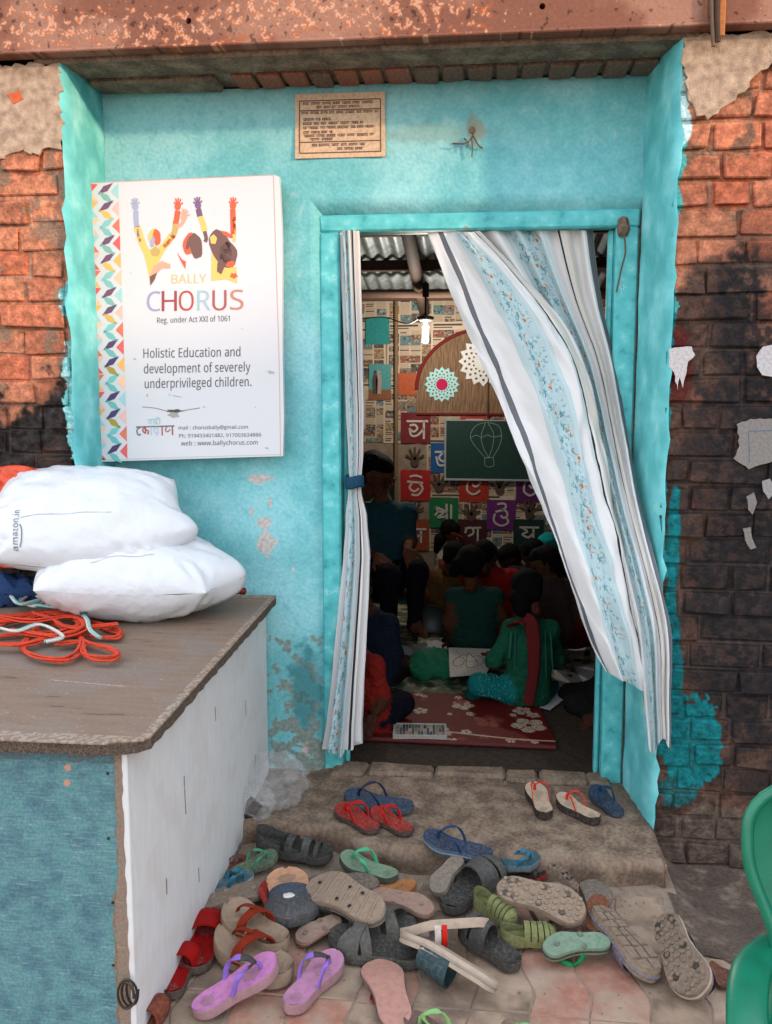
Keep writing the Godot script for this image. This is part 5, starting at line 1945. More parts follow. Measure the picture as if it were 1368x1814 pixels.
	shoe("sandal", "cream edged sandal overturned and tilted, with a dark teal band below", v.call(884, 1738), v.call(720, 1638), 0.055, 0.09, {"top": Color(0.05, 0.17, 0.2), "side": Color(0.72, 0.65, 0.58), "T": 0.026, "over": true, "tread": "none", "roll": 38.0, "wide": 0.95, "left": true, "bands": [[0.42, 0.72, 0.42, 0.72, 0.055, Color(0.06, 0.24, 0.28)]], "edge": Color(0.6, 0.56, 0.52)})
	shoe("clog", "dusty black rubber clog with slits, heel towards the green jelly sandals", v.call(921, 1706), v.call(818, 1636), 0.028, 0.045, {"top": Color(0.18, 0.195, 0.195), "side": Color(0.25, 0.255, 0.25), "T": 0.024, "cup": 0.012, "wide": 1.12, "left": true, "bands": [[0.5, 0.72, 0.5, 0.72, 0.06, Color(0.24, 0.255, 0.255)], [0.76, 0.995, 0.76, 0.995, 0.062, Color(0.26, 0.275, 0.275), true]]})
	var slate := Color(0.29, 0.3, 0.285)
	shoe("slide_sandal", "charcoal rubber slide with crossed bands in front of the pile", v.call(756, 1688), v.call(583, 1659), 0.032, 0.03, {"top": Color(0.21, 0.225, 0.22), "side": Color(0.27, 0.275, 0.265), "T": 0.026, "cup": 0.006, "wide": 1.08, "bands": [[0.5, 0.6, 0.74, 0.86, 0.056, slate], [0.68, 0.86, 0.5, 0.6, 0.054, slate], [0.58, 0.7, 0.64, 0.76, 0.06, slate]]}, "pair of charcoal slides")
	shoe("slide_sandal", "charcoal rubber slide with crossed bands under the beige ribbed sole", v.call(590, 1624), v.call(738, 1646), 0.03, 0.035, {"top": Color(0.21, 0.225, 0.22), "side": Color(0.27, 0.275, 0.265), "T": 0.026, "cup": 0.006, "wide": 1.08, "bands": [[0.5, 0.6, 0.72, 0.84, 0.056, slate], [0.7, 0.86, 0.5, 0.6, 0.054, slate]]}, "pair of charcoal slides")
	shoe("slide_sandal", "overturned beige slide with a ribbed sole and plug holes on top of the pile", v.call(676, 1618), v.call(548, 1552), 0.095, 0.085, {"top": Color(0.2, 0.21, 0.21), "side": Color(0.58, 0.5, 0.43), "over": true, "tread": "ribs", "plug": Color(0.35, 0.3, 0.27), "T": 0.026, "wide": 1.12, "roll": -15.0, "edge": Color(0.3, 0.3, 0.29), "bands": [[0.55, 0.8, 0.55, 0.8, 0.05, Color(0.2, 0.21, 0.21)]]})
	shoe("flip_flop", "small overturned beige flip-flop with a pink tip beside the charcoal slide", v.call(604, 1624), v.call(524, 1656), 0.045, 0.035, {"top": Color(0.6, 0.3, 0.24), "side": Color(0.6, 0.5, 0.44), "over": true, "tread": "plugs", "T": 0.014, "edge": Color(0.68, 0.4, 0.33), "left": true, "wide": 1.3})
	shoe("flip_flop", "overturned grey flip-flop with a rounded dusty sole under the mint one", v.call(540, 1560), v.call(672, 1556), 0.04, 0.055, {"top": Color(0.25, 0.24, 0.23), "side": Color(0.36, 0.33, 0.3), "over": true, "tread": "none", "T": 0.02, "wide": 0.95})
	shoe("flip_flop", "mint green flip-flop the right way up with a bright green strap", v.call(705, 1551), v.call(603, 1518), 0.036, 0.05, {"top": Color(0.38, 0.57, 0.46), "side": Color(0.25, 0.3, 0.27), "strap": Color(0.3, 0.66, 0.48), "strap_w": 0.0085, "T": 0.018, "wide": 1.12})
	shoe("flip_flop", "overturned pale pink flip-flop with two square plugs", v.call(655, 1578), v.call(770, 1603), 0.045, 0.045, {"top": Color(0.6, 0.36, 0.3), "side": Color(0.62, 0.49, 0.43), "over": true, "tread": "plugs", "plug": Color(0.6, 0.5, 0.44), "T": 0.014, "left": true, "wide": 1.05})
	shoe("flip_flop", "orange flip-flop almost hidden beneath the pale pink sole", v.call(650, 1575), v.call(738, 1570), 0.018, 0.02, {"top": Color(0.7, 0.4, 0.12), "side": Color(0.6, 0.32, 0.1), "T": 0.012, "wide": 1.1})
	# --- left hand side
	var coal := Color(0.22, 0.245, 0.24)
	shoe("sandal", "charcoal sandal with closed heel, beside the clear plastic bag", v.call(455, 1490), v.call(548, 1506), 0.045, 0.04, {"top": Color(0.18, 0.2, 0.2), "side": Color(0.24, 0.255, 0.25), "T": 0.024, "cup": 0.006, "wide": 1.25, "counter": [0.5, 0.045, coal], "bands": [[0.6, 0.74, 0.6, 0.74, 0.045, coal]]}, "pair of charcoal sandals")
	shoe("sandal", "charcoal sandal with a wide fastening strap, at the corner of the step", v.call(500, 1500), v.call(590, 1513), 0.04, 0.035, {"top": Color(0.2, 0.22, 0.215), "side": Color(0.25, 0.265, 0.255), "T": 0.024, "cup": 0.006, "wide": 1.25, "counter": [0.35, 0.035, coal], "bands": [[0.42, 0.56, 0.46, 0.6, 0.046, Color(0.27, 0.29, 0.28)], [0.66, 0.74, 0.66, 0.74, 0.036, coal]]}, "pair of charcoal sandals")
	shoe("flip_flop", "green flip-flop with a wide strap beside the counter", v.call(410, 1546), v.call(490, 1513), 0.03, 0.035, {"top": Color(0.24, 0.43, 0.32), "side": Color(0.26, 0.36, 0.29), "strap": Color(0.3, 0.54, 0.42), "strap_w": 0.0085, "T": 0.016, "wide": 1.15})
	shoe("flip_flop", "turquoise flip-flop with a white rim half under the counter", v.call(368, 1572), v.call(450, 1552), 0.03, 0.035, {"top": Color(0.14, 0.38, 0.46), "side": Color(0.6, 0.62, 0.62), "strap": Color(0.2, 0.45, 0.53), "strap_w": 0.013, "T": 0.016})
	shoe("flip_flop", "worn red flip-flop half under the counter behind the green one", v.call(390, 1546), v.call(436, 1522), 0.018, 0.02, {"top": Color(0.52, 0.16, 0.12), "side": Color(0.36, 0.14, 0.11), "T": 0.014, "strap": Color(0.4, 0.3, 0.26)})
	shoe("flip_flop", "overturned taupe flip-flop with plug marks at the foot of the counter", v.call(352, 1602), v.call(474, 1562), 0.04, 0.05, {"top": Color(0.3, 0.25, 0.22), "side": Color(0.5, 0.43, 0.375), "over": true, "tread": "plugs", "plug": Color(0.6, 0.53, 0.46), "T": 0.016, "wide": 1.05})
	shoe("sandal", "shiny red sandal strap and sole beside the blue grey slide", v.call(484, 1612), v.call(464, 1566), 0.04, 0.05, {"top": Color(0.62, 0.07, 0.05), "side": Color(0.66, 0.08, 0.06), "T": 0.014, "roll": 55.0, "wide": 0.6})
	var badge := shoe("slide_sandal", "blue grey closed slide with a peach footbed and a white badge", v.call(506, 1538), v.call(518, 1636), 0.045, 0.052, {"top": Color(0.8, 0.6, 0.47), "side": Color(0.25, 0.27, 0.29), "T": 0.024, "cup": 0.005, "wide": 1.5, "dusty": false, "bands": [[0.46, 0.66, 0.46, 0.66, 0.036, Color(0.24, 0.29, 0.36)], [0.66, 0.995, 0.66, 0.995, 0.042, Color(0.26, 0.28, 0.3), true]]})
	var bl: float = badge.get_node("sole").mesh.get_aabb().size.z
	put(badge, "badge", pillow(Vector3(0.014, 0.003, 0.011), 361, 0.0, 0.002, 10), plain(Color(0.8, 0.78, 0.76), 0.6), Vector3(-0.004, 0.024 * 0.55 + 0.0395, bl * 0.7))
	var tan := Color(0.52, 0.17, 0.08)
	for q in [[506, 1668, 402, 1606, 0.06, 0.065, "leaning behind its mate"], [512, 1722, 392, 1644, 0.045, 0.05, "in front of its mate"]]:
		var o := shoe("sandal", "cream sandal with rust brown straps and a thick sole, %s" % q[6], v.call(q[0], q[1]), v.call(q[2], q[3]), q[4], q[5], {"top": Color(0.62, 0.53, 0.44), "side": Color(0.58, 0.49, 0.41), "T": 0.036, "cup": 0.009, "wide": 1.22, "bands": [[0.34, 0.48, 0.5, 0.6, 0.055, tan], [0.52, 0.62, 0.48, 0.56, 0.05, tan]], "dusty_band": false}, "pair of cream sandals")
		var d := {"L": o.get_node("sole").mesh.get_aabb().size.z, "T": 0.036}
		put(o, "toe_strap", tube_mesh(curve([on_sole(d, 0.1, 0.52, 0.082), on_sole(d, 0.0, 0.66, 0.072), on_sole(d, -0.05, 0.78, 0.05), on_sole(d, -0.08, 0.82, 0.034)], 5), 0.007, 8, 0.4, Vector3.RIGHT), shoe_mat(tan, false, 0.5))
	for q in [[344, 1716, 374, 1616, true, "in front of its mate beside the counter"], [300, 1760, 336, 1676, false, "nearer the ring handle of the counter"]]:
		shoe("slide_sandal", "bright red slide with a broad red band, %s" % q[5], v.call(q[0], q[1]), v.call(q[2], q[3]), 0.026, 0.028, {"top": Color(0.56, 0.03, 0.025), "side": Color(0.32, 0.28, 0.25), "T": 0.02, "left": q[4], "wide": 1.15, "dusty": false, "dusty_band": false, "cup": 0.006, "bands": [[0.56, 0.93, 0.56, 0.93, 0.042, Color(0.6, 0.045, 0.035), true]]}, "pair of red slides")
	shoe("slipper", "rust brown leather slipper toe by the foot of the counter", v.call(240, 1850), v.call(292, 1770), 0.03, 0.035, {"top": Color(0.42, 0.15, 0.07), "side": Color(0.3, 0.12, 0.07), "T": 0.016, "category": "slipper", "bands": [[0.45, 0.995, 0.45, 0.995, 0.04, Color(0.46, 0.17, 0.08), true]]})
	# --- front
	for q in [[340, 1788, 492, 1698, false, "its toe on the cream sandal"], [508, 1782, 598, 1690, false, "lying flat by the charcoal slide"]]:
		shoe("flip_flop", "lilac pink flip-flop with violet straps, %s" % q[5], v.call(q[0], q[1]), v.call(q[2], q[3]), 0.028, 0.08 if q[0] == 340 else 0.03, {"top": Color(0.76, 0.49, 0.69), "side": Color(0.64, 0.47, 0.53), "strap": Color(0.53, 0.4, 0.74), "strap_tip": Color(0.16, 0.15, 0.16), "strap_w": 0.0085, "T": 0.024, "left": q[4], "dusty": q[0] == 508}, "pair of lilac flip-flops")
	var pink := shoe("flip_flop", "overturned dusty pink flip-flop at the front of the pile", v.call(708, 1816), v.call(668, 1690), 0.034, 0.04, {"top": Color(0.4, 0.12, 0.14), "side": Color(0.74, 0.52, 0.47), "over": true, "tread": "none", "T": 0.016, "wide": 1.1, "edge": Color(0.3, 0.27, 0.3), "strap": Color(0.45, 0.12, 0.14), "strap_h": 0.014})
	pink.set_meta("group", "sandals left outside the door")
	shoe("flip_flop", "pale lime flip-flop lying crosswise in front of the overturned pink one", v.call(850, 1858), v.call(716, 1808), 0.022, 0.022, {"top": Color(0.4, 0.3, 0.28), "side": Color(0.45, 0.5, 0.35), "strap": Color(0.5, 0.68, 0.42), "T": 0.018, "strap_w": 0.008})
	shoe("flip_flop", "pale lime flip-flop on the zigzag pavers, only its strap in view", v.call(990, 1890), v.call(890, 1818), 0.022, 0.022, {"top": Color(0.4, 0.32, 0.28), "side": Color(0.45, 0.5, 0.35), "strap": Color(0.45, 0.64, 0.4), "T": 0.018, "strap_w": 0.008})


# ---------------------------------------------------------------- curtains
func curtain_cloth() -> StandardMaterial3D:
	# white cotton: dark stripes lengthwise and bands of pale teal with sprigs and leaves
	var w := 1024
	var h := 1024
	var im := Image.create(w, h, false, Image.FORMAT_RGB8)
	im.fill(Color(0.85, 0.845, 0.84))
	# across: white, grey stripe, white, teal band, cream, black line, cream
	for k in 2:
		var x := k * 512
		im.fill_rect(Rect2i(x + 52, 0, 34, h), Color(0.4, 0.41, 0.43))
		im.fill_rect(Rect2i(x + 206, 0, 134, h), Color(0.68, 0.76, 0.77))
		im.fill_rect(Rect2i(x + 340, 0, 22, h), Color(0.72, 0.79, 0.8))
		im.fill_rect(Rect2i(x + 184, 0, 22, h), Color(0.72, 0.79, 0.8))
		im.fill_rect(Rect2i(x + 420, 0, 9, h), Color(0.17, 0.17, 0.18))
		im.fill_rect(Rect2i(x + 440, 0, 40, h), Color(0.8, 0.77, 0.73))
	var r := RandomNumberGenerator.new()
	r.seed = 12
	var dab := func(cx: float, cy: float, rad: float, len: float, turn: float, c: Color) -> void:
		var steps := int(len)
		for s in steps:
			var f := float(s) / steps
			var rr := maxf(1.0, rad * sin(PI * (0.12 + 0.8 * f)))
			var p := Vector2(cx, cy) + Vector2(cos(turn + f * 0.6), sin(turn + f * 0.6)) * len * f
			im.fill_rect(Rect2i(int(p.x - rr), posmod(int(p.y - rr), h - 8), int(rr * 2.0), int(rr * 2.0)), c)
	for k in 2:
		var x0 := k * 512 + 206
		for n in 520:
			dab.call(x0 + r.randf() * 120, r.randf() * h, r.randf_range(1.5, 4.0), r.randf_range(6, 16), r.randf() * TAU, [Color(0.66, 0.79, 0.8), Color(0.52, 0.67, 0.7), Color(0.7, 0.79, 0.81), Color(0.48, 0.6, 0.65)][r.randi() % 4])
		for n in 26:
			var cx := x0 + 12 + r.randf() * 90
			var cy := n * 40.0 + r.randf() * 16
			# a leafy sprig, every second one with an orange flower
			for q in 5:
				dab.call(cx, cy, 2.6, r.randf_range(10, 22), q * 1.25 + r.randf() * 0.5, Color(0.3, 0.5, 0.54) if q % 2 else Color(0.42, 0.6, 0.62))
			if n % 2 == 0:
				dab.call(cx + 26, cy + 12, 2.4, 26.0, r.randf() * TAU, Color(0.7, 0.46, 0.3))
				dab.call(cx + 30, cy + 22, 1.6, 30.0, r.randf() * TAU, Color(0.72, 0.5, 0.35))
				dab.call(cx + 24, cy + 26, 5.0, 9.0, r.randf() * TAU, Color(0.7, 0.42, 0.24))
	# weave
	var nb := noise_bytes(w, h, 0.3, 91, 2)
	var dat := im.get_data()
	for i in nb.size():
		var f := 0.94 + nb[i] / 255.0 * 0.1
		dat[i * 3] = mini(255, int(dat[i * 3] * f))
		dat[i * 3 + 1] = mini(255, int(dat[i * 3 + 1] * f))
		dat[i * 3 + 2] = mini(255, int(dat[i * 3 + 2] * f))
	var m := plain(Color.WHITE, 0.9, 0.2)
	m.albedo_texture = ImageTexture.create_from_image(Image.create_from_data(w, h, false, Image.FORMAT_RGB8, dat))
	m.backlight_enabled = true
	m.backlight = Color(0.5, 0.5, 0.5)
	m.rim_enabled = true
	m.rim = 0.2
	return m


# a cloth stretched between lengthwise lines; each line is a list of points from the rod to the hem, with its place u across the weave
func cloth(lines: Array, us: Array, rows: int, per: int, ripple: float, waves: float, sd: int, v_len: float) -> ArrayMesh:
	var fn := FastNoiseLite.new()
	fn.seed = sd
	fn.frequency = 1.4
	var fine := []
	for l in lines:
		var c := Curve3D.new()
		for p in curve(l, 8):
			c.add_point(p)
		var row := []
		var total := c.get_baked_length()
		for j in rows + 1:
			row.append(c.sample_baked(total * j / rows))
		fine.append(row)
	var grid := []
	var uvs := []
	for j in rows + 1:
		var ring := []
		for l in fine:
			ring.append(l[j])
		var across := curve(ring, per)
		var uu := []
		var nl := us.size()
		for k in nl - 1:
			for q in per:
				uu.append(lerpf(us[k], us[k + 1], float(q) / per))
		uu.append(us[nl - 1])
		var f := float(j) / rows
		var out := []
		var ur := []
		for i in across.size():
			var p: Vector3 = across[i]
			var s := float(i) / (across.size() - 1)
			var wave := sin(s * TAU * waves + f * 2.0 + fn.get_noise_2d(s * 2.0, f * 2.0) * 2.0) * ripple * (0.35 + 0.65 * f)
			wave += fn.get_noise_2d(s * 4.0, f * 5.0) * ripple * 0.9
			wave += ripple * 1.5 * (pow(absf(sin(s * PI * waves * 1.3 + f * 1.8 + fn.get_noise_2d(s * 1.5, f * 3.0 + 9.0) * 1.5)), 4.0) - 0.3) * smooth(0.0, 0.25, f)
			p.z += wave
			p.x += wave * 0.35
			out.append(p)
			ur.append(Vector2(uu[i], f * v_len))
		grid.append(out)
		uvs.append(ur)
	var g := Geo.new()
	g.grid(grid, false, true, uvs)
	g.use_uv = true
	return g.done(true)


func line_px(list: Array) -> Array:
	var out := []
	for q in list:
		out.append(on_z(q[0], q[1], q[2]))
	return out


func build_curtains() -> void:
	var m := curtain_cloth()
	var right := thing("door_curtain", "white door curtain with grey stripes and teal flowered bands, blown aside by wind", "curtain", Vector3.ZERO, "door curtains")
	# back panel: falls in pleats by the right jamb
	var b := []
	var bu := []
	var tops := [850, 876, 898, 918, 938, 958, 980, 1000, 1020, 1034, 1050]
	for k in tops.size():
		var f := float(k) / (tops.size() - 1)
		var pleat := 0.017 * (1.0 if k % 2 else -1.0)
		var x := float(tops[k])
		b.append(line_px([[x, 408, -0.06 + pleat], [lerpf(930, 1064, f), 520, -0.055 + pleat * 1.1], [lerpf(1000, 1090, f), 640, -0.02 + pleat], [lerpf(1040, 1112, f), 770, 0.03 + pleat], [lerpf(1075, 1136, f), 900, 0.13 + f * 0.03 + pleat * 0.7], [lerpf(1108, 1166, f), 1020, 0.22 + f * 0.055 + pleat * 0.5], [lerpf(1130, 1187, f), 1120, 0.275 + f * 0.025 + pleat * 0.5], [lerpf(1140, 1188, f), 1230, 0.29 + f * 0.02 + pleat * 0.5], [lerpf(1148, 1188, f), 1322 + 14 * sin(f * 7.0), 0.3 + f * 0.015 + pleat * 0.4]]))
		bu.append(0.6 + f * 0.485)
	put(right, "back_panel", cloth(b, bu, 64, 5, 0.004, 3.0, 41, 1.6), m)
	# front panel: the loose half, swept out towards the street
	var a := [
		line_px([[757, 412, -0.05], [788, 493, -0.03], [823, 576, 0.0], [876, 695, 0.05], [906, 778, 0.09], [945, 862, 0.13], [984, 966, 0.17], [1023, 1082, 0.205], [1044, 1145, 0.22], [1066, 1184, 0.23]]),
		line_px([[783, 411, -0.045], [822, 500, -0.018], [862, 600, 0.02], [905, 700, 0.065], [938, 790, 0.105], [968, 880, 0.145], [1002, 985, 0.185], [1038, 1085, 0.22], [1062, 1150, 0.24], [1082, 1194, 0.25]]),
		line_px([[803, 411, -0.03], [855, 500, 0.0], [905, 600, 0.045], [948, 700, 0.09], [978, 790, 0.13], [1004, 880, 0.17], [1032, 985, 0.21], [1060, 1085, 0.245], [1082, 1150, 0.26], [1100, 1204, 0.268]]),
		line_px([[818, 411, -0.012], [880, 490, 0.012], [940, 600, 0.055], [980, 700, 0.1], [1006, 790, 0.14], [1030, 880, 0.18], [1056, 985, 0.22], [1080, 1085, 0.255], [1100, 1150, 0.268], [1118, 1212, 0.276]]),
		line_px([[830, 411, -0.008], [905, 495, 0.012], [968, 590, 0.05], [1010, 690, 0.095], [1032, 790, 0.135], [1054, 880, 0.175], [1082, 985, 0.215], [1104, 1085, 0.25], [1120, 1150, 0.266], [1134, 1222, 0.276]]),
		line_px([[842, 410, -0.02], [918, 492, -0.005], [985, 575, 0.03], [1030, 670, 0.07], [1054, 780, 0.11], [1074, 880, 0.15], [1102, 985, 0.2], [1122, 1085, 0.24], [1134, 1150, 0.262], [1142, 1226, 0.27]]),
		line_px([[850, 409, -0.04], [925, 488, -0.03], [998, 570, -0.005], [1044, 665, 0.035], [1068, 780, 0.075], [1088, 880, 0.12], [1112, 985, 0.175], [1132, 1085, 0.22], [1142, 1150, 0.25], [1147, 1275, 0.262]])]
	put(right, "front_panel", cloth(a, [-0.02, 0.08, 0.18, 0.27, 0.36, 0.425, 0.5], 70, 8, 0.0115, 2.7, 43, 1.5), m)
	# rod above
	put(right, "rod", tube_mesh([on_z(590, 411, -0.07) + Vector3(0, 0.012, 0), on_z(1095, 406, -0.07) + Vector3(0, 0.012, 0)], 0.006, 8), M.dark_metal)
	# left half: gathered, tied back with a blue cloth
	var left := thing("door_curtain", "matching door curtain gathered against the jamb and tied with a blue cloth", "curtain", Vector3.ZERO, "door curtains")
	var cx := [[410, 617, 15], [560, 623, 14], [720, 628, 13], [800, 630, 11], [850, 629, 9], [868, 628, 9.5], [920, 630, 16], [990, 630, 20], [1080, 624, 22], [1180, 616, 24], [1270, 608, 27], [1318, 604, 30]]
	var rows := []
	var uvs := []
	var steps := 60
	var n := 72
	var r := RandomNumberGenerator.new()
	r.seed = 3
	for j in steps + 1:
		var f := float(j) / steps * (cx.size() - 1)
		var k := mini(int(f), cx.size() - 2)
		var t := f - k
		var y: float = lerpf(cx[k][0], cx[k + 1][0], t)
		var x: float = lerpf(cx[k][1], cx[k + 1][1], t)
		var wd: float = lerpf(cx[k][2], cx[k + 1][2], smooth(0.0, 1.0, t))
		var row := []
		var ur := []
		var mid := on_z(x, y, -0.03 + 0.05 * smooth(850, 1300, y))
		var rad := wd / 545.0
		for i in n + 1:
			var s := float(i) / n
			var ang := -0.6 + s * TAU * 0.86
			var pleat := 1.0 + 0.3 * sin(s * TAU * 9.0 + 0.4 * sin(y * 0.01)) + 0.12 * sin(s * TAU * 17.0 + 1.0)
			row.append(mid + Vector3(sin(ang) * rad * pleat, -0.02 * sin(s * 14.0) * smooth(1200, 1318, y), cos(ang) * rad * pleat * 0.9))
			ur.append(Vector2(0.2 + s * 0.95, float(j) / steps * 1.6))
		rows.append(row)
		uvs.append(ur)
	var g := Geo.new()
	g.grid(rows, false, false, uvs)
	g.use_uv = true
	put(left, "gathered_panel", g.done(true), m)
	var ring := []
	var tie := on_z(628, 853, -0.012)
	for k in 25:
		var a2 := TAU * k / 24.0
		ring.append(tie + Vector3(sin(a2) * 0.03, 0.004 * sin(a2 * 2.0), cos(a2) * 0.026))
	put(left, "tie_cloth", tube_mesh(ring, 0.02, 8, 0.16, Vector3.UP), surf(Color(0.05, 0.25, 0.36), 0.8, T.mottle, 8.0, T.fine, 0.5))


# ---------------------------------------------------------------- the classroom's back wall
const BACK := -2.9

func newspaper(sd: int) -> ImageTexture:
	var r := RandomNumberGenerator.new()
	r.seed = sd
	var w := 200
	var h := 280
	var im := Image.create(w, h, false, Image.FORMAT_RGB8)
	im.fill(Color(0.62, 0.55, 0.47).lerp(Color(0.72, 0.65, 0.57), r.randf()))
	var ink := Color(0.27, 0.24, 0.22)
	im.fill_rect(Rect2i(10, 8, 120, 9), ink)
	im.fill_rect(Rect2i(10, 22, 80, 5), ink)
	for c in 4:
		var y := 36
		while y < h - 12:
			if r.randf() < 0.07:
				var bw := 42 if r.randf() < 0.6 or c == 3 else 88
				var bh := r.randi_range(22, 52)
				var col: Color = [Color(0.3, 0.27, 0.25), Color(0.42, 0.36, 0.31), Color(0.46, 0.3, 0.25), Color(0.32, 0.4, 0.41), Color(0.48, 0.38, 0.28)][r.randi() % 5]
				im.fill_rect(Rect2i(8 + c * 47, y, bw, bh), col)
				for k in 26:
					im.fill_rect(Rect2i(8 + c * 47 + r.randi() % (bw - 6), y + r.randi() % (bh - 6), r.randi_range(3, 9), r.randi_range(3, 9)), col.lerp([Color(0.7, 0.62, 0.52), Color(0.15, 0.13, 0.12), Color(0.45, 0.5, 0.5)][r.randi() % 3], 0.6))
				y += bh + 4
			elif r.randf() < 0.12:
				im.fill_rect(Rect2i(8 + c * 47, y, r.randi_range(24, 42), 5), ink)
				y += 9
			else:
				var x := 8 + c * 47
				var end := x + 41
				while x < end - 3:
					var l := r.randi_range(2, 7)
					im.fill_rect(Rect2i(x, y, mini(l, end - x), 1), ink.lerp(Color(0.6, 0.53, 0.45), 0.5))
					x += l + 1
				y += 3
	return ImageTexture.create_from_image(im)


func build_back_wall_things() -> void:
	var wall := structure("wall_back")
	var wm := in_world(surf(Color(0.5, 0.44, 0.38), 0.95, T.mottle, 1.5, T.grit, 0.4))
	var g := Geo.new()
	g.box(Vector3(-1.9, 0.05, BACK - 0.1), Vector3(-0.78, 2.2, BACK), 0.0)
	g.box(Vector3(-0.525, 0.05, BACK - 0.1), Vector3(1.7, 2.2, BACK), 0.0)
	g.box(Vector3(-0.78, 0.05, BACK - 0.1), Vector3(-0.525, 0.56, BACK), 0.0)
	g.box(Vector3(-0.78, 0.84, BACK - 0.1), Vector3(-0.525, 2.2, BACK), 0.0)
	put(wall, "plaster", g.done(), wm)
	var papers := []
	for k in 5:
		papers.append(pictured(newspaper(500 + k), 0.85))
	var r := RandomNumberGenerator.new()
	r.seed = 51
	for j in 5:
		for i in 11:
			var x := -1.75 + i * 0.29 + r.randf_range(-0.02, 0.02)
			var y := 0.25 + j * 0.37 + r.randf_range(-0.02, 0.02)
			if x < -0.5 and x + 0.3 > -0.8 and y < 0.84 and y + 0.4 > 0.56:
				continue
			var z := BACK + 0.002 + r.randf() * 0.004
			var q := Geo.new()
			var turn := r.randf_range(-0.02, 0.02)
			var rows := []
			var uvs := []
			for a in 2:
				var row := []
				var ur := []
				for b in 2:
					row.append(Vector3(x + b * 0.31 + a * turn * 0.4, y + a * 0.4 + b * turn * 0.3, z))
					ur.append(Vector2(b, 1 - a))
				rows.append(row)
				uvs.append(ur)
			q.grid(rows, false, false, uvs)
			q.use_uv = true
			put(wall, "newspaper_sheet", q.done(), papers[r.randi() % 5])
	var lit_gap_m := surf(Color(0.8, 0.36, 0.14), 0.9, T.mottle, 3.0)  # added sheet: its orange and backlight stand for light in the gap
	lit_gap_m.backlight_enabled = true
	lit_gap_m.backlight = Color(0.5, 0.24, 0.1)
	var slit := thing("lit_gap_orange", "added orange sheet standing for the light in the gap of the back wall", "cloth")
	put(slit, "hanging", box_mesh(Vector3(-0.8, 0.7, BACK - 0.12), Vector3(-0.5, 0.9, BACK - 0.105), 0.001), lit_gap_m)
	var gr := thing("lit_gap_green", "added green sheet standing for the greenish light low in the gap of the back wall", "cloth")  # added below it, green for the lower part of the lit gap
	put(gr, "hanging", box_mesh(Vector3(-0.8, 0.5, BACK - 0.14), Vector3(-0.5, 0.71, BACK - 0.125), 0.001), surf(Color(0.2, 0.4, 0.3), 0.9, T.mottle, 3.0))
	var pole := put(self, "bamboo_post", tube_mesh([Vector3(-0.512, 0.07, BACK + 0.03), Vector3(-0.514, 1.92, BACK + 0.03)], 0.013, 8), surf(Color(0.45, 0.35, 0.26), 0.8, T.mottle, 6.0, T.fine, 0.2))
	tag(pole, "thin brown bamboo post standing against the newspapered wall", "post")
	# teal poster corner high on the left
	var scrap := put(self, "poster_scrap", box_mesh(on_z(648, 610, BACK + 0.012), on_z(690, 562, BACK + 0.014), 0.0), surf(Color(0.1, 0.45, 0.45), 0.8, T.mottle, 4.0))
	tag(scrap, "teal scrap of poster near the top of the newspapered wall", "poster")
	var pic := thing("magazine_page", "glossy magazine page with a couple standing before teal, on the newspapers", "poster")
	var pa := on_z(654, 690, BACK + 0.01)
	var pb := on_z(693, 645, BACK + 0.012)
	put(pic, "page", box_mesh(pa, pb, 0.0), surf(Color(0.24, 0.5, 0.5), 0.6, T.mottle, 4.0))
	put(pic, "printed_floor", box_mesh(Vector3(pa.x, pa.y - 0.07, BACK + 0.01), Vector3(pb.x, pa.y, BACK + 0.012), 0.0), surf(Color(0.45, 0.27, 0.16), 0.6, T.mottle, 4.0))
	for q in [[0.28, Color(0.2, 0.19, 0.19)], [0.45, Color(0.55, 0.46, 0.42)]]:
		var px: float = lerpf(pa.x, pb.x, q[0])
		var f := Geo.new()
		f.slab(PackedVector2Array([Vector2(px - 0.016, pa.y - 0.03), Vector2(px + 0.014, pa.y - 0.03), Vector2(px + 0.018, pa.y + 0.06), Vector2(px + 0.013, pa.y + 0.098), Vector2(px - 0.013, pa.y + 0.1), Vector2(px - 0.02, pa.y + 0.06)]), BACK + 0.0122, BACK + 0.0132)
		var hd := PackedVector2Array()
		for k in 12:
			hd.append(Vector2(px + cos(TAU * k / 12.0) * 0.011, pa.y + 0.114 + sin(TAU * k / 12.0) * 0.014))
		f.slab(hd, BACK + 0.0122, BACK + 0.0134)
		put(pic, "printed_figure", f.done(), plain(q[1], 0.6))
	var orange := put(self, "poster_scrap_orange", box_mesh(on_z(706, 700, BACK + 0.01), on_z(739, 661, BACK + 0.012), 0.0), surf(Color(0.62, 0.3, 0.17), 0.8, T.mottle, 4.0))
	orange.name = numbered("poster_scrap")
	tag(orange, "orange scrap of poster beside the woven mat panel", "poster")
	# --- arched reed mat with a red rim
	var mat_o := thing("reed_mat", "brown reed mat panel with an arched top and torn red rim", "mat")
	var c := on_z(862, 690, BACK + 0.016)
	var rad := c.x - on_z(738, 690, BACK + 0.016).x
	var base := on_z(800, 732, BACK + 0.016).y
	var pts := PackedVector2Array([Vector2(c.x + rad, base), Vector2(c.x + rad, c.y)])
	for k in range(1, 24):
		var a := PI * k / 24.0
		pts.append(Vector2(c.x + cos(a) * rad, c.y + sin(a) * rad * 0.86))
	pts.append(Vector2(c.x - rad, c.y))
	pts.append(Vector2(c.x - rad, base))
	var mg := Geo.new()
	mg.slab(pts, BACK + 0.01, BACK + 0.016)
	var reed := noise_tex(256, 0.05, 56, 3, [[0.0, Color(0.3, 0.22, 0.16)], [0.5, Color(0.42, 0.32, 0.24)], [1.0, Color(0.52, 0.42, 0.32)]])
	var reed_m := surf(Color(1, 1, 1), 0.85, reed, 1.0)
	reed_m.uv1_scale = Vector3(9.0, 0.6, 1.0)
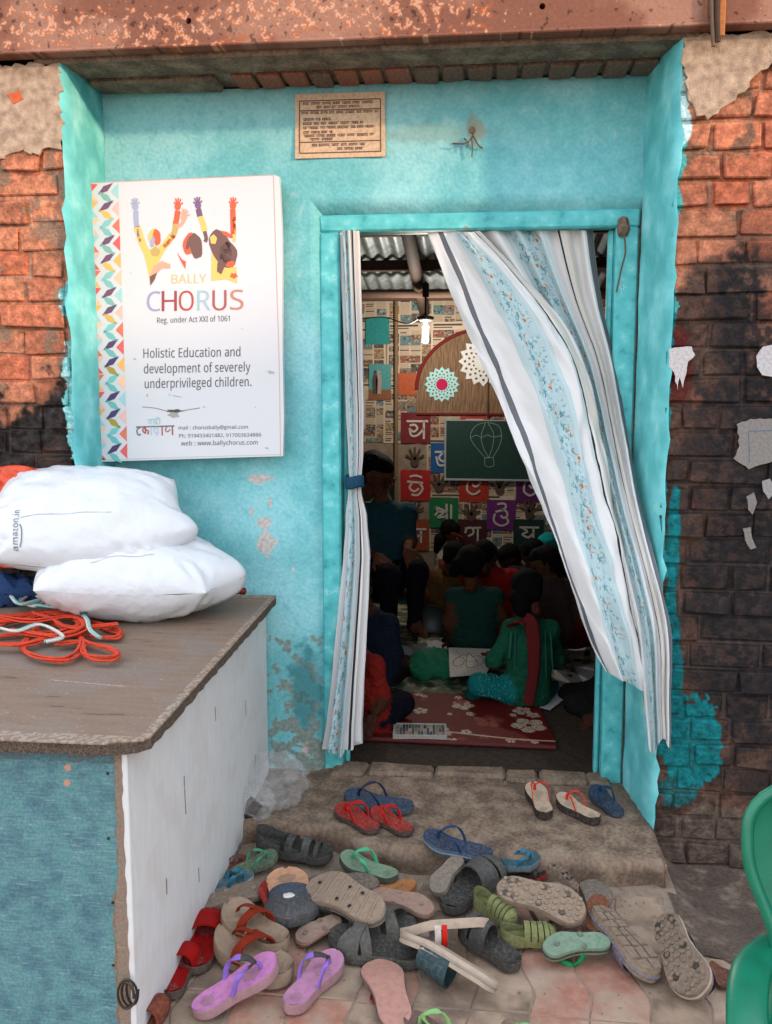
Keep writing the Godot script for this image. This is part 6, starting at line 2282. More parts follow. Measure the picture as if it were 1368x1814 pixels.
	put(mat_o, "reeds", mg.done(), reed_m)
	var arc := []
	for k in range(0, 25):
		var a := PI * k / 24.0
		arc.append(Vector3(c.x + cos(a) * rad, c.y + sin(a) * rad * 0.86, BACK + 0.018))
	put(mat_o, "red_rim", tube_mesh(arc, 0.012, 6, 0.3, Vector3.BACK.cross(Vector3.UP)), surf(Color(0.42, 0.1, 0.08), 0.9, T.mottle, 8.0))
	put(mat_o, "red_rim", box_mesh(Vector3(c.x - rad, base - 0.012, BACK + 0.012), Vector3(c.x + rad, base + 0.002, BACK + 0.02), 0.001), surf(Color(0.4, 0.1, 0.09), 0.9, T.mottle, 8.0))
	put(mat_o, "split_cane", box_mesh(on_z(863, 745, BACK + 0.017), on_z(867, 640, BACK + 0.024), 0.001), M.old_wood)
	# --- paper doilies
	for q in [[783, 681, 31.0, Color(0.62, 0.8, 0.8), "pale blue paper doily with a pink centre, pinned to the reed mat"], [857, 640, 44.0, Color(0.82, 0.82, 0.82), "large white paper doily partly behind the curtain, pinned to the reed mat"]]:
		var dc := on_z(q[0], q[1], BACK + 0.022)
		var dr: float = q[2] * 5.65 / 1510.0
		var o := thing("paper_doily", q[4], "decoration", dc, "paper doilies")
		var star := PackedVector2Array()
		for k in 32:
			var a := TAU * k / 32.0
			star.append(Vector2(cos(a), sin(a)) * dr * (1.0 if k % 2 == 0 else 0.82))
		var sg := Geo.new()
		sg.slab(star, 0.0, 0.0012)
		var lace := put(o, "paper", sg.done(), surf(q[3], 0.9, T.mottle, 8.0))
		var cut := surf(Color(0.36, 0.27, 0.2), 0.9)
		for ring in 3:
			for k in 16:
				var a := TAU * (k + 0.5 * (ring % 2)) / 16.0
				var rr: float = dr * [0.42, 0.58, 0.74][ring]
				var s: float = dr * [0.05, 0.06, 0.065][ring]
				var cg := Geo.new()
				var cc := Vector2(cos(a), sin(a)) * rr
				var u := Vector2(cos(a), sin(a)) * s
				var v := Vector2(-sin(a), cos(a)) * s
				cg.slab(PackedVector2Array([cc - u, cc + v, cc + u, cc - v]), 0.0012, 0.0017)
				put(lace, "cut_out", cg.done(), cut)
		if q[2] < 40.0:
			var rosette := Geo.new()
			var rp := PackedVector2Array()
			for k in 40:
				var a := TAU * k / 40.0
				rp.append(Vector2(cos(a), sin(a)) * dr * 0.32 * (1.0 + 0.06 * (k % 2)))
			rosette.slab(rp, 0.0012, 0.003)
			put(o, "rosette", rosette.done(), surf(Color(0.68, 0.1, 0.3), 0.9, T.mottle, 20.0))
	build_letters()
	# --- chalkboard
	var board := thing("chalkboard", "green chalkboard with an aluminium frame and a chalk balloon drawn on it", "chalkboard")
	var b0 := on_z(789, 849, BACK + 0.03)
	var b1 := Vector3(0.52, on_z(789, 745, BACK + 0.03).y, 0)
	var slate := put(board, "slate", box_mesh(Vector3(b0.x, b0.y, BACK + 0.012), Vector3(b1.x, b1.y, BACK + 0.03), 0.001), surf(Color(0.07, 0.2, 0.18), 0.7, T.mottle, 2.0))
	var alu := plain(Color(0.6, 0.61, 0.61), 0.4, 0.5, 0.7)
	for q in [[b0.x - 0.008, b0.y - 0.008, b1.x + 0.008, b0.y + 0.006], [b0.x - 0.008, b1.y - 0.004, b1.x + 0.008, b1.y + 0.006], [b0.x - 0.009, b0.y + 0.0065, b0.x + 0.006, b1.y - 0.0045], [b1.x - 0.006, b0.y + 0.0065, b1.x + 0.008, b1.y - 0.0045]]:
		put(board, "frame", box_mesh(Vector3(q[0], q[1], BACK + 0.01), Vector3(q[2], q[3], BACK + 0.036), 0.002), alu)
	var chalk := plain(Color(0.5, 0.57, 0.53), 0.95)
	var lines := [[[840, 790], [770, 815], [735, 880], [760, 940], [835, 1030]], [[850, 790], [925, 815], [945, 880], [930, 950], [885, 1030]], [[840, 790], [808, 880], [822, 960], [858, 1025]], [[850, 790], [892, 870], [885, 950], [860, 1025]], [[737, 895], [775, 878], [812, 892], [850, 876], [890, 890], [943, 880]], [[832, 1032], [888, 1028]], [[832, 1032], [838, 1086], [892, 1082], [888, 1028]], [[835, 1030], [858, 1025], [885, 1030]]]
	for l in lines:
		var cg := Geo.new()
		var vs := []
		for q in l:
			vs.append(Vector2(q[0], q[1]))
		stroke(cg, vs, 2.8, BACK + 0.0306, func(p: Vector2, z: float) -> Vector3: return on_z(640.0 + p.x / 3.8, 540.0 + p.y / 3.8, z))
		put(slate, "chalk_line", cg.done(), chalk)


func build_letters() -> void:
	# painted paper squares, each with one white brushed letter; the strokes run in a unit square, y down
	var a_ := [[[0.2, 0.28], [0.92, 0.28]], [[0.78, 0.28], [0.78, 0.86]], [[0.3, 0.42], [0.48, 0.4], [0.56, 0.52], [0.44, 0.62], [0.32, 0.55]], [[0.3, 0.5], [0.36, 0.74], [0.56, 0.74], [0.78, 0.52]]]
	var i_ := [[[0.15, 0.3], [0.5, 0.3]], [[0.45, 0.3], [0.3, 0.5], [0.45, 0.62], [0.55, 0.5]], [[0.2, 0.45], [0.3, 0.75], [0.6, 0.7]]]
	var u_ := [[[0.22, 0.38], [0.75, 0.42]], [[0.3, 0.22], [0.5, 0.18], [0.72, 0.24]], [[0.4, 0.4], [0.3, 0.58], [0.45, 0.7], [0.62, 0.6]], [[0.62, 0.42], [0.74, 0.6], [0.58, 0.82], [0.36, 0.8]]]
	var ri := [[[0.2, 0.3], [0.3, 0.46], [0.2, 0.6]], [[0.2, 0.3], [0.5, 0.42]], [[0.3, 0.46], [0.5, 0.5], [0.3, 0.66], [0.6, 0.62]], [[0.6, 0.2], [0.62, 0.8]], [[0.76, 0.22], [0.76, 0.78]], [[0.5, 0.42], [0.62, 0.52]]]
	var ou := [[[0.36, 0.14], [0.6, 0.12], [0.66, 0.24], [0.52, 0.34]], [[0.3, 0.4], [0.62, 0.34], [0.72, 0.5], [0.6, 0.6], [0.48, 0.52]], [[0.28, 0.46], [0.26, 0.72], [0.5, 0.86], [0.74, 0.76], [0.7, 0.6]]]
	var o_ := [[[0.3, 0.3], [0.6, 0.2], [0.72, 0.36], [0.56, 0.5], [0.44, 0.4]], [[0.3, 0.36], [0.28, 0.62], [0.5, 0.76], [0.72, 0.62]]]
	var kh := [[[0.55, 0.32], [0.9, 0.32]], [[0.72, 0.32], [0.72, 0.76]], [[0.3, 0.4], [0.46, 0.5], [0.34, 0.64]], [[0.34, 0.64], [0.56, 0.58], [0.5, 0.78]], [[0.5, 0.6], [0.72, 0.5]]]
	var ga := [[[0.25, 0.3], [0.5, 0.28], [0.54, 0.46], [0.36, 0.56]], [[0.3, 0.3], [0.26, 0.46]], [[0.54, 0.28], [0.82, 0.26]], [[0.7, 0.26], [0.7, 0.82]]]
	var gh := [[[0.2, 0.26], [0.84, 0.26]], [[0.3, 0.28], [0.46, 0.4], [0.3, 0.5], [0.5, 0.6], [0.66, 0.44]], [[0.66, 0.26], [0.66, 0.8]]]
	var flags := [[710, 731, 763, 785, Color(0.4, 0.07, 0.09), a_, "maroon"], [763, 785, 813, 837, Color(0.04, 0.28, 0.5), i_, "blue"], [815, 728, 864, 790, Color(0.55, 0.18, 0.12), gh, "brick red"], [710, 833, 763, 886, Color(0.58, 0.09, 0.07), u_, "bright red"], [813, 836, 866, 888, Color(0.58, 0.15, 0.09), o_, "orange red"], [914, 838, 966, 890, Color(0.3, 0.08, 0.32), o_, "dark purple"], [760, 882, 812, 934, Color(0.05, 0.38, 0.22), ri, "green"], [862, 886, 914, 938, Color(0.36, 0.1, 0.38), ou, "purple"], [708, 920, 761, 974, Color(0.5, 0.23, 0.12), kh, "rust orange"], [811, 921, 862, 972, Color(0.24, 0.07, 0.09), ga, "dark maroon"], [909, 921, 964, 972, Color(0.04, 0.16, 0.15), gh, "dark bottle green"]]
	var white := plain(Color(0.66, 0.63, 0.6), 0.9)
	var n := 0
	for f in flags:
		var lo := on_z(f[0], f[3], BACK + 0.011)
		var hi := on_z(f[2], f[1], BACK + 0.011)
		var o := thing("letter_card", "%s paper square with a white brushed Bengali letter on the newspapered wall" % f[6], "paper card", Vector3.ZERO, "letter cards on the back wall")
		var rows := []
		for j in 6:
			var row := []
			for i in 6:
				row.append(Vector3(lerpf(lo.x, hi.x, i / 5.0), lerpf(lo.y, hi.y, j / 5.0), BACK + 0.009 + 0.003 * sin(i * 1.7 + j * 1.1 + n)))
			rows.append(row)
		var g := Geo.new()
		g.grid(rows)
		var card := put(o, "paper", g.done(true), surf(f[4], 0.6, T.mottle, 3.0))
		for s in f[5]:
			var vs := []
			for q in s:
				vs.append(Vector2(q[0], q[1]))
			var sg := Geo.new()
			stroke(sg, vs, 0.068, BACK + 0.0135, func(p: Vector2, z: float) -> Vector3: return Vector3(lerpf(lo.x, hi.x, p.x), lerpf(hi.y, lo.y, p.y), z))
			put(card, "brush_stroke", sg.done(), white)
		n += 1
	# hand prints in dark paint between the cards
	for q in [[778, 858], [835, 910], [938, 905], [735, 905], [735, 812], [885, 862]]:
		var p := on_z(q[0], q[1], BACK + 0.0125)
		var g := Geo.new()
		var pts := PackedVector2Array()
		for k in 12:
			pts.append(Vector2(p.x + cos(TAU * k / 12.0) * 0.03, p.y - 0.02 + sin(TAU * k / 12.0) * 0.034))
		g.slab(pts, BACK + 0.011, BACK + 0.0122)
		for k in 5:
			var a := PI * (0.16 + 0.17 * k)
			stroke(g, [Vector2(p.x, p.y - 0.01), Vector2(p.x + cos(a) * 0.07, p.y + sin(a) * (0.075 if k % 4 else 0.045))], 0.014, BACK + 0.0125, func(v: Vector2, z: float) -> Vector3: return Vector3(v.x, v.y, z))
		var o := put(self, numbered("hand_print"), g.done(), plain(Color(0.27, 0.21, 0.17), 0.9))
		tag(o, "dark painted hand print on the newspapers between the letter cards", "hand print", "hand prints")


# ---------------------------------------------------------------- on the classroom floor and under its roof
func build_classroom_things() -> void:
	# lit lamp
	var lamp := thing("lamp", "lit white stick bulb hanging in a holder before the newspapers", "lamp", on_z(754, 592, -2.2))
	var glow := plain(Color(1, 1, 1), 0.5)
	glow.emission_enabled = true
	glow.emission = Color(1.0, 0.98, 0.95)
	glow.emission_energy_multiplier = 2.2
	put(lamp, "bulb", tube_mesh([Vector3(0, -0.052, 0), Vector3(0, -0.046, 0), Vector3(0, 0.046, 0), Vector3(0, 0.052, 0)], [0.014, 0.019, 0.019, 0.014], 14), glow)
	put(lamp, "cap", tube_mesh([Vector3(0, 0.0525, 0), Vector3(0, 0.072, 0)], 0.013, 12), plain(Color(0.75, 0.75, 0.74), 0.4))
	put(lamp, "holder_plate", tube_mesh([Vector3(0, 0.0725, 0), Vector3(0, 0.08, 0), Vector3(0, 0.098, 0), Vector3(0, 0.104, 0)], [0.03, 0.045, 0.05, 0.03], 18), M.dark_metal)
	put(lamp, "stem", tube_mesh([Vector3(0, 0.104, 0), Vector3(0, 0.3, 0.01)], 0.006, 8), M.dark_metal)
	put(lamp, "bracket", box_mesh(Vector3(-0.018, 0.21, -0.02), Vector3(0.018, 0.29, 0.02), 0.004), M.dark_metal)
	var wire := Geo.new()
	wire.tube(curve([Vector3(0, 0.12, 0.0), Vector3(-0.1, 0.06, 0.02), Vector3(-0.25, 0.1, 0.0), Vector3(-0.42, 0.08, -0.02)], 6), 0.004, 6)
	put(lamp, "wire", wire.done(true), M.dark_metal)
	var light := OmniLight3D.new()
	light.name = "lamp_glow"
	light.light_energy = 0.42
	light.light_color = Color(1.0, 0.96, 0.9)
	light.light_size = 0.04
	light.omni_range = 8.0
	light.omni_attenuation = 2.0
	light.shadow_enabled = true
	lamp.add_child(light)
	# --- woven plastic mats
	var flowers := []
	for q in [[937, 1288, 34.0, 1], [866, 1280, 30.0, 2], [700, 1322, 30.0, 1], [760, 1312, 16.0, 1], [660, 1316, 18.0, 1], [925, 1262, 20.0, 1], [820, 1252, 24.0, 1], [945, 1270, 14.0, 1], [745, 1262, 16.0, 1], [800, 1316, 14.0, 1]]:
		var p := on_y(q[0], q[1], 0.085)
		flowers.append([p.x, p.z, q[2] / 500.0, q[3]])
	var fr := RandomNumberGenerator.new()
	fr.seed = 61
	for k in 26:
		flowers.append([fr.randf_range(-0.44, 0.28), fr.randf_range(-0.36, -0.25) if k < 16 else fr.randf_range(-0.68, -0.4), fr.randf_range(0.012, 0.028), 1 if k % 3 else 2])
	var per := 340.0
	var w := int(0.8 * per)
	var h := int(0.52 * per)
	var nn := noise_bytes(w, h, 0.3, 131, 2)
	var red_paint := func(x: float, y: float, at: int) -> Color:
		var f := nn[at] / 255.0
		var c := Color(0.34, 0.07, 0.065).darkened((f - 0.5) * 0.4)
		var z := -y
		for q in flowers:
			var d := Vector2(x - q[0], (z - q[1]) * 1.0)
			var l := d.length()
			if l < q[2] * 1.15:
				var a := atan2(d.y, d.x)
				var petal: float = q[2] * (0.72 + 0.3 * absf(cos(a * 2.5 + q[0] * 9.0)))
				if l < petal and l > q[2] * 0.16 and f < 0.72:
					c = Color(0.66, 0.6, 0.52) if q[3] == 1 else Color(0.46, 0.2, 0.15)
					if absf(fposmod(a * 2.5 + q[0] * 9.0, PI) - PI / 2) < 0.12:
						c = Color(0.4, 0.12, 0.1)
		var line := -0.3 + 0.03 * sin(x * 6.0)
		if absf(z - line) < 0.006 and x > -0.25:
			c = Color(0.62, 0.55, 0.48)
		return c
	var mat_r := thing("floor_mat", "red woven plastic mat with cream flowers inside the doorway", "mat", Vector3.ZERO, "floor mats")
	var rg := Geo.new()
	rg.slab(PackedVector2Array([Vector2(-0.46, 0.235), Vector2(0.31, 0.235), Vector2(0.315, 0.25), Vector2(0.27, 0.7), Vector2(-0.48, 0.72)]), 0.076, 0.092, 0.002)
	rg.planar(per / w, per / h, -0.48, 0.73)
	rg.move(Transform3D(Basis(Vector3(1, 0, 0), Vector3(0, 0, -1), Vector3(0, 1, 0)), Vector3.ZERO))
	put(mat_r, "weave", rg.done(), pictured(wall_picture(-0.48, 0.73, w / per, h / per, per, red_paint), 0.6))
	put(mat_r, "rolled_edge", tube_mesh([Vector3(-0.47, 0.087, -0.232), Vector3(-0.1, 0.088, -0.228), Vector3(0.31, 0.087, -0.23)], 0.0095, 8), surf(Color(0.33, 0.1, 0.09), 0.7, T.mottle, 20.0))
	var mat_g := thing("floor_mat", "green and cream woven plastic mat in the middle of the classroom", "mat", Vector3.ZERO, "floor mats")
	var greens := noise_tex(256, 0.03, 133, 3, [[0.0, Color(0.16, 0.2, 0.13)], [0.48, Color(0.22, 0.27, 0.18)], [0.56, Color(0.46, 0.44, 0.36)], [1.0, Color(0.52, 0.5, 0.42)]], FastNoiseLite.TYPE_CELLULAR)
	put(mat_g, "weave", box_mesh(Vector3(-1.5, 0.0755, -2.7), Vector3(1.3, 0.084, -0.705), 0.001), in_world(surf(Color(1, 1, 1), 0.65, greens, 2.2)))
	# --- crayon tray
	var tray_at := on_y(744, 1300, 0.092)
	var tray := thing("crayon_tray", "flat white tray of small crayons on the red flowered mat", "tray", tray_at)
	tray.rotation.y = 0.06
	var tm := surf(Color(0.6, 0.58, 0.55), 0.6, T.mottle, 9.0)
	var tb := put(tray, "tray", box_mesh(Vector3(-0.1, 0.001, -0.055), Vector3(0.1, 0.012, 0.055), 0.002), tm)
	for q in [[-0.1, -0.055, 0.1, -0.047], [-0.1, 0.047, 0.1, 0.055], [-0.1, -0.047, -0.092, 0.047], [0.092, -0.047, 0.1, 0.047]]:
		put(tray, "rim", box_mesh(Vector3(q[0], 0.0122, q[1]), Vector3(q[2], 0.019, q[3]), 0.001), tm)
	var r := RandomNumberGenerator.new()
	r.seed = 8
	for row in 3:
		for k in 16:
			if r.randf() < 0.12:
				continue
			var x := -0.086 + k * 0.0112
			var z := -0.032 + row * 0.03
			put(tb, "crayon", box_mesh(Vector3(x, 0.0123, z - 0.011), Vector3(x + 0.008, 0.0185, z + 0.011), 0.001), plain([Color(0.1, 0.09, 0.09), Color(0.4, 0.12, 0.1), Color(0.45, 0.4, 0.36), Color(0.15, 0.2, 0.3), Color(0.5, 0.45, 0.4), Color(0.2, 0.25, 0.16)][r.randi() % 6], 0.6))
	# --- drawing sheet with pencil outlines, held up by the girl
	var sh := thing("drawing_sheet", "white drawing sheet with pencil outlines before the girl in the red scarf", "paper")
	var corners := [on_z(795, 1147, -0.98), on_z(797, 1199, -0.76), on_z(862, 1193, -0.76), on_z(884, 1150, -0.96)]
	var sg := Geo.new()
	var back := []
	for p in corners:
		back.append(p - Vector3(0, 0.003, 0.002))
	sg.fan(corners)
	sg.grid([back, corners], true)
	sg.fan(back, true)
	var leaf := put(sh, "sheet", sg.done(), surf(Color(0.68, 0.65, 0.6), 0.9, T.mottle, 5.0))
	var at := func(p: Vector2, _z: float) -> Vector3:
		return corners[0].lerp(corners[3], p.x).lerp(corners[1].lerp(corners[2], p.x), p.y) + Vector3(0, 0.0015, 0.0015)
	for l in [[[0.08, 0.5], [0.2, 0.35], [0.34, 0.42], [0.3, 0.62], [0.14, 0.66], [0.08, 0.5]], [[0.4, 0.2], [0.42, 0.7], [0.7, 0.68], [0.5, 0.3], [0.4, 0.2]], [[0.5, 0.34], [0.66, 0.3], [0.8, 0.5], [0.74, 0.7]], [[0.2, 0.36], [0.3, 0.25], [0.4, 0.3]], [[0.45, 0.5], [0.6, 0.5]]]:
		var vs := []
		for q in l:
			vs.append(Vector2(q[0], q[1]))
		var lg := Geo.new()
		stroke(lg, vs, 0.016, 0.0, at)
		put(leaf, "pencil_line", lg.done(), plain(Color(0.28, 0.27, 0.26), 0.9))
	# --- books and loose paper
	var books := thing("exercise_books", "small stack of white exercise books on the mat before the child in green", "books", on_y(770, 1160, 0.084))
	for k in 4:
		put(books, "book", box_mesh(Vector3(-0.075 + k * 0.004, 0.0005 + k * 0.0085, -0.1), Vector3(0.075 + k * 0.003, 0.0085 + k * 0.0085, 0.09 - k * 0.006), 0.001), surf(Color(0.6, 0.59, 0.58), 0.85, T.mottle, 6.0), Vector3.ZERO, Basis(Vector3.UP, 0.5 + k * 0.06))
	for q in [[1040, 1200, 0.3, "white sheet of paper on the floor just behind the blown curtain"], [1000, 1148, -0.2, "white sheet of paper on the floor behind the girl in the red scarf"], [985, 1195, 0.1, "white sheet of paper on the floor beside the girl in the red scarf"], [905, 1080, 0.5, "white sheet of paper between the seated children"], [715, 1160, 0.9, "white sheet of paper in front of the child in navy"], [960, 1230, -0.5, "white sheet of paper at the knee of the person behind the curtain"]]:
		var o := put(self, numbered("paper_sheet"), box_mesh(Vector3(-0.1, 0.0, -0.14), Vector3(0.1, 0.002, 0.14), 0.0), surf(Color(0.66, 0.66, 0.67), 0.9, T.mottle, 5.0), on_y(q[0], q[1], 0.0855), Basis(Vector3.UP, q[2]))
		tag(o, q[3], "paper", "loose sheets of paper")
	var bag := thing("green_cloth_bag", "crumpled bright green cloth bag on the mat", "bag", on_y(768, 1195, 0.085) + Vector3(0, 0.05, 0))
	put(bag, "cloth", pillow(Vector3(0.11, 0.055, 0.1), 341, 0.15, 0.03, 26), surf(Color(0.04, 0.36, 0.25), 0.85, T.mottle, 4.0, T.fine, 0.4))
	var steel := thing("steel_bowl", "dull round steel bowl on its side behind the books", "bowl", on_z(765, 1100, -1.55))
	var bowl := Geo.new()
	var br := []
	for k in 8:
		var a := PI / 2 * k / 7.0
		var ring := []
		for s in 20:
			ring.append(Vector3(cos(TAU * s / 20.0) * cos(a) * 0.085, sin(TAU * s / 20.0) * cos(a) * 0.085, -sin(a) * 0.05))
		br.append(ring)
	bowl.grid(br, true)
	put(steel, "shell", bowl.done(true), plain(Color(0.3, 0.31, 0.32), 0.5, 0.5, 0.6))
	# --- the man's low stool
	var stool := thing("low_stool", "low dark green plastic stool under the seated man", "stool", Vector3(-0.45, 0.0845, -1.6))
	var cm := surf(Color(0.05, 0.2, 0.15), 0.5, T.mottle, 4.0)
	put(stool, "seat", box_mesh(Vector3(-0.17, 0.185, -0.16), Vector3(0.17, 0.208, 0.16), 0.008), cm)
	for q in [[-0.15, -0.14], [0.15, -0.14], [-0.15, 0.14], [0.15, 0.14]]:
		put(stool, "leg", tube_mesh([Vector3(q[0] * 1.12, 0.0, q[1] * 1.12), Vector3(q[0], 0.184, q[1])], [0.014, 0.02], 8), cm)


# ---------------------------------------------------------------- people: tapered bones joined into one skin
# bone: [from, to, radius at from, radius at to, colour]
func skin(g: Geo, bones: Array, cell: float, k: float) -> void:
	var lo := Vector3(1e9, 1e9, 1e9)
	var hi := -lo
	for b in bones:
		var r: float = maxf(b[2], b[3]) + cell * 2.5
		for p in [b[0], b[1]]:
			lo = lo.min(p - Vector3(r, r, r))
			hi = hi.max(p + Vector3(r, r, r))
	var nx := int((hi.x - lo.x) / cell) + 2
	var ny := int((hi.y - lo.y) / cell) + 2
	var nz := int((hi.z - lo.z) / cell) + 2
	var total := nx * ny * nz
	var field := PackedFloat32Array()
	field.resize(total)
	field.fill(9.0)
	var best := PackedFloat32Array()
	best.resize(total)
	best.fill(9.0)
	var own := PackedByteArray()
	own.resize(total)
	for n in bones.size():
		var b: Array = bones[n]
		var a: Vector3 = b[0]
		var ba: Vector3 = b[1] - a
		var len2 := maxf(ba.length_squared(), 1e-9)
		var r0: float = b[2]
		var r1: float = b[3]
		var grow := maxf(r0, r1) + k + cell * 1.5
		var p0 := (a.min(b[1]) - lo - Vector3(grow, grow, grow)) / cell
		var p1 := (a.max(b[1]) - lo + Vector3(grow, grow, grow)) / cell
		for z in range(maxi(0, int(p0.z)), mini(nz, int(p1.z) + 2)):
			for y in range(maxi(0, int(p0.y)), mini(ny, int(p1.y) + 2)):
				var at := (z * ny + y) * nx
				for x in range(maxi(0, int(p0.x)), mini(nx, int(p1.x) + 2)):
					var pa := lo + Vector3(x, y, z) * cell - a
					var h := clampf(pa.dot(ba) / len2, 0.0, 1.0)
					var d := (pa - ba * h).length() - lerpf(r0, r1, h)
					var f := field[at + x]
					var m := maxf(k - absf(f - d), 0.0) / k
					field[at + x] = minf(f, d) - m * m * k * 0.25
					if d < best[at + x]:
						best[at + x] = d
						own[at + x] = n
	# one vertex for each cell that the surface crosses
	var made := {}
	var sx := 1
	var sy := nx
	var sz := nx * ny
	var offs := [0, sx, sy, sx + sy, sz, sx + sz, sy + sz, sx + sy + sz]
	var corner := [Vector3(0, 0, 0), Vector3(1, 0, 0), Vector3(0, 1, 0), Vector3(1, 1, 0), Vector3(0, 0, 1), Vector3(1, 0, 1), Vector3(0, 1, 1), Vector3(1, 1, 1)]
	var edges := [[0, 1], [2, 3], [4, 5], [6, 7], [0, 2], [1, 3], [4, 6], [5, 7], [0, 4], [1, 5], [2, 6], [3, 7]]
	for z in nz - 1:
		for y in ny - 1:
			var row := z * sz + y * sy
			for x in nx - 1:
				var at := row + x
				var s0 := field[at] < 0.0
				if (field[at + sx] < 0.0) == s0 and (field[at + sy] < 0.0) == s0 and (field[at + sz] < 0.0) == s0 and (field[at + sx + sy] < 0.0) == s0 and (field[at + sx + sz] < 0.0) == s0 and (field[at + sy + sz] < 0.0) == s0 and (field[at + sx + sy + sz] < 0.0) == s0:
					continue
				var sum := Vector3.ZERO
				var cnt := 0
				for e in edges:
					var fa := field[at + offs[e[0]]]
					var fb := field[at + offs[e[1]]]
					if (fa < 0.0) != (fb < 0.0):
						sum += corner[e[0]].lerp(corner[e[1]], fa / (fa - fb))
						cnt += 1
				var p := lo + (Vector3(x, y, z) + sum / cnt) * cell
				made[at] = g.vert(p, Vector2.ZERO, bones[own[at]][4])
	for at in made:
		var x: int = at % nx
		var y: int = (at / nx) % ny
		var z: int = at / sz
		if x < 1 or y < 1 or z < 1:
			continue
		var f0 := field[at] < 0.0
		for e in [[sx, sy, sz], [sy, sz, sx], [sz, sx, sy]]:
			var f1: bool = field[at + e[0]] < 0.0
			if f0 == f1:
				continue
			var a = made.get(at)
			var b = made.get(at - e[1])
			var c = made.get(at - e[1] - e[2])
			var d = made.get(at - e[2])
			if a == null or b == null or c == null or d == null:
				continue
			if f0:
				g.quad(a, b, c, d)
			else:
				g.quad(a, d, c, b)


func hand_bones(wrist: Vector3, dir: Vector3, palm_up: Vector3, s: float, curl: float, thumb: float, c: Color) -> Array:
	# palm and five fingers; dir runs from wrist to knuckles, palm_up is the back of the hand, thumb is the side the thumb leaves by
	dir = dir.normalized()
	var side := dir.cross(palm_up).normalized() * thumb
	var up := side.cross(dir).normalized() * (1.0 if side.cross(dir).dot(palm_up) > 0.0 else -1.0)
	var out := []
	for k in 4:
		var off := (1.5 - k) * 0.019 * s
		var root := wrist + dir * 0.082 * s + side * off
		out.append([wrist + dir * 0.02 * s + side * off * 0.7, root, 0.0135 * s, 0.011 * s, c])
		var l: float = [0.07, 0.079, 0.074, 0.058][k] * s
		var m := root + dir * l * 0.45 - up * l * 0.12 * curl
		var tip := m + dir * l * 0.5 * (1.0 - 0.35 * curl) - up * l * 0.42 * curl
		out.append([root, m, 0.0095 * s, 0.0085 * s, c])
		out.append([m, tip, 0.0085 * s, 0.0068 * s, c])
	var t0 := wrist + dir * 0.03 * s + side * 0.03 * s
	var t1 := t0 + (dir * 0.6 + side * 0.75).normalized() * 0.038 * s - up * 0.006 * s
	out.append([wrist + dir * 0.02 * s + side * 0.015 * s, t0, 0.014 * s, 0.013 * s, c])
	out.append([t0, t1, 0.0125 * s, 0.0105 * s, c])
	out.append([t1, t1 + (dir * 0.9 + side * 0.3).normalized() * 0.03 * s, 0.0105 * s, 0.008 * s, c])
	return out


func lin(c: Color) -> Color:
	return c.srgb_to_linear()


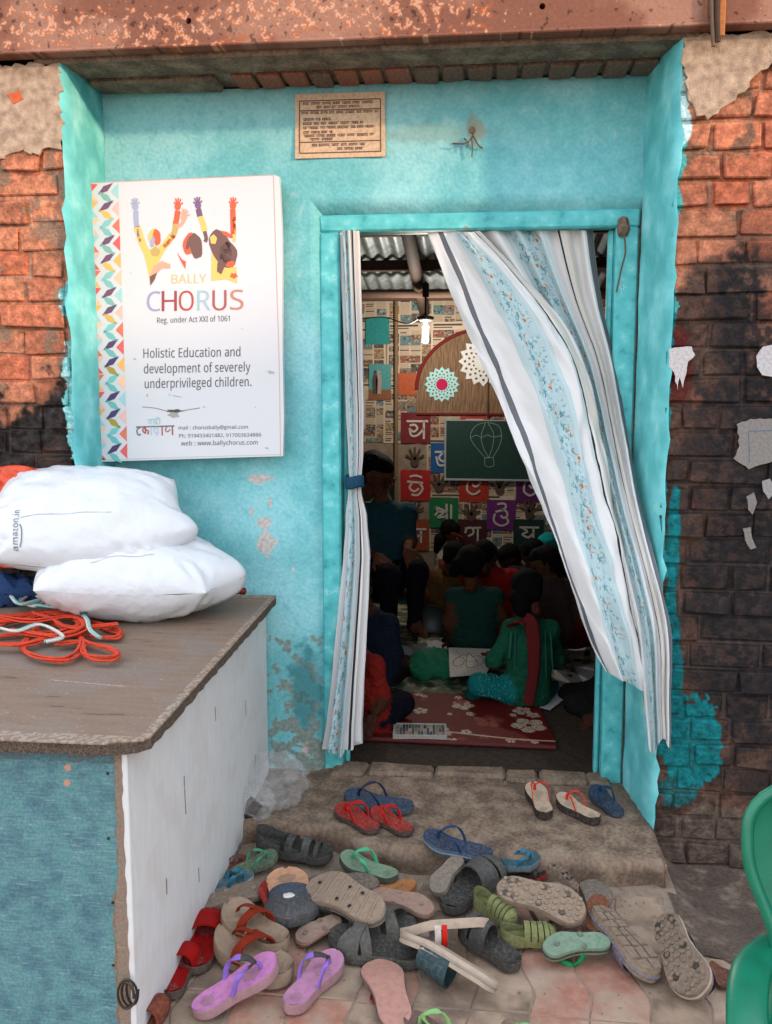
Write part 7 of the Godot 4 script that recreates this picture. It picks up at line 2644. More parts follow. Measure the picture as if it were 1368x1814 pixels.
# p holds the joints by name; s is the size of the person next to a grown one
func person(label: String, p: Dictionary, s: float, look: Dictionary) -> Node3D:
	var root := thing("person", label, "person", Vector3.ZERO, "people in the classroom")
	var sk := lin(look.get("skin", Color(0.32, 0.2, 0.14)))
	var sh := lin(look.shirt.lightened(0.06))
	var pn := lin(look.pants.lightened(0.03))
	var g := Geo.new()
	g.use_col = true
	var bones := []
	var chest: Vector3 = p.chest
	var hips: Vector3 = p.hips
	var head: Vector3 = p.head
	var up := (head - chest).normalized()
	var across: Vector3 = (p.shr - p.shl).normalized()
	var neck: Vector3 = (p.shl + p.shr) * 0.5 + up * 0.03 * s
	bones.append([hips + across * 0.045 * s, chest + across * 0.05 * s, 0.105 * s, 0.095 * s, sh])
	bones.append([hips - across * 0.045 * s, chest - across * 0.05 * s, 0.105 * s, 0.095 * s, sh])
	bones.append([p.shl, p.shr, 0.052 * s, 0.052 * s, sh])
	bones.append([chest, neck, 0.1 * s, 0.055 * s, sh])
	bones.append([neck, head, 0.044 * s, 0.046 * s, sk])
	for side in ["l", "r"]:
		var a: Vector3 = p["sh" + side]
		var e: Vector3 = p["el" + side]
		var h: Vector3 = p["ha" + side]
		var cut: float = look.get("sleeve", 0.7)
		bones.append([a, a.lerp(e, cut), 0.05 * s, 0.046 * s, sh])
		bones.append([a.lerp(e, minf(cut, 0.95)), e, 0.04 * s, 0.034 * s, sh if cut >= 1.0 else sk])
		bones.append([e, h, 0.035 * s, 0.023 * s, sh if look.get("long", false) else sk])
		var q: Vector3 = p["kn" + side]
		var f: Vector3 = p["ft" + side]
		bones.append([hips + across * 0.06 * s * (-1.0 if side == "l" else 1.0), q, 0.092 * s, 0.064 * s, pn])
		bones.append([q, f, 0.06 * s, 0.038 * s, pn])
		var toe: Vector3 = f + p.get("toe", Vector3(0, 0, 1)).normalized() * 0.14 * s
		bones.append([f, toe, 0.036 * s, 0.022 * s, sk])
	for b in look.get("more", []):
		bones.append(b)
	skin(g, bones, 0.0155, 0.035)
	# hands, each on a finer grid
	for side in ["l", "r"]:
		var e: Vector3 = p["el" + side]
		var h: Vector3 = p["ha" + side]
		var d: Vector3 = p.get("hd" + side, h - e)
		skin(g, hand_bones(h - d.normalized() * 0.012 * s, d, p.get("back", Vector3(0, 1, 0.2)), s, look.get("curl", 0.6), -1.0 if side == "l" else 1.0, sk), 0.0054, 0.006)
	# head with a face
	var face: Vector3 = p.face.normalized()
	var hup := (up - face * up.dot(face)).normalized()
	var hs := face.cross(hup)
	var hb := [
		[head - face * 0.02 * s + hup * 0.03 * s, head + face * 0.012 * s + hup * 0.025 * s, 0.086 * s, 0.08 * s, sk],
		[head + face * 0.03 * s - hup * 0.03 * s, head + face * 0.045 * s - hup * 0.075 * s, 0.058 * s, 0.04 * s, sk],
		[head + face * 0.082 * s + hup * 0.012 * s, head + face * 0.102 * s - hup * 0.022 * s, 0.01 * s, 0.015 * s, sk],
		[head + face * 0.078 * s - hup * 0.06 * s + hs * 0.016 * s, head + face * 0.078 * s - hup * 0.06 * s - hs * 0.016 * s, 0.012 * s, 0.012 * s, sk.darkened(0.35)],
		[head + face * 0.072 * s - hup * 0.09 * s, head + face * 0.07 * s - hup * 0.092 * s, 0.02 * s, 0.02 * s, sk],
		[head - hup * 0.05 * s - face * 0.01 * s, head - hup * 0.13 * s - face * 0.02 * s, 0.05 * s, 0.045 * s, sk]]
	for q in [-1.0, 1.0]:
		hb.append([head + hs * q * 0.083 * s + hup * 0.012 * s - face * 0.005 * s, head + hs * q * 0.08 * s - hup * 0.025 * s - face * 0.002 * s, 0.018 * s, 0.011 * s, sk])
		hb.append([head + hs * q * 0.032 * s + face * 0.072 * s + hup * 0.01 * s, head + hs * q * 0.034 * s + face * 0.071 * s + hup * 0.01 * s, 0.0135 * s, 0.0135 * s, lin(Color(0.06, 0.05, 0.05))])
		hb.append([head + hs * q * 0.015 * s + face * 0.084 * s + hup * 0.03 * s, head + hs * q * 0.048 * s + face * 0.07 * s + hup * 0.032 * s, 0.006 * s, 0.006 * s, lin(Color(0.04, 0.035, 0.035))])
	skin(g, hb, 0.0075 * maxf(s, 0.7), 0.014 * s)
	var body_m := surf(Color.WHITE, 0.85, T.mottle, 5.0, T.soft, 3.0, false, 0.2)
	if not M.has("body"):
		body_m.vertex_color_use_as_albedo = true
		M.body = body_m
	put(root, "body", g.done(true), M.body)
	# hair
	var hc: Color = look.get("hair", Color(0.025, 0.022, 0.022))
	if hc.a > 0.0:
		var hair := Geo.new()
		var hbones := [[head - face * 0.035 * s + hup * 0.042 * s, head + face * 0.008 * s + hup * 0.055 * s, 0.094 * s, 0.076 * s, hc], [head - face * 0.05 * s - hup * 0.02 * s, head - face * 0.045 * s + hup * 0.03 * s, 0.066 * s, 0.085 * s, hc]]
		var rr := RandomNumberGenerator.new()
		rr.seed = int(absf(head.x * 1000.0) + absf(head.z * 700.0))
		for n in 42:
			var dd := (Vector3(rr.randf_range(-1, 1), rr.randf_range(-0.2, 1), rr.randf_range(-1, 1))).normalized()
			if dd.dot(face) > 0.55 and dd.dot(hup) < 0.5:
				continue
			var at := head - face * 0.02 * s + hup * 0.035 * s + dd * 0.08 * s
			hbones.append([at, at + dd * rr.randf_range(0.01, 0.028) * s - hup * rr.randf_range(0.0, 0.03) * s, 0.017 * s, 0.007 * s, hc])
		for b in look.get("locks", []):
			hbones.append([b[0], b[1], b[2], b[3], hc])
		skin(hair, hbones, 0.0095, 0.014)
		put(root, "hair", hair.done(true), surf(hc, 0.75, null, 9.0, T.grit, 0.5, false, 0.2))
	return root


func J(x: float, y: float, z: float) -> Vector3:
	return on_z(x, y, z)


func build_people() -> void:
	# the man on the stool
	var mz := -1.6
	var man := person("bespectacled man in a dark teal shirt sitting on a low stool", {"head": J(667, 842, mz), "chest": J(682, 940, mz), "hips": J(676, 1022, mz), "shl": J(722, 908, mz - 0.06), "shr": J(642, 908, mz + 0.05), "elr": J(636, 975, mz + 0.1), "ell": J(724, 960, mz), "har": J(668, 985, mz + 0.28), "hal": J(722, 975, mz + 0.2), "hdr": Vector3(0.7, -0.55, 0.45), "hdl": Vector3(0.35, -0.75, 0.5), "knr": J(688, 1020, mz + 0.36), "knl": J(738, 1012, mz + 0.22), "ftr": J(690, 1128, mz + 0.32), "ftl": J(735, 1108, mz + 0.2), "face": Vector3(0.85, -0.42, 0.35), "toe": Vector3(0.5, -0.1, 1.0), "back": Vector3(0.2, 0.8, 0.6)}, 0.92, {"shirt": Color(0.06, 0.2, 0.24), "pants": Color(0.05, 0.055, 0.065), "sleeve": 0.95, "skin": Color(0.36, 0.23, 0.17), "curl": 0.45})
	var fd := Vector3(0.85, -0.42, 0.35).normalized()
	var mu := (Vector3.UP - fd * fd.y).normalized()
	var ms := fd.cross(mu)
	var mh := J(667, 842, mz)
	var glasses := Geo.new()
	for q in [-1.0, 1.0]:
		var ring := []
		for k in 15:
			var a := TAU * k / 14.0
			ring.append(mh + fd * 0.086 + ms * (q * 0.033 + cos(a) * 0.023) + mu * (0.008 + sin(a) * 0.018))
		glasses.tube(ring, 0.0025, 5, 1.0, Vector3.ZERO, false)
		glasses.tube([mh + fd * 0.084 + ms * q * 0.056 + mu * 0.012, mh + ms * q * 0.084 + mu * 0.01], 0.0022, 5)
	glasses.tube([mh + fd * 0.09 - ms * 0.01 + mu * 0.01, mh + fd * 0.09 + ms * 0.01 + mu * 0.01], 0.0022, 5)
	put(man, "glasses", glasses.done(true), plain(Color(0.03, 0.03, 0.03), 0.3))
	# girl in the foreground with a red scarf
	var gz := -0.66
	var girl := person("girl in a green striped tunic with a red scarf, sitting on the mat", {"head": J(932, 1046, gz), "chest": J(942, 1150, gz), "hips": J(932, 1226, gz), "shl": J(906, 1112, gz - 0.01), "shr": J(976, 1114, gz - 0.04), "ell": J(874, 1172, gz + 0.04), "hal": J(872, 1160, gz - 0.12), "elr": J(990, 1170, gz - 0.12), "har": J(950, 1180, gz - 0.28), "knl": J(848, 1212, gz + 0.05), "ftl": J(830, 1244, gz - 0.06), "knr": J(985, 1225, gz - 0.25), "ftr": J(930, 1225, gz - 0.3), "face": Vector3(-0.55, -0.4, -0.75), "toe": Vector3(-0.9, 0, 0.3)}, 0.64, {"shirt": Color(0.04, 0.25, 0.18), "pants": Color(0.05, 0.38, 0.38), "sleeve": 0.95, "skin": Color(0.26, 0.16, 0.12), "locks": [[J(922, 1060, gz + 0.05), J(925, 1078, gz + 0.06), 0.045, 0.035]]})
	var scarf := Geo.new()
	var sp := [J(906, 1108, gz + 0.03), J(922, 1100, gz + 0.085), J(940, 1104, gz + 0.095), J(946, 1150, gz + 0.1), J(944, 1200, gz + 0.105), J(936, 1248, gz + 0.1)]
	var sl := curve(sp, 6)
	var sr := []
	for k in sl.size():
		sr.append(lerpf(0.03, 0.022, smooth(0.3, 0.8, float(k) / sl.size())))
	scarf.tube(sl, sr, 10, 0.22, Vector3(1, 0.3, 0))
	put(girl, "scarf", scarf.done(true), surf(Color(0.34, 0.035, 0.045), 0.9, T.mottle, 6.0, T.fine, 0.4))
	for q in [[906, 1120, 902, 1165], [914, 1118, 912, 1190], [966, 1116, 968, 1200], [976, 1124, 980, 1195], [958, 1116, 958, 1215]]:
		var st := Geo.new()
		st.tube(curve([J(q[0], q[1], gz + 0.035), J((q[0] + q[2]) * 0.5, (q[1] + q[3]) * 0.5, gz + 0.062), J(q[2], q[3], gz + 0.06)], 5), 0.006, 6, 0.5)
		put(girl, "tunic_stripe", st.done(true), plain(Color(0.09, 0.32, 0.25), 0.9))
	var dots := Geo.new()
	var rr := RandomNumberGenerator.new()
	rr.seed = 4
	for n in 130:
		var k: Vector3 = J(918, 1228, gz + 0.05).lerp(J(848, 1212, gz + 0.08), rr.randf())
		var a := rr.randf_range(-1.0, 1.6)
		var c := k + Vector3(0, sin(a) * 0.05, cos(a) * 0.045 - 0.02)
		dots.box(c - Vector3(0.0016, 0.0016, 0.0016), c + Vector3(0.0016, 0.0016, 0.0016))
	var dm := put(girl, "trouser_speckles", dots.done(), plain(Color(0.25, 0.5, 0.5), 0.9))
	dm.set_meta("kind", "stuff")
	# child in the dark green vest
	var vz := -1.15
	person("child in a sleeveless dark green top seen from behind, leaning over books", {"head": J(836, 1003, vz), "chest": J(840, 1080, vz), "hips": J(842, 1142, vz), "shl": J(804, 1056, vz), "shr": J(876, 1056, vz), "ell": J(794, 1104, vz + 0.04), "hal": J(800, 1138, vz - 0.05), "elr": J(890, 1095, vz), "har": J(892, 1130, vz - 0.06), "knl": J(800, 1140, vz - 0.22), "ftl": J(840, 1145, vz - 0.3), "knr": J(890, 1140, vz - 0.22), "ftr": J(850, 1145, vz - 0.28), "face": Vector3(0.2, -0.35, -0.9)}, 0.72, {"shirt": Color(0.03, 0.15, 0.12), "pants": Color(0.05, 0.05, 0.06), "sleeve": 0.15, "skin": Color(0.28, 0.17, 0.13), "locks": [[J(815, 1000, vz + 0.05), J(806, 1012, vz + 0.05), 0.04, 0.03]]})
	# child in the red shirt by the left jamb
	var rz := -0.36
	person("child in a red shirt and dark trousers kneeling behind the tied curtain", {"head": J(610, 1120, rz), "chest": J(646, 1215, rz), "hips": J(655, 1272, rz), "shl": J(624, 1175, rz - 0.06), "shr": J(664, 1178, rz + 0.05), "elr": J(676, 1236, rz + 0.06), "har": J(662, 1268, rz + 0.12), "ell": J(625, 1230, rz - 0.1), "hal": J(650, 1260, rz - 0.16), "knr": J(714, 1246, rz - 0.06), "ftr": J(676, 1284, rz + 0.04), "knl": J(700, 1240, rz - 0.2), "ftl": J(660, 1270, rz - 0.2), "face": Vector3(0.5, -0.5, -0.6), "toe": Vector3(-1, 0, 0)}, 0.66, {"shirt": Color(0.42, 0.06, 0.05), "pants": Color(0.035, 0.05, 0.075), "sleeve": 0.9, "skin": Color(0.26, 0.16, 0.12)})
	# child in navy behind
	var nz := -0.85
	person("child in navy clothes sitting behind the child in the red shirt", {"head": J(632, 1048, nz), "chest": J(662, 1130, nz), "hips": J(668, 1196, nz), "shl": J(640, 1100, nz - 0.05), "shr": J(690, 1104, nz + 0.02), "elr": J(700, 1160, nz + 0.02), "har": J(722, 1180, nz - 0.06), "ell": J(630, 1150, nz - 0.1), "hal": J(660, 1170, nz - 0.2), "knr": J(718, 1180, nz - 0.12), "ftr": J(740, 1190, nz - 0.2), "knl": J(700, 1180, nz - 0.25), "ftl": J(690, 1190, nz - 0.3), "face": Vector3(0.7, -0.4, -0.4), "toe": Vector3(1, 0, -0.3)}, 0.72, {"shirt": Color(0.03, 0.07, 0.12), "pants": Color(0.1, 0.055, 0.07), "sleeve": 0.98, "skin": Color(0.26, 0.16, 0.12)})
	# girl in white by the back wall
	var wz := -2.5
	person("girl in a white frock sitting at the back wall with bowed head", {"head": J(798, 944, wz), "chest": J(796, 990, wz), "hips": J(790, 1030, wz), "shl": J(782, 972, wz), "shr": J(814, 974, wz + 0.02), "ell": J(784, 1002, wz + 0.05), "hal": J(815, 1000, wz + 0.18), "elr": J(826, 990, wz + 0.1), "har": J(820, 965, wz + 0.14), "knl": J(770, 1025, wz + 0.25), "ftl": J(800, 1040, wz + 0.3), "knr": J(830, 1025, wz + 0.22), "ftr": J(800, 1040, wz + 0.36), "face": Vector3(0.8, -0.5, 0.4)}, 0.6, {"shirt": Color(0.62, 0.58, 0.52), "pants": Color(0.36, 0.06, 0.06), "sleeve": 0.5, "skin": Color(0.42, 0.25, 0.18), "locks": [[J(780, 955, wz + 0.02), J(774, 975, wz + 0.03), 0.04, 0.022]]})
	# the others in the middle of the room
	var others := [
		["child in a bright red shirt bent over work beyond the green top", 862, 988, -1.55, 0.66, Color(0.5, 0.04, 0.035), Color(0.05, 0.05, 0.06), Vector3(0.5, -0.5, -0.6), 16.0],
		["girl in a dark dotted frock beside the blown curtain", 964, 1002, -1.02, 0.66, Color(0.16, 0.11, 0.11), Color(0.3, 0.05, 0.06), Vector3(-0.9, -0.35, 0.2), 14.0],
		["child in a white and blue shirt sitting deep in the classroom", 903, 992, -2.0, 0.64, Color(0.4, 0.44, 0.46), Color(0.06, 0.07, 0.1), Vector3(-0.6, -0.6, 0.3), -16.0],
		["dark haired child sitting behind the girl in the dotted frock", 944, 985, -1.7, 0.66, Color(0.1, 0.09, 0.11), Color(0.06, 0.05, 0.06), Vector3(-0.4, -0.5, -0.6), 6.0],
		["child in a mustard top sitting just behind the green top", 806, 990, -1.72, 0.66, Color(0.3, 0.2, 0.08), Color(0.06, 0.06, 0.07), Vector3(0.4, -0.6, -0.5), -4.0],
		["child in a maroon top close to the blown curtain", 1003, 1020, -1.35, 0.66, Color(0.26, 0.05, 0.06), Color(0.05, 0.05, 0.06), Vector3(-0.7, -0.4, -0.3), 6.0]]
	for q in others:
		var x: float = q[1]
		var y: float = q[2]
		var z: float = q[3]
		var s: float = q[4]
		var px := 1510.0 / (2.75 - z)          # pixels for one metre there
		var lean: float = q[8]
		person(q[0], {"head": J(x, y, z), "chest": J(x + lean * 0.7, y + 0.2 * s * px, z + 0.02), "hips": J(x + lean, y + 0.42 * s * px, z + 0.04), "shl": J(x + lean * 0.5 - 0.17 * s * px, y + 0.135 * s * px, z), "shr": J(x + lean * 0.5 + 0.17 * s * px, y + 0.14 * s * px, z), "ell": J(x + lean * 0.7 - 0.2 * s * px, y + 0.36 * s * px, z + 0.06), "hal": J(x - 0.08 * s * px, y + 0.42 * s * px, z - 0.14), "elr": J(x + lean + 0.22 * s * px, y + 0.36 * s * px, z + 0.03), "har": J(x + 0.1 * s * px, y + 0.42 * s * px, z - 0.14), "knl": J(x - 0.25 * s * px, y + 0.44 * s * px, z - 0.12), "ftl": J(x + 0.05 * s * px, y + 0.47 * s * px, z - 0.22), "knr": J(x + 0.3 * s * px, y + 0.44 * s * px, z - 0.1), "ftr": J(x, y + 0.47 * s * px, z - 0.16), "face": q[7], "toe": Vector3(1, 0, -0.3)}, s, {"shirt": q[5], "pants": q[6], "sleeve": 0.7, "skin": Color(0.27, 0.17, 0.125)})
	# child with a turquoise cap
	var cz := -2.15
	var cap := person("child with a turquoise cap sitting near the back wall", {"head": J(970, 972, cz), "chest": J(975, 1015, cz), "hips": J(978, 1060, cz), "shl": J(950, 1002, cz), "shr": J(998, 1004, cz), "ell": J(948, 1035, cz + 0.05), "hal": J(955, 1050, cz + 0.16), "elr": J(1002, 1035, cz + 0.05), "har": J(990, 1050, cz + 0.16), "knl": J(950, 1058, cz + 0.25), "ftl": J(975, 1070, cz + 0.3), "knr": J(1005, 1058, cz + 0.25), "ftr": J(975, 1070, cz + 0.34), "face": Vector3(-0.6, -0.5, 0.5)}, 0.64, {"shirt": Color(0.12, 0.12, 0.14), "pants": Color(0.06, 0.06, 0.08), "hair": Color(0.06, 0.5, 0.5), "skin": Color(0.3, 0.19, 0.14)})
	cap.get_node("hair").name = "cap"
	# someone sitting behind the right jamb, only legs in view
	var lz := -0.62
	person("person in dark clothes sitting behind the blown curtain, one bare foot showing", {"head": J(1120, 1020, lz), "chest": J(1112, 1140, lz), "hips": J(1105, 1225, lz), "shl": J(1080, 1090, lz), "shr": J(1150, 1090, lz), "ell": J(1062, 1160, lz + 0.02), "hal": J(1062, 1205, lz - 0.06), "elr": J(1160, 1160, lz), "har": J(1120, 1200, lz - 0.1), "knl": J(1010, 1232, lz - 0.12), "ftl": J(1056, 1268, lz + 0.08), "knr": J(1020, 1245, lz + 0.02), "ftr": J(1060, 1272, lz + 0.12), "face": Vector3(-0.5, -0.4, -0.6), "toe": Vector3(-0.6, -0.2, 0.6)}, 0.7, {"shirt": Color(0.1, 0.1, 0.13), "pants": Color(0.075, 0.06, 0.075), "sleeve": 0.9, "skin": Color(0.28, 0.18, 0.135)})


# ---------------------------------------------------------------- the green plastic chair at the right
func build_chair() -> void:
	var root := thing("plastic_chair", "green moulded plastic chair standing on the pavers near the leather insole", "chair", Vector3(0.626, 0.0, 1.56))
	root.rotation.y = -0.12
	var m := surf(Color(0.0, 0.36, 0.27), 0.36, T.mottle, 2.0, T.fine, 0.04, false, 0.5)
	m.albedo_color = Color(0.0, 0.42, 0.31)
	# backrest: a spoon shaped shell with a waist, its rim rounded
	var rows := []
	var n := 36
	for j in n + 1:
		var t := float(j) / n
		var y := 0.42 + 0.43 * t
		var half := 0.215 - 0.035 * smooth(0.0, 0.38, t) + 0.04 * smooth(0.4, 0.72, t)
		half *= sqrt(maxf(0.0, 1.0 - pow(maxf(0.0, (t - 0.76) / 0.24), 2.6)))
		half = maxf(half, 0.02)
		var lean := 0.02 - 0.11 * t
		var row := []
		for i in 17:
			var s := i / 8.0 - 1.0
			row.append(Vector3(s * half, y, lean + 0.055 * s * s))
		rows.append(row)
	var g := Geo.new()
	g.grid(rows)
	var back := []
	for row in rows:
		var r2 := []
		for p in row:
			r2.append(p - Vector3(0, 0, 0.008))
		back.append(r2)
	g.grid(back, false, true)
	var shell := put(root, "backrest", g.done(true), m)
	var rim := []
	for j in n + 1:
		rim.append(rows[j][0] + Vector3(0, 0, -0.004))
	for j in range(n, -1, -1):
		rim.append(rows[j][16] + Vector3(0, 0, -0.004))
	put(shell, "rim", tube_mesh(rim, 0.009, 8), m)
	# fluted lower panel
	for k in 21:
		var x := -0.15 + k * 0.015
		put(shell, "flute", tube_mesh([Vector3(x, 0.44, 0.019 + x * x * 1.2), Vector3(x * 0.94, 0.585, -0.016 + x * x * 1.5)], 0.0036, 6), m)
	# seat with a rolled front
	var seat := []
	for j in 13:
		var t := j / 12.0
		var row := []
		for i in 15:
			var s := i / 7.0 - 1.0
			row.append(Vector3(s * (0.2 + 0.03 * t), 0.42 - 0.012 * (1.0 - s * s) * sin(t * PI) - 0.05 * smooth(0.84, 1.0, t) * t - 0.02 * pow(absf(s), 6.0), 0.01 + 0.4 * t))
		seat.append(row)
	var sg := Geo.new()
	sg.grid(seat, false, true)
	var under := []
	for row in seat:
		var r2 := []
		for p in row:
			r2.append(p - Vector3(0, 0.008, 0))
		under.append(r2)
	sg.grid(under)
	put(root, "seat", sg.done(true), m)
	# broad arms that sweep down from the back, and legs
	for sx in [-1.0, 1.0]:
		put(root, "arm", tube_mesh(curve([Vector3(sx * 0.175, 0.585, -0.01), Vector3(sx * 0.225, 0.6, 0.08), Vector3(sx * 0.25, 0.59, 0.2), Vector3(sx * 0.245, 0.54, 0.32), Vector3(sx * 0.23, 0.44, 0.36), Vector3(sx * 0.215, 0.38, 0.36)], 6), 0.026, 12, 0.4, Vector3(1, 0, 0)), m)
		for sz in [[0.36, 0.4], [0.02, -0.06]]:
			var lg := Geo.new()
			lg.tube([Vector3(sx * 0.205, 0.412, sz[0]), Vector3(sx * 0.23, 0.2, (sz[0] + sz[1]) * 0.5), Vector3(sx * 0.25, 0.0, sz[1])], [0.036, 0.03, 0.022], 10, 0.7, Vector3(1, 0, 0))
			put(root, "leg", lg.done(true), m)


# ---------------------------------------------------------------- odds and ends
func build_small_things() -> void:
	# clear plastic bag on the step by the counter
	var film := StandardMaterial3D.new()
	film.albedo_color = Color(0.84, 0.84, 0.84, 0.13)
	film.transparency = BaseMaterial3D.TRANSPARENCY_ALPHA
	film.roughness = 0.3
	film.metallic_specular = 0.7
	var bag := thing("plastic_bag", "crumpled clear plastic bag on the step between the counter and the wall", "bag", on_y(498, 1436, 0.07) + Vector3(-0.02, 0.002, -0.03))
	var fn := FastNoiseLite.new()
	fn.seed = 15
	fn.frequency = 1.6
	fn.fractal_octaves = 3
	for part in [[Vector3(0.0, 0.085, 0.0), Vector3(0.098, 0.085, 0.07), 0.0], [Vector3(-0.035, 0.055, 0.09), Vector3(0.05, 0.055, 0.035), 5.0]]:
		var rows := []
		for j in 31:
			var a := PI * j / 30.0
			var row := []
			for i in 40:
				var b := TAU * i / 40.0
				var d := Vector3(sin(a) * cos(b), cos(a), sin(a) * sin(b))
				var f: float = 1.0 + 0.36 * fn.get_noise_3d(d.x * 1.1 + part[2], d.y * 1.1, d.z * 1.1) - 0.1 * absf(fn.get_noise_3d(d.x * 5.0, d.y * 5.0 + part[2], d.z * 5.0))
				var p: Vector3 = part[0] + d * part[1] * f
				p.y = maxf(p.y, 0.003)
				row.append(p)
			rows.append(row)
		var g := Geo.new()
		g.grid(rows, true, true)
		put(bag, "film", g.done(true), film)
	# grit and crumbs of cement swept along the step and the pavers
	var crumb := box_mesh(Vector3(-0.5, -0.2, -0.4), Vector3(0.5, 0.3, 0.4), 0.18, 0.14)
	var mm := MultiMesh.new()
	mm.transform_format = MultiMesh.TRANSFORM_3D
	mm.mesh = crumb
	mm.instance_count = 520
	for k in 520:
		var s := rng.randf_range(0.0015, 0.0048) * (1.7 if rng.randf() < 0.06 else 1.0)
		var at := Vector3(rng.randf_range(-0.62, 0.62), 0.0, 0.5 + pow(rng.randf(), 1.6) * 0.65)
		if k < 200:
			at = Vector3(rng.randf_range(-0.6, 0.53), 0.0685, rng.randf_range(0.03, 0.33))
		elif k < 300:
			at = Vector3(rng.randf_range(-0.3, 0.53), 0.0, rng.randf_range(0.475, 0.56))
		mm.set_instance_transform(k, Transform3D(Basis(Vector3.UP, rng.randf() * TAU).scaled(Vector3(s, s, s)), at + Vector3(0, s * 0.2, 0)))
	var grit := MultiMeshInstance3D.new()
	grit.name = "grit"
	grit.multimesh = mm
	grit.material_override = M.pebble
	grit.set_meta("kind", "stuff")
	add_child(grit)
	tag(grit, "grit and cement crumbs scattered over the step and pavers", "grit")
	# broken stone by the counter's foot
	var st := put(self, "broken_stone", box_mesh(Vector3(-0.05, 0.0, -0.04), Vector3(0.045, 0.1, 0.04), 0.014, 0.012), surf(Color(0.52, 0.46, 0.42), 0.95, T.concrete, 4.0, T.grit, 0.6), on_y(432, 1484, 0.0) + Vector3(0, 0, -0.03), Basis(Vector3.UP, 0.3))
	tag(st, "broken grey brown stone standing at the foot of the counter's white side", "stone")
	# dried twig on a nail above the door
	var twig := thing("dried_twig", "dried twig hung on a nail in the teal wall above the doorway", "twig", on_z(838, 243, 0.0))
	twig.scale = Vector3(0.62, 0.72, 0.8)
	var wood := surf(Color(0.42, 0.34, 0.28), 0.9, T.mottle, 9.0)
	put(twig, "nail", tube_mesh([Vector3(0, 0.0, -0.01), Vector3(0, 0.002, 0.025)], 0.004, 6), M.iron)
	put(twig, "plug", tube_mesh([Vector3(-0.004, 0.028, -0.004), Vector3(-0.004, 0.028, 0.008)], [0.02, 0.013], 10), surf(Color(0.6, 0.5, 0.42), 0.9, T.mottle, 12.0, T.grit, 0.5))
	for q in [[[0.0, 0.0, 0.018], [-0.02, -0.022, 0.022], [-0.045, -0.034, 0.026]], [[-0.02, -0.022, 0.022], [-0.03, -0.05, 0.022]], [[-0.006, -0.01, 0.02], [-0.002, -0.05, 0.02], [-0.004, -0.086, 0.016]], [[-0.045, -0.034, 0.026], [-0.1, -0.03, 0.02]], [[0.0, 0.0, 0.02], [0.03, -0.04, 0.014], [0.05, -0.05, 0.01]], [[-0.03, -0.02, 0.022], [-0.045, -0.01, 0.024]]]:
		var pts := []
		for p in q:
			pts.append(Vector3(p[0], p[1], p[2]))
		put(twig, "stem", tube_mesh(curve(pts, 4), 0.0035, 6), wood)
	# clay lump with a dry cord on the corner of the door frame
	var lump := thing("clay_lump", "dried clay lump with a trailing cord on the upper corner of the door frame", "clay lump", on_z(1104, 402, -0.012))
	put(lump, "clay", pillow(Vector3(0.018, 0.014, 0.032), 351, 0.0, 0.012, 16), surf(Color(0.52, 0.44, 0.38), 0.95, T.mottle, 9.0, T.grit, 0.6), Vector3.ZERO, Basis(Vector3.RIGHT, PI / 2))
	put(lump, "cord", tube_mesh(curve([Vector3(0.002, -0.03, 0.016), Vector3(0.006, -0.08, 0.02), Vector3(-0.004, -0.13, 0.014), Vector3(-0.016, -0.2, 0.012)], 5), 0.003, 6), wood)
	# bent reed hanging from the girder
	var reed := thing("hanging_sticks", "two old sticks hooked over the steel girder above the cement render", "sticks", on_z(1262, 40, 0.315))
	put(reed, "stick", tube_mesh(curve([Vector3(-0.008, 0.2, 0.0), Vector3(-0.004, 0.04, 0.002), Vector3(0.006, -0.06, 0.0)], 4), 0.0055, 6), wood)
	put(reed, "stick", tube_mesh(curve([Vector3(0.006, 0.2, 0.004), Vector3(0.01, 0.03, 0.004), Vector3(0.016, -0.05, 0.002)], 4), 0.007, 6), M.old_wood)
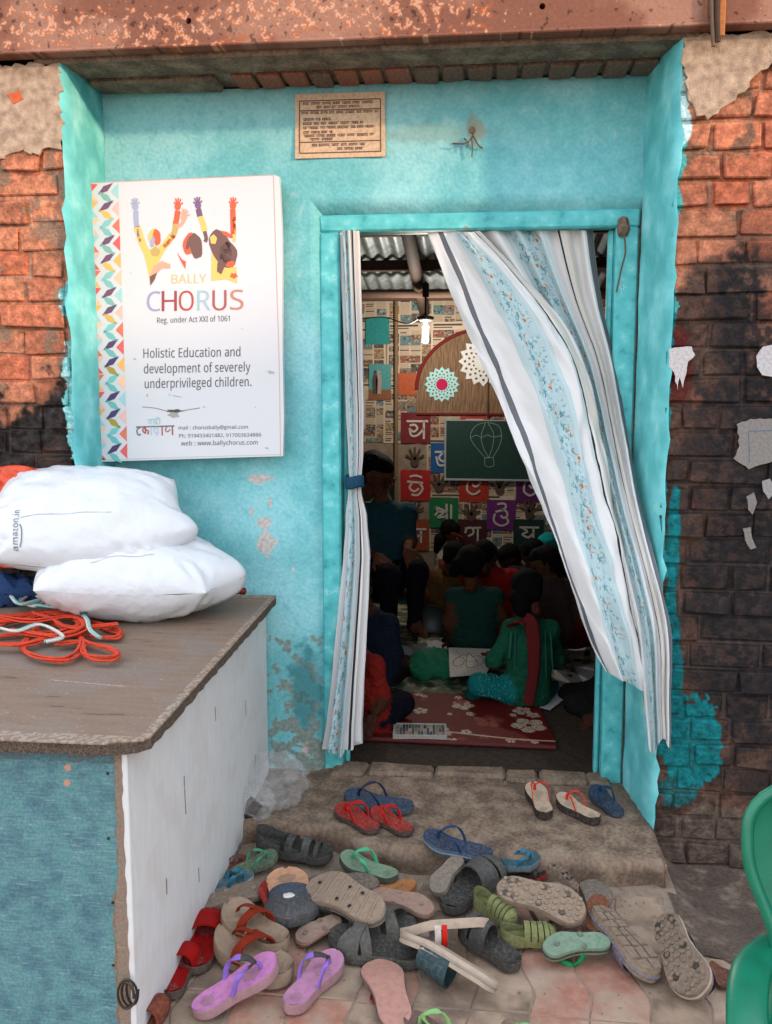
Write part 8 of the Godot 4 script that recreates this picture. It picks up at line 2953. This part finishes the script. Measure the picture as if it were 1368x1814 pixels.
	put(reed, "wood_chip", box_mesh(Vector3(0.016, -0.035, -0.006), Vector3(0.034, 0.2, 0.0), 0.003), surf(Color(0.66, 0.42, 0.24), 0.9, T.mottle, 6.0))
	# torn bills on the right hand pier
	var bills := [["torn white scrap of a bill beside the teal corner of the pier", [[1186, 618], [1226, 614], [1232, 628], [1220, 640], [1216, 660], [1210, 688], [1204, 668], [1200, 690], [1194, 660], [1186, 650]], Color(0.78, 0.75, 0.75)], ["torn white scrap of a bill at the edge of the sooty bricks", [[1340, 632], [1352, 614], [1380, 608], [1400, 660], [1372, 668], [1350, 664], [1342, 650]], Color(0.76, 0.74, 0.74)], ["torn grey printed bill with a blue ruled frame on the sooty bricks", [[1306, 752], [1330, 742], [1400, 740], [1400, 822], [1368, 818], [1352, 822], [1326, 832], [1300, 812], [1310, 790]], Color(0.52, 0.5, 0.48)], ["small torn grey paper bit under the printed bill", [[1322, 880], [1336, 872], [1342, 890], [1334, 912], [1326, 902]], Color(0.5, 0.48, 0.46)], ["small torn paper bit below the other grey bit", [[1316, 936], [1330, 934], [1332, 952], [1340, 970], [1330, 974], [1320, 956]], Color(0.5, 0.48, 0.45)], ["small torn paper bit near the edge of the printed bill", [[1350, 852], [1364, 848], [1376, 872], [1362, 884], [1352, 870]], Color(0.58, 0.57, 0.56)]]
	for b in bills:
		var pts := PackedVector2Array()
		for q in b[1]:
			var p := on_z(q[0], q[1], 0.26)
			pts.append(Vector2(p.x, p.y))
		var g := Geo.new()
		g.slab(rough_edge(pts, 0.0024), 0.2588, 0.2603)
		var o := thing("torn_bill", b[0], "paper", Vector3.ZERO, "torn bills on the pier")
		put(o, "paper", g.done(), surf(b[2], 0.9, T.mottle, 9.0))
		if "blue" in b[0]:
			var f := Geo.new()
			for l in [[[1326, 764], [1400, 762]], [[1326, 764], [1328, 818]]]:
				stroke(f, [Vector2(l[0][0], l[0][1]), Vector2(l[1][0], l[1][1])], 1.6, 0.2606, func(p: Vector2, z: float) -> Vector3: return on_z(p.x, p.y, z))
			put(o, "ruled_frame", f.done(), plain(Color(0.3, 0.38, 0.5), 0.8))
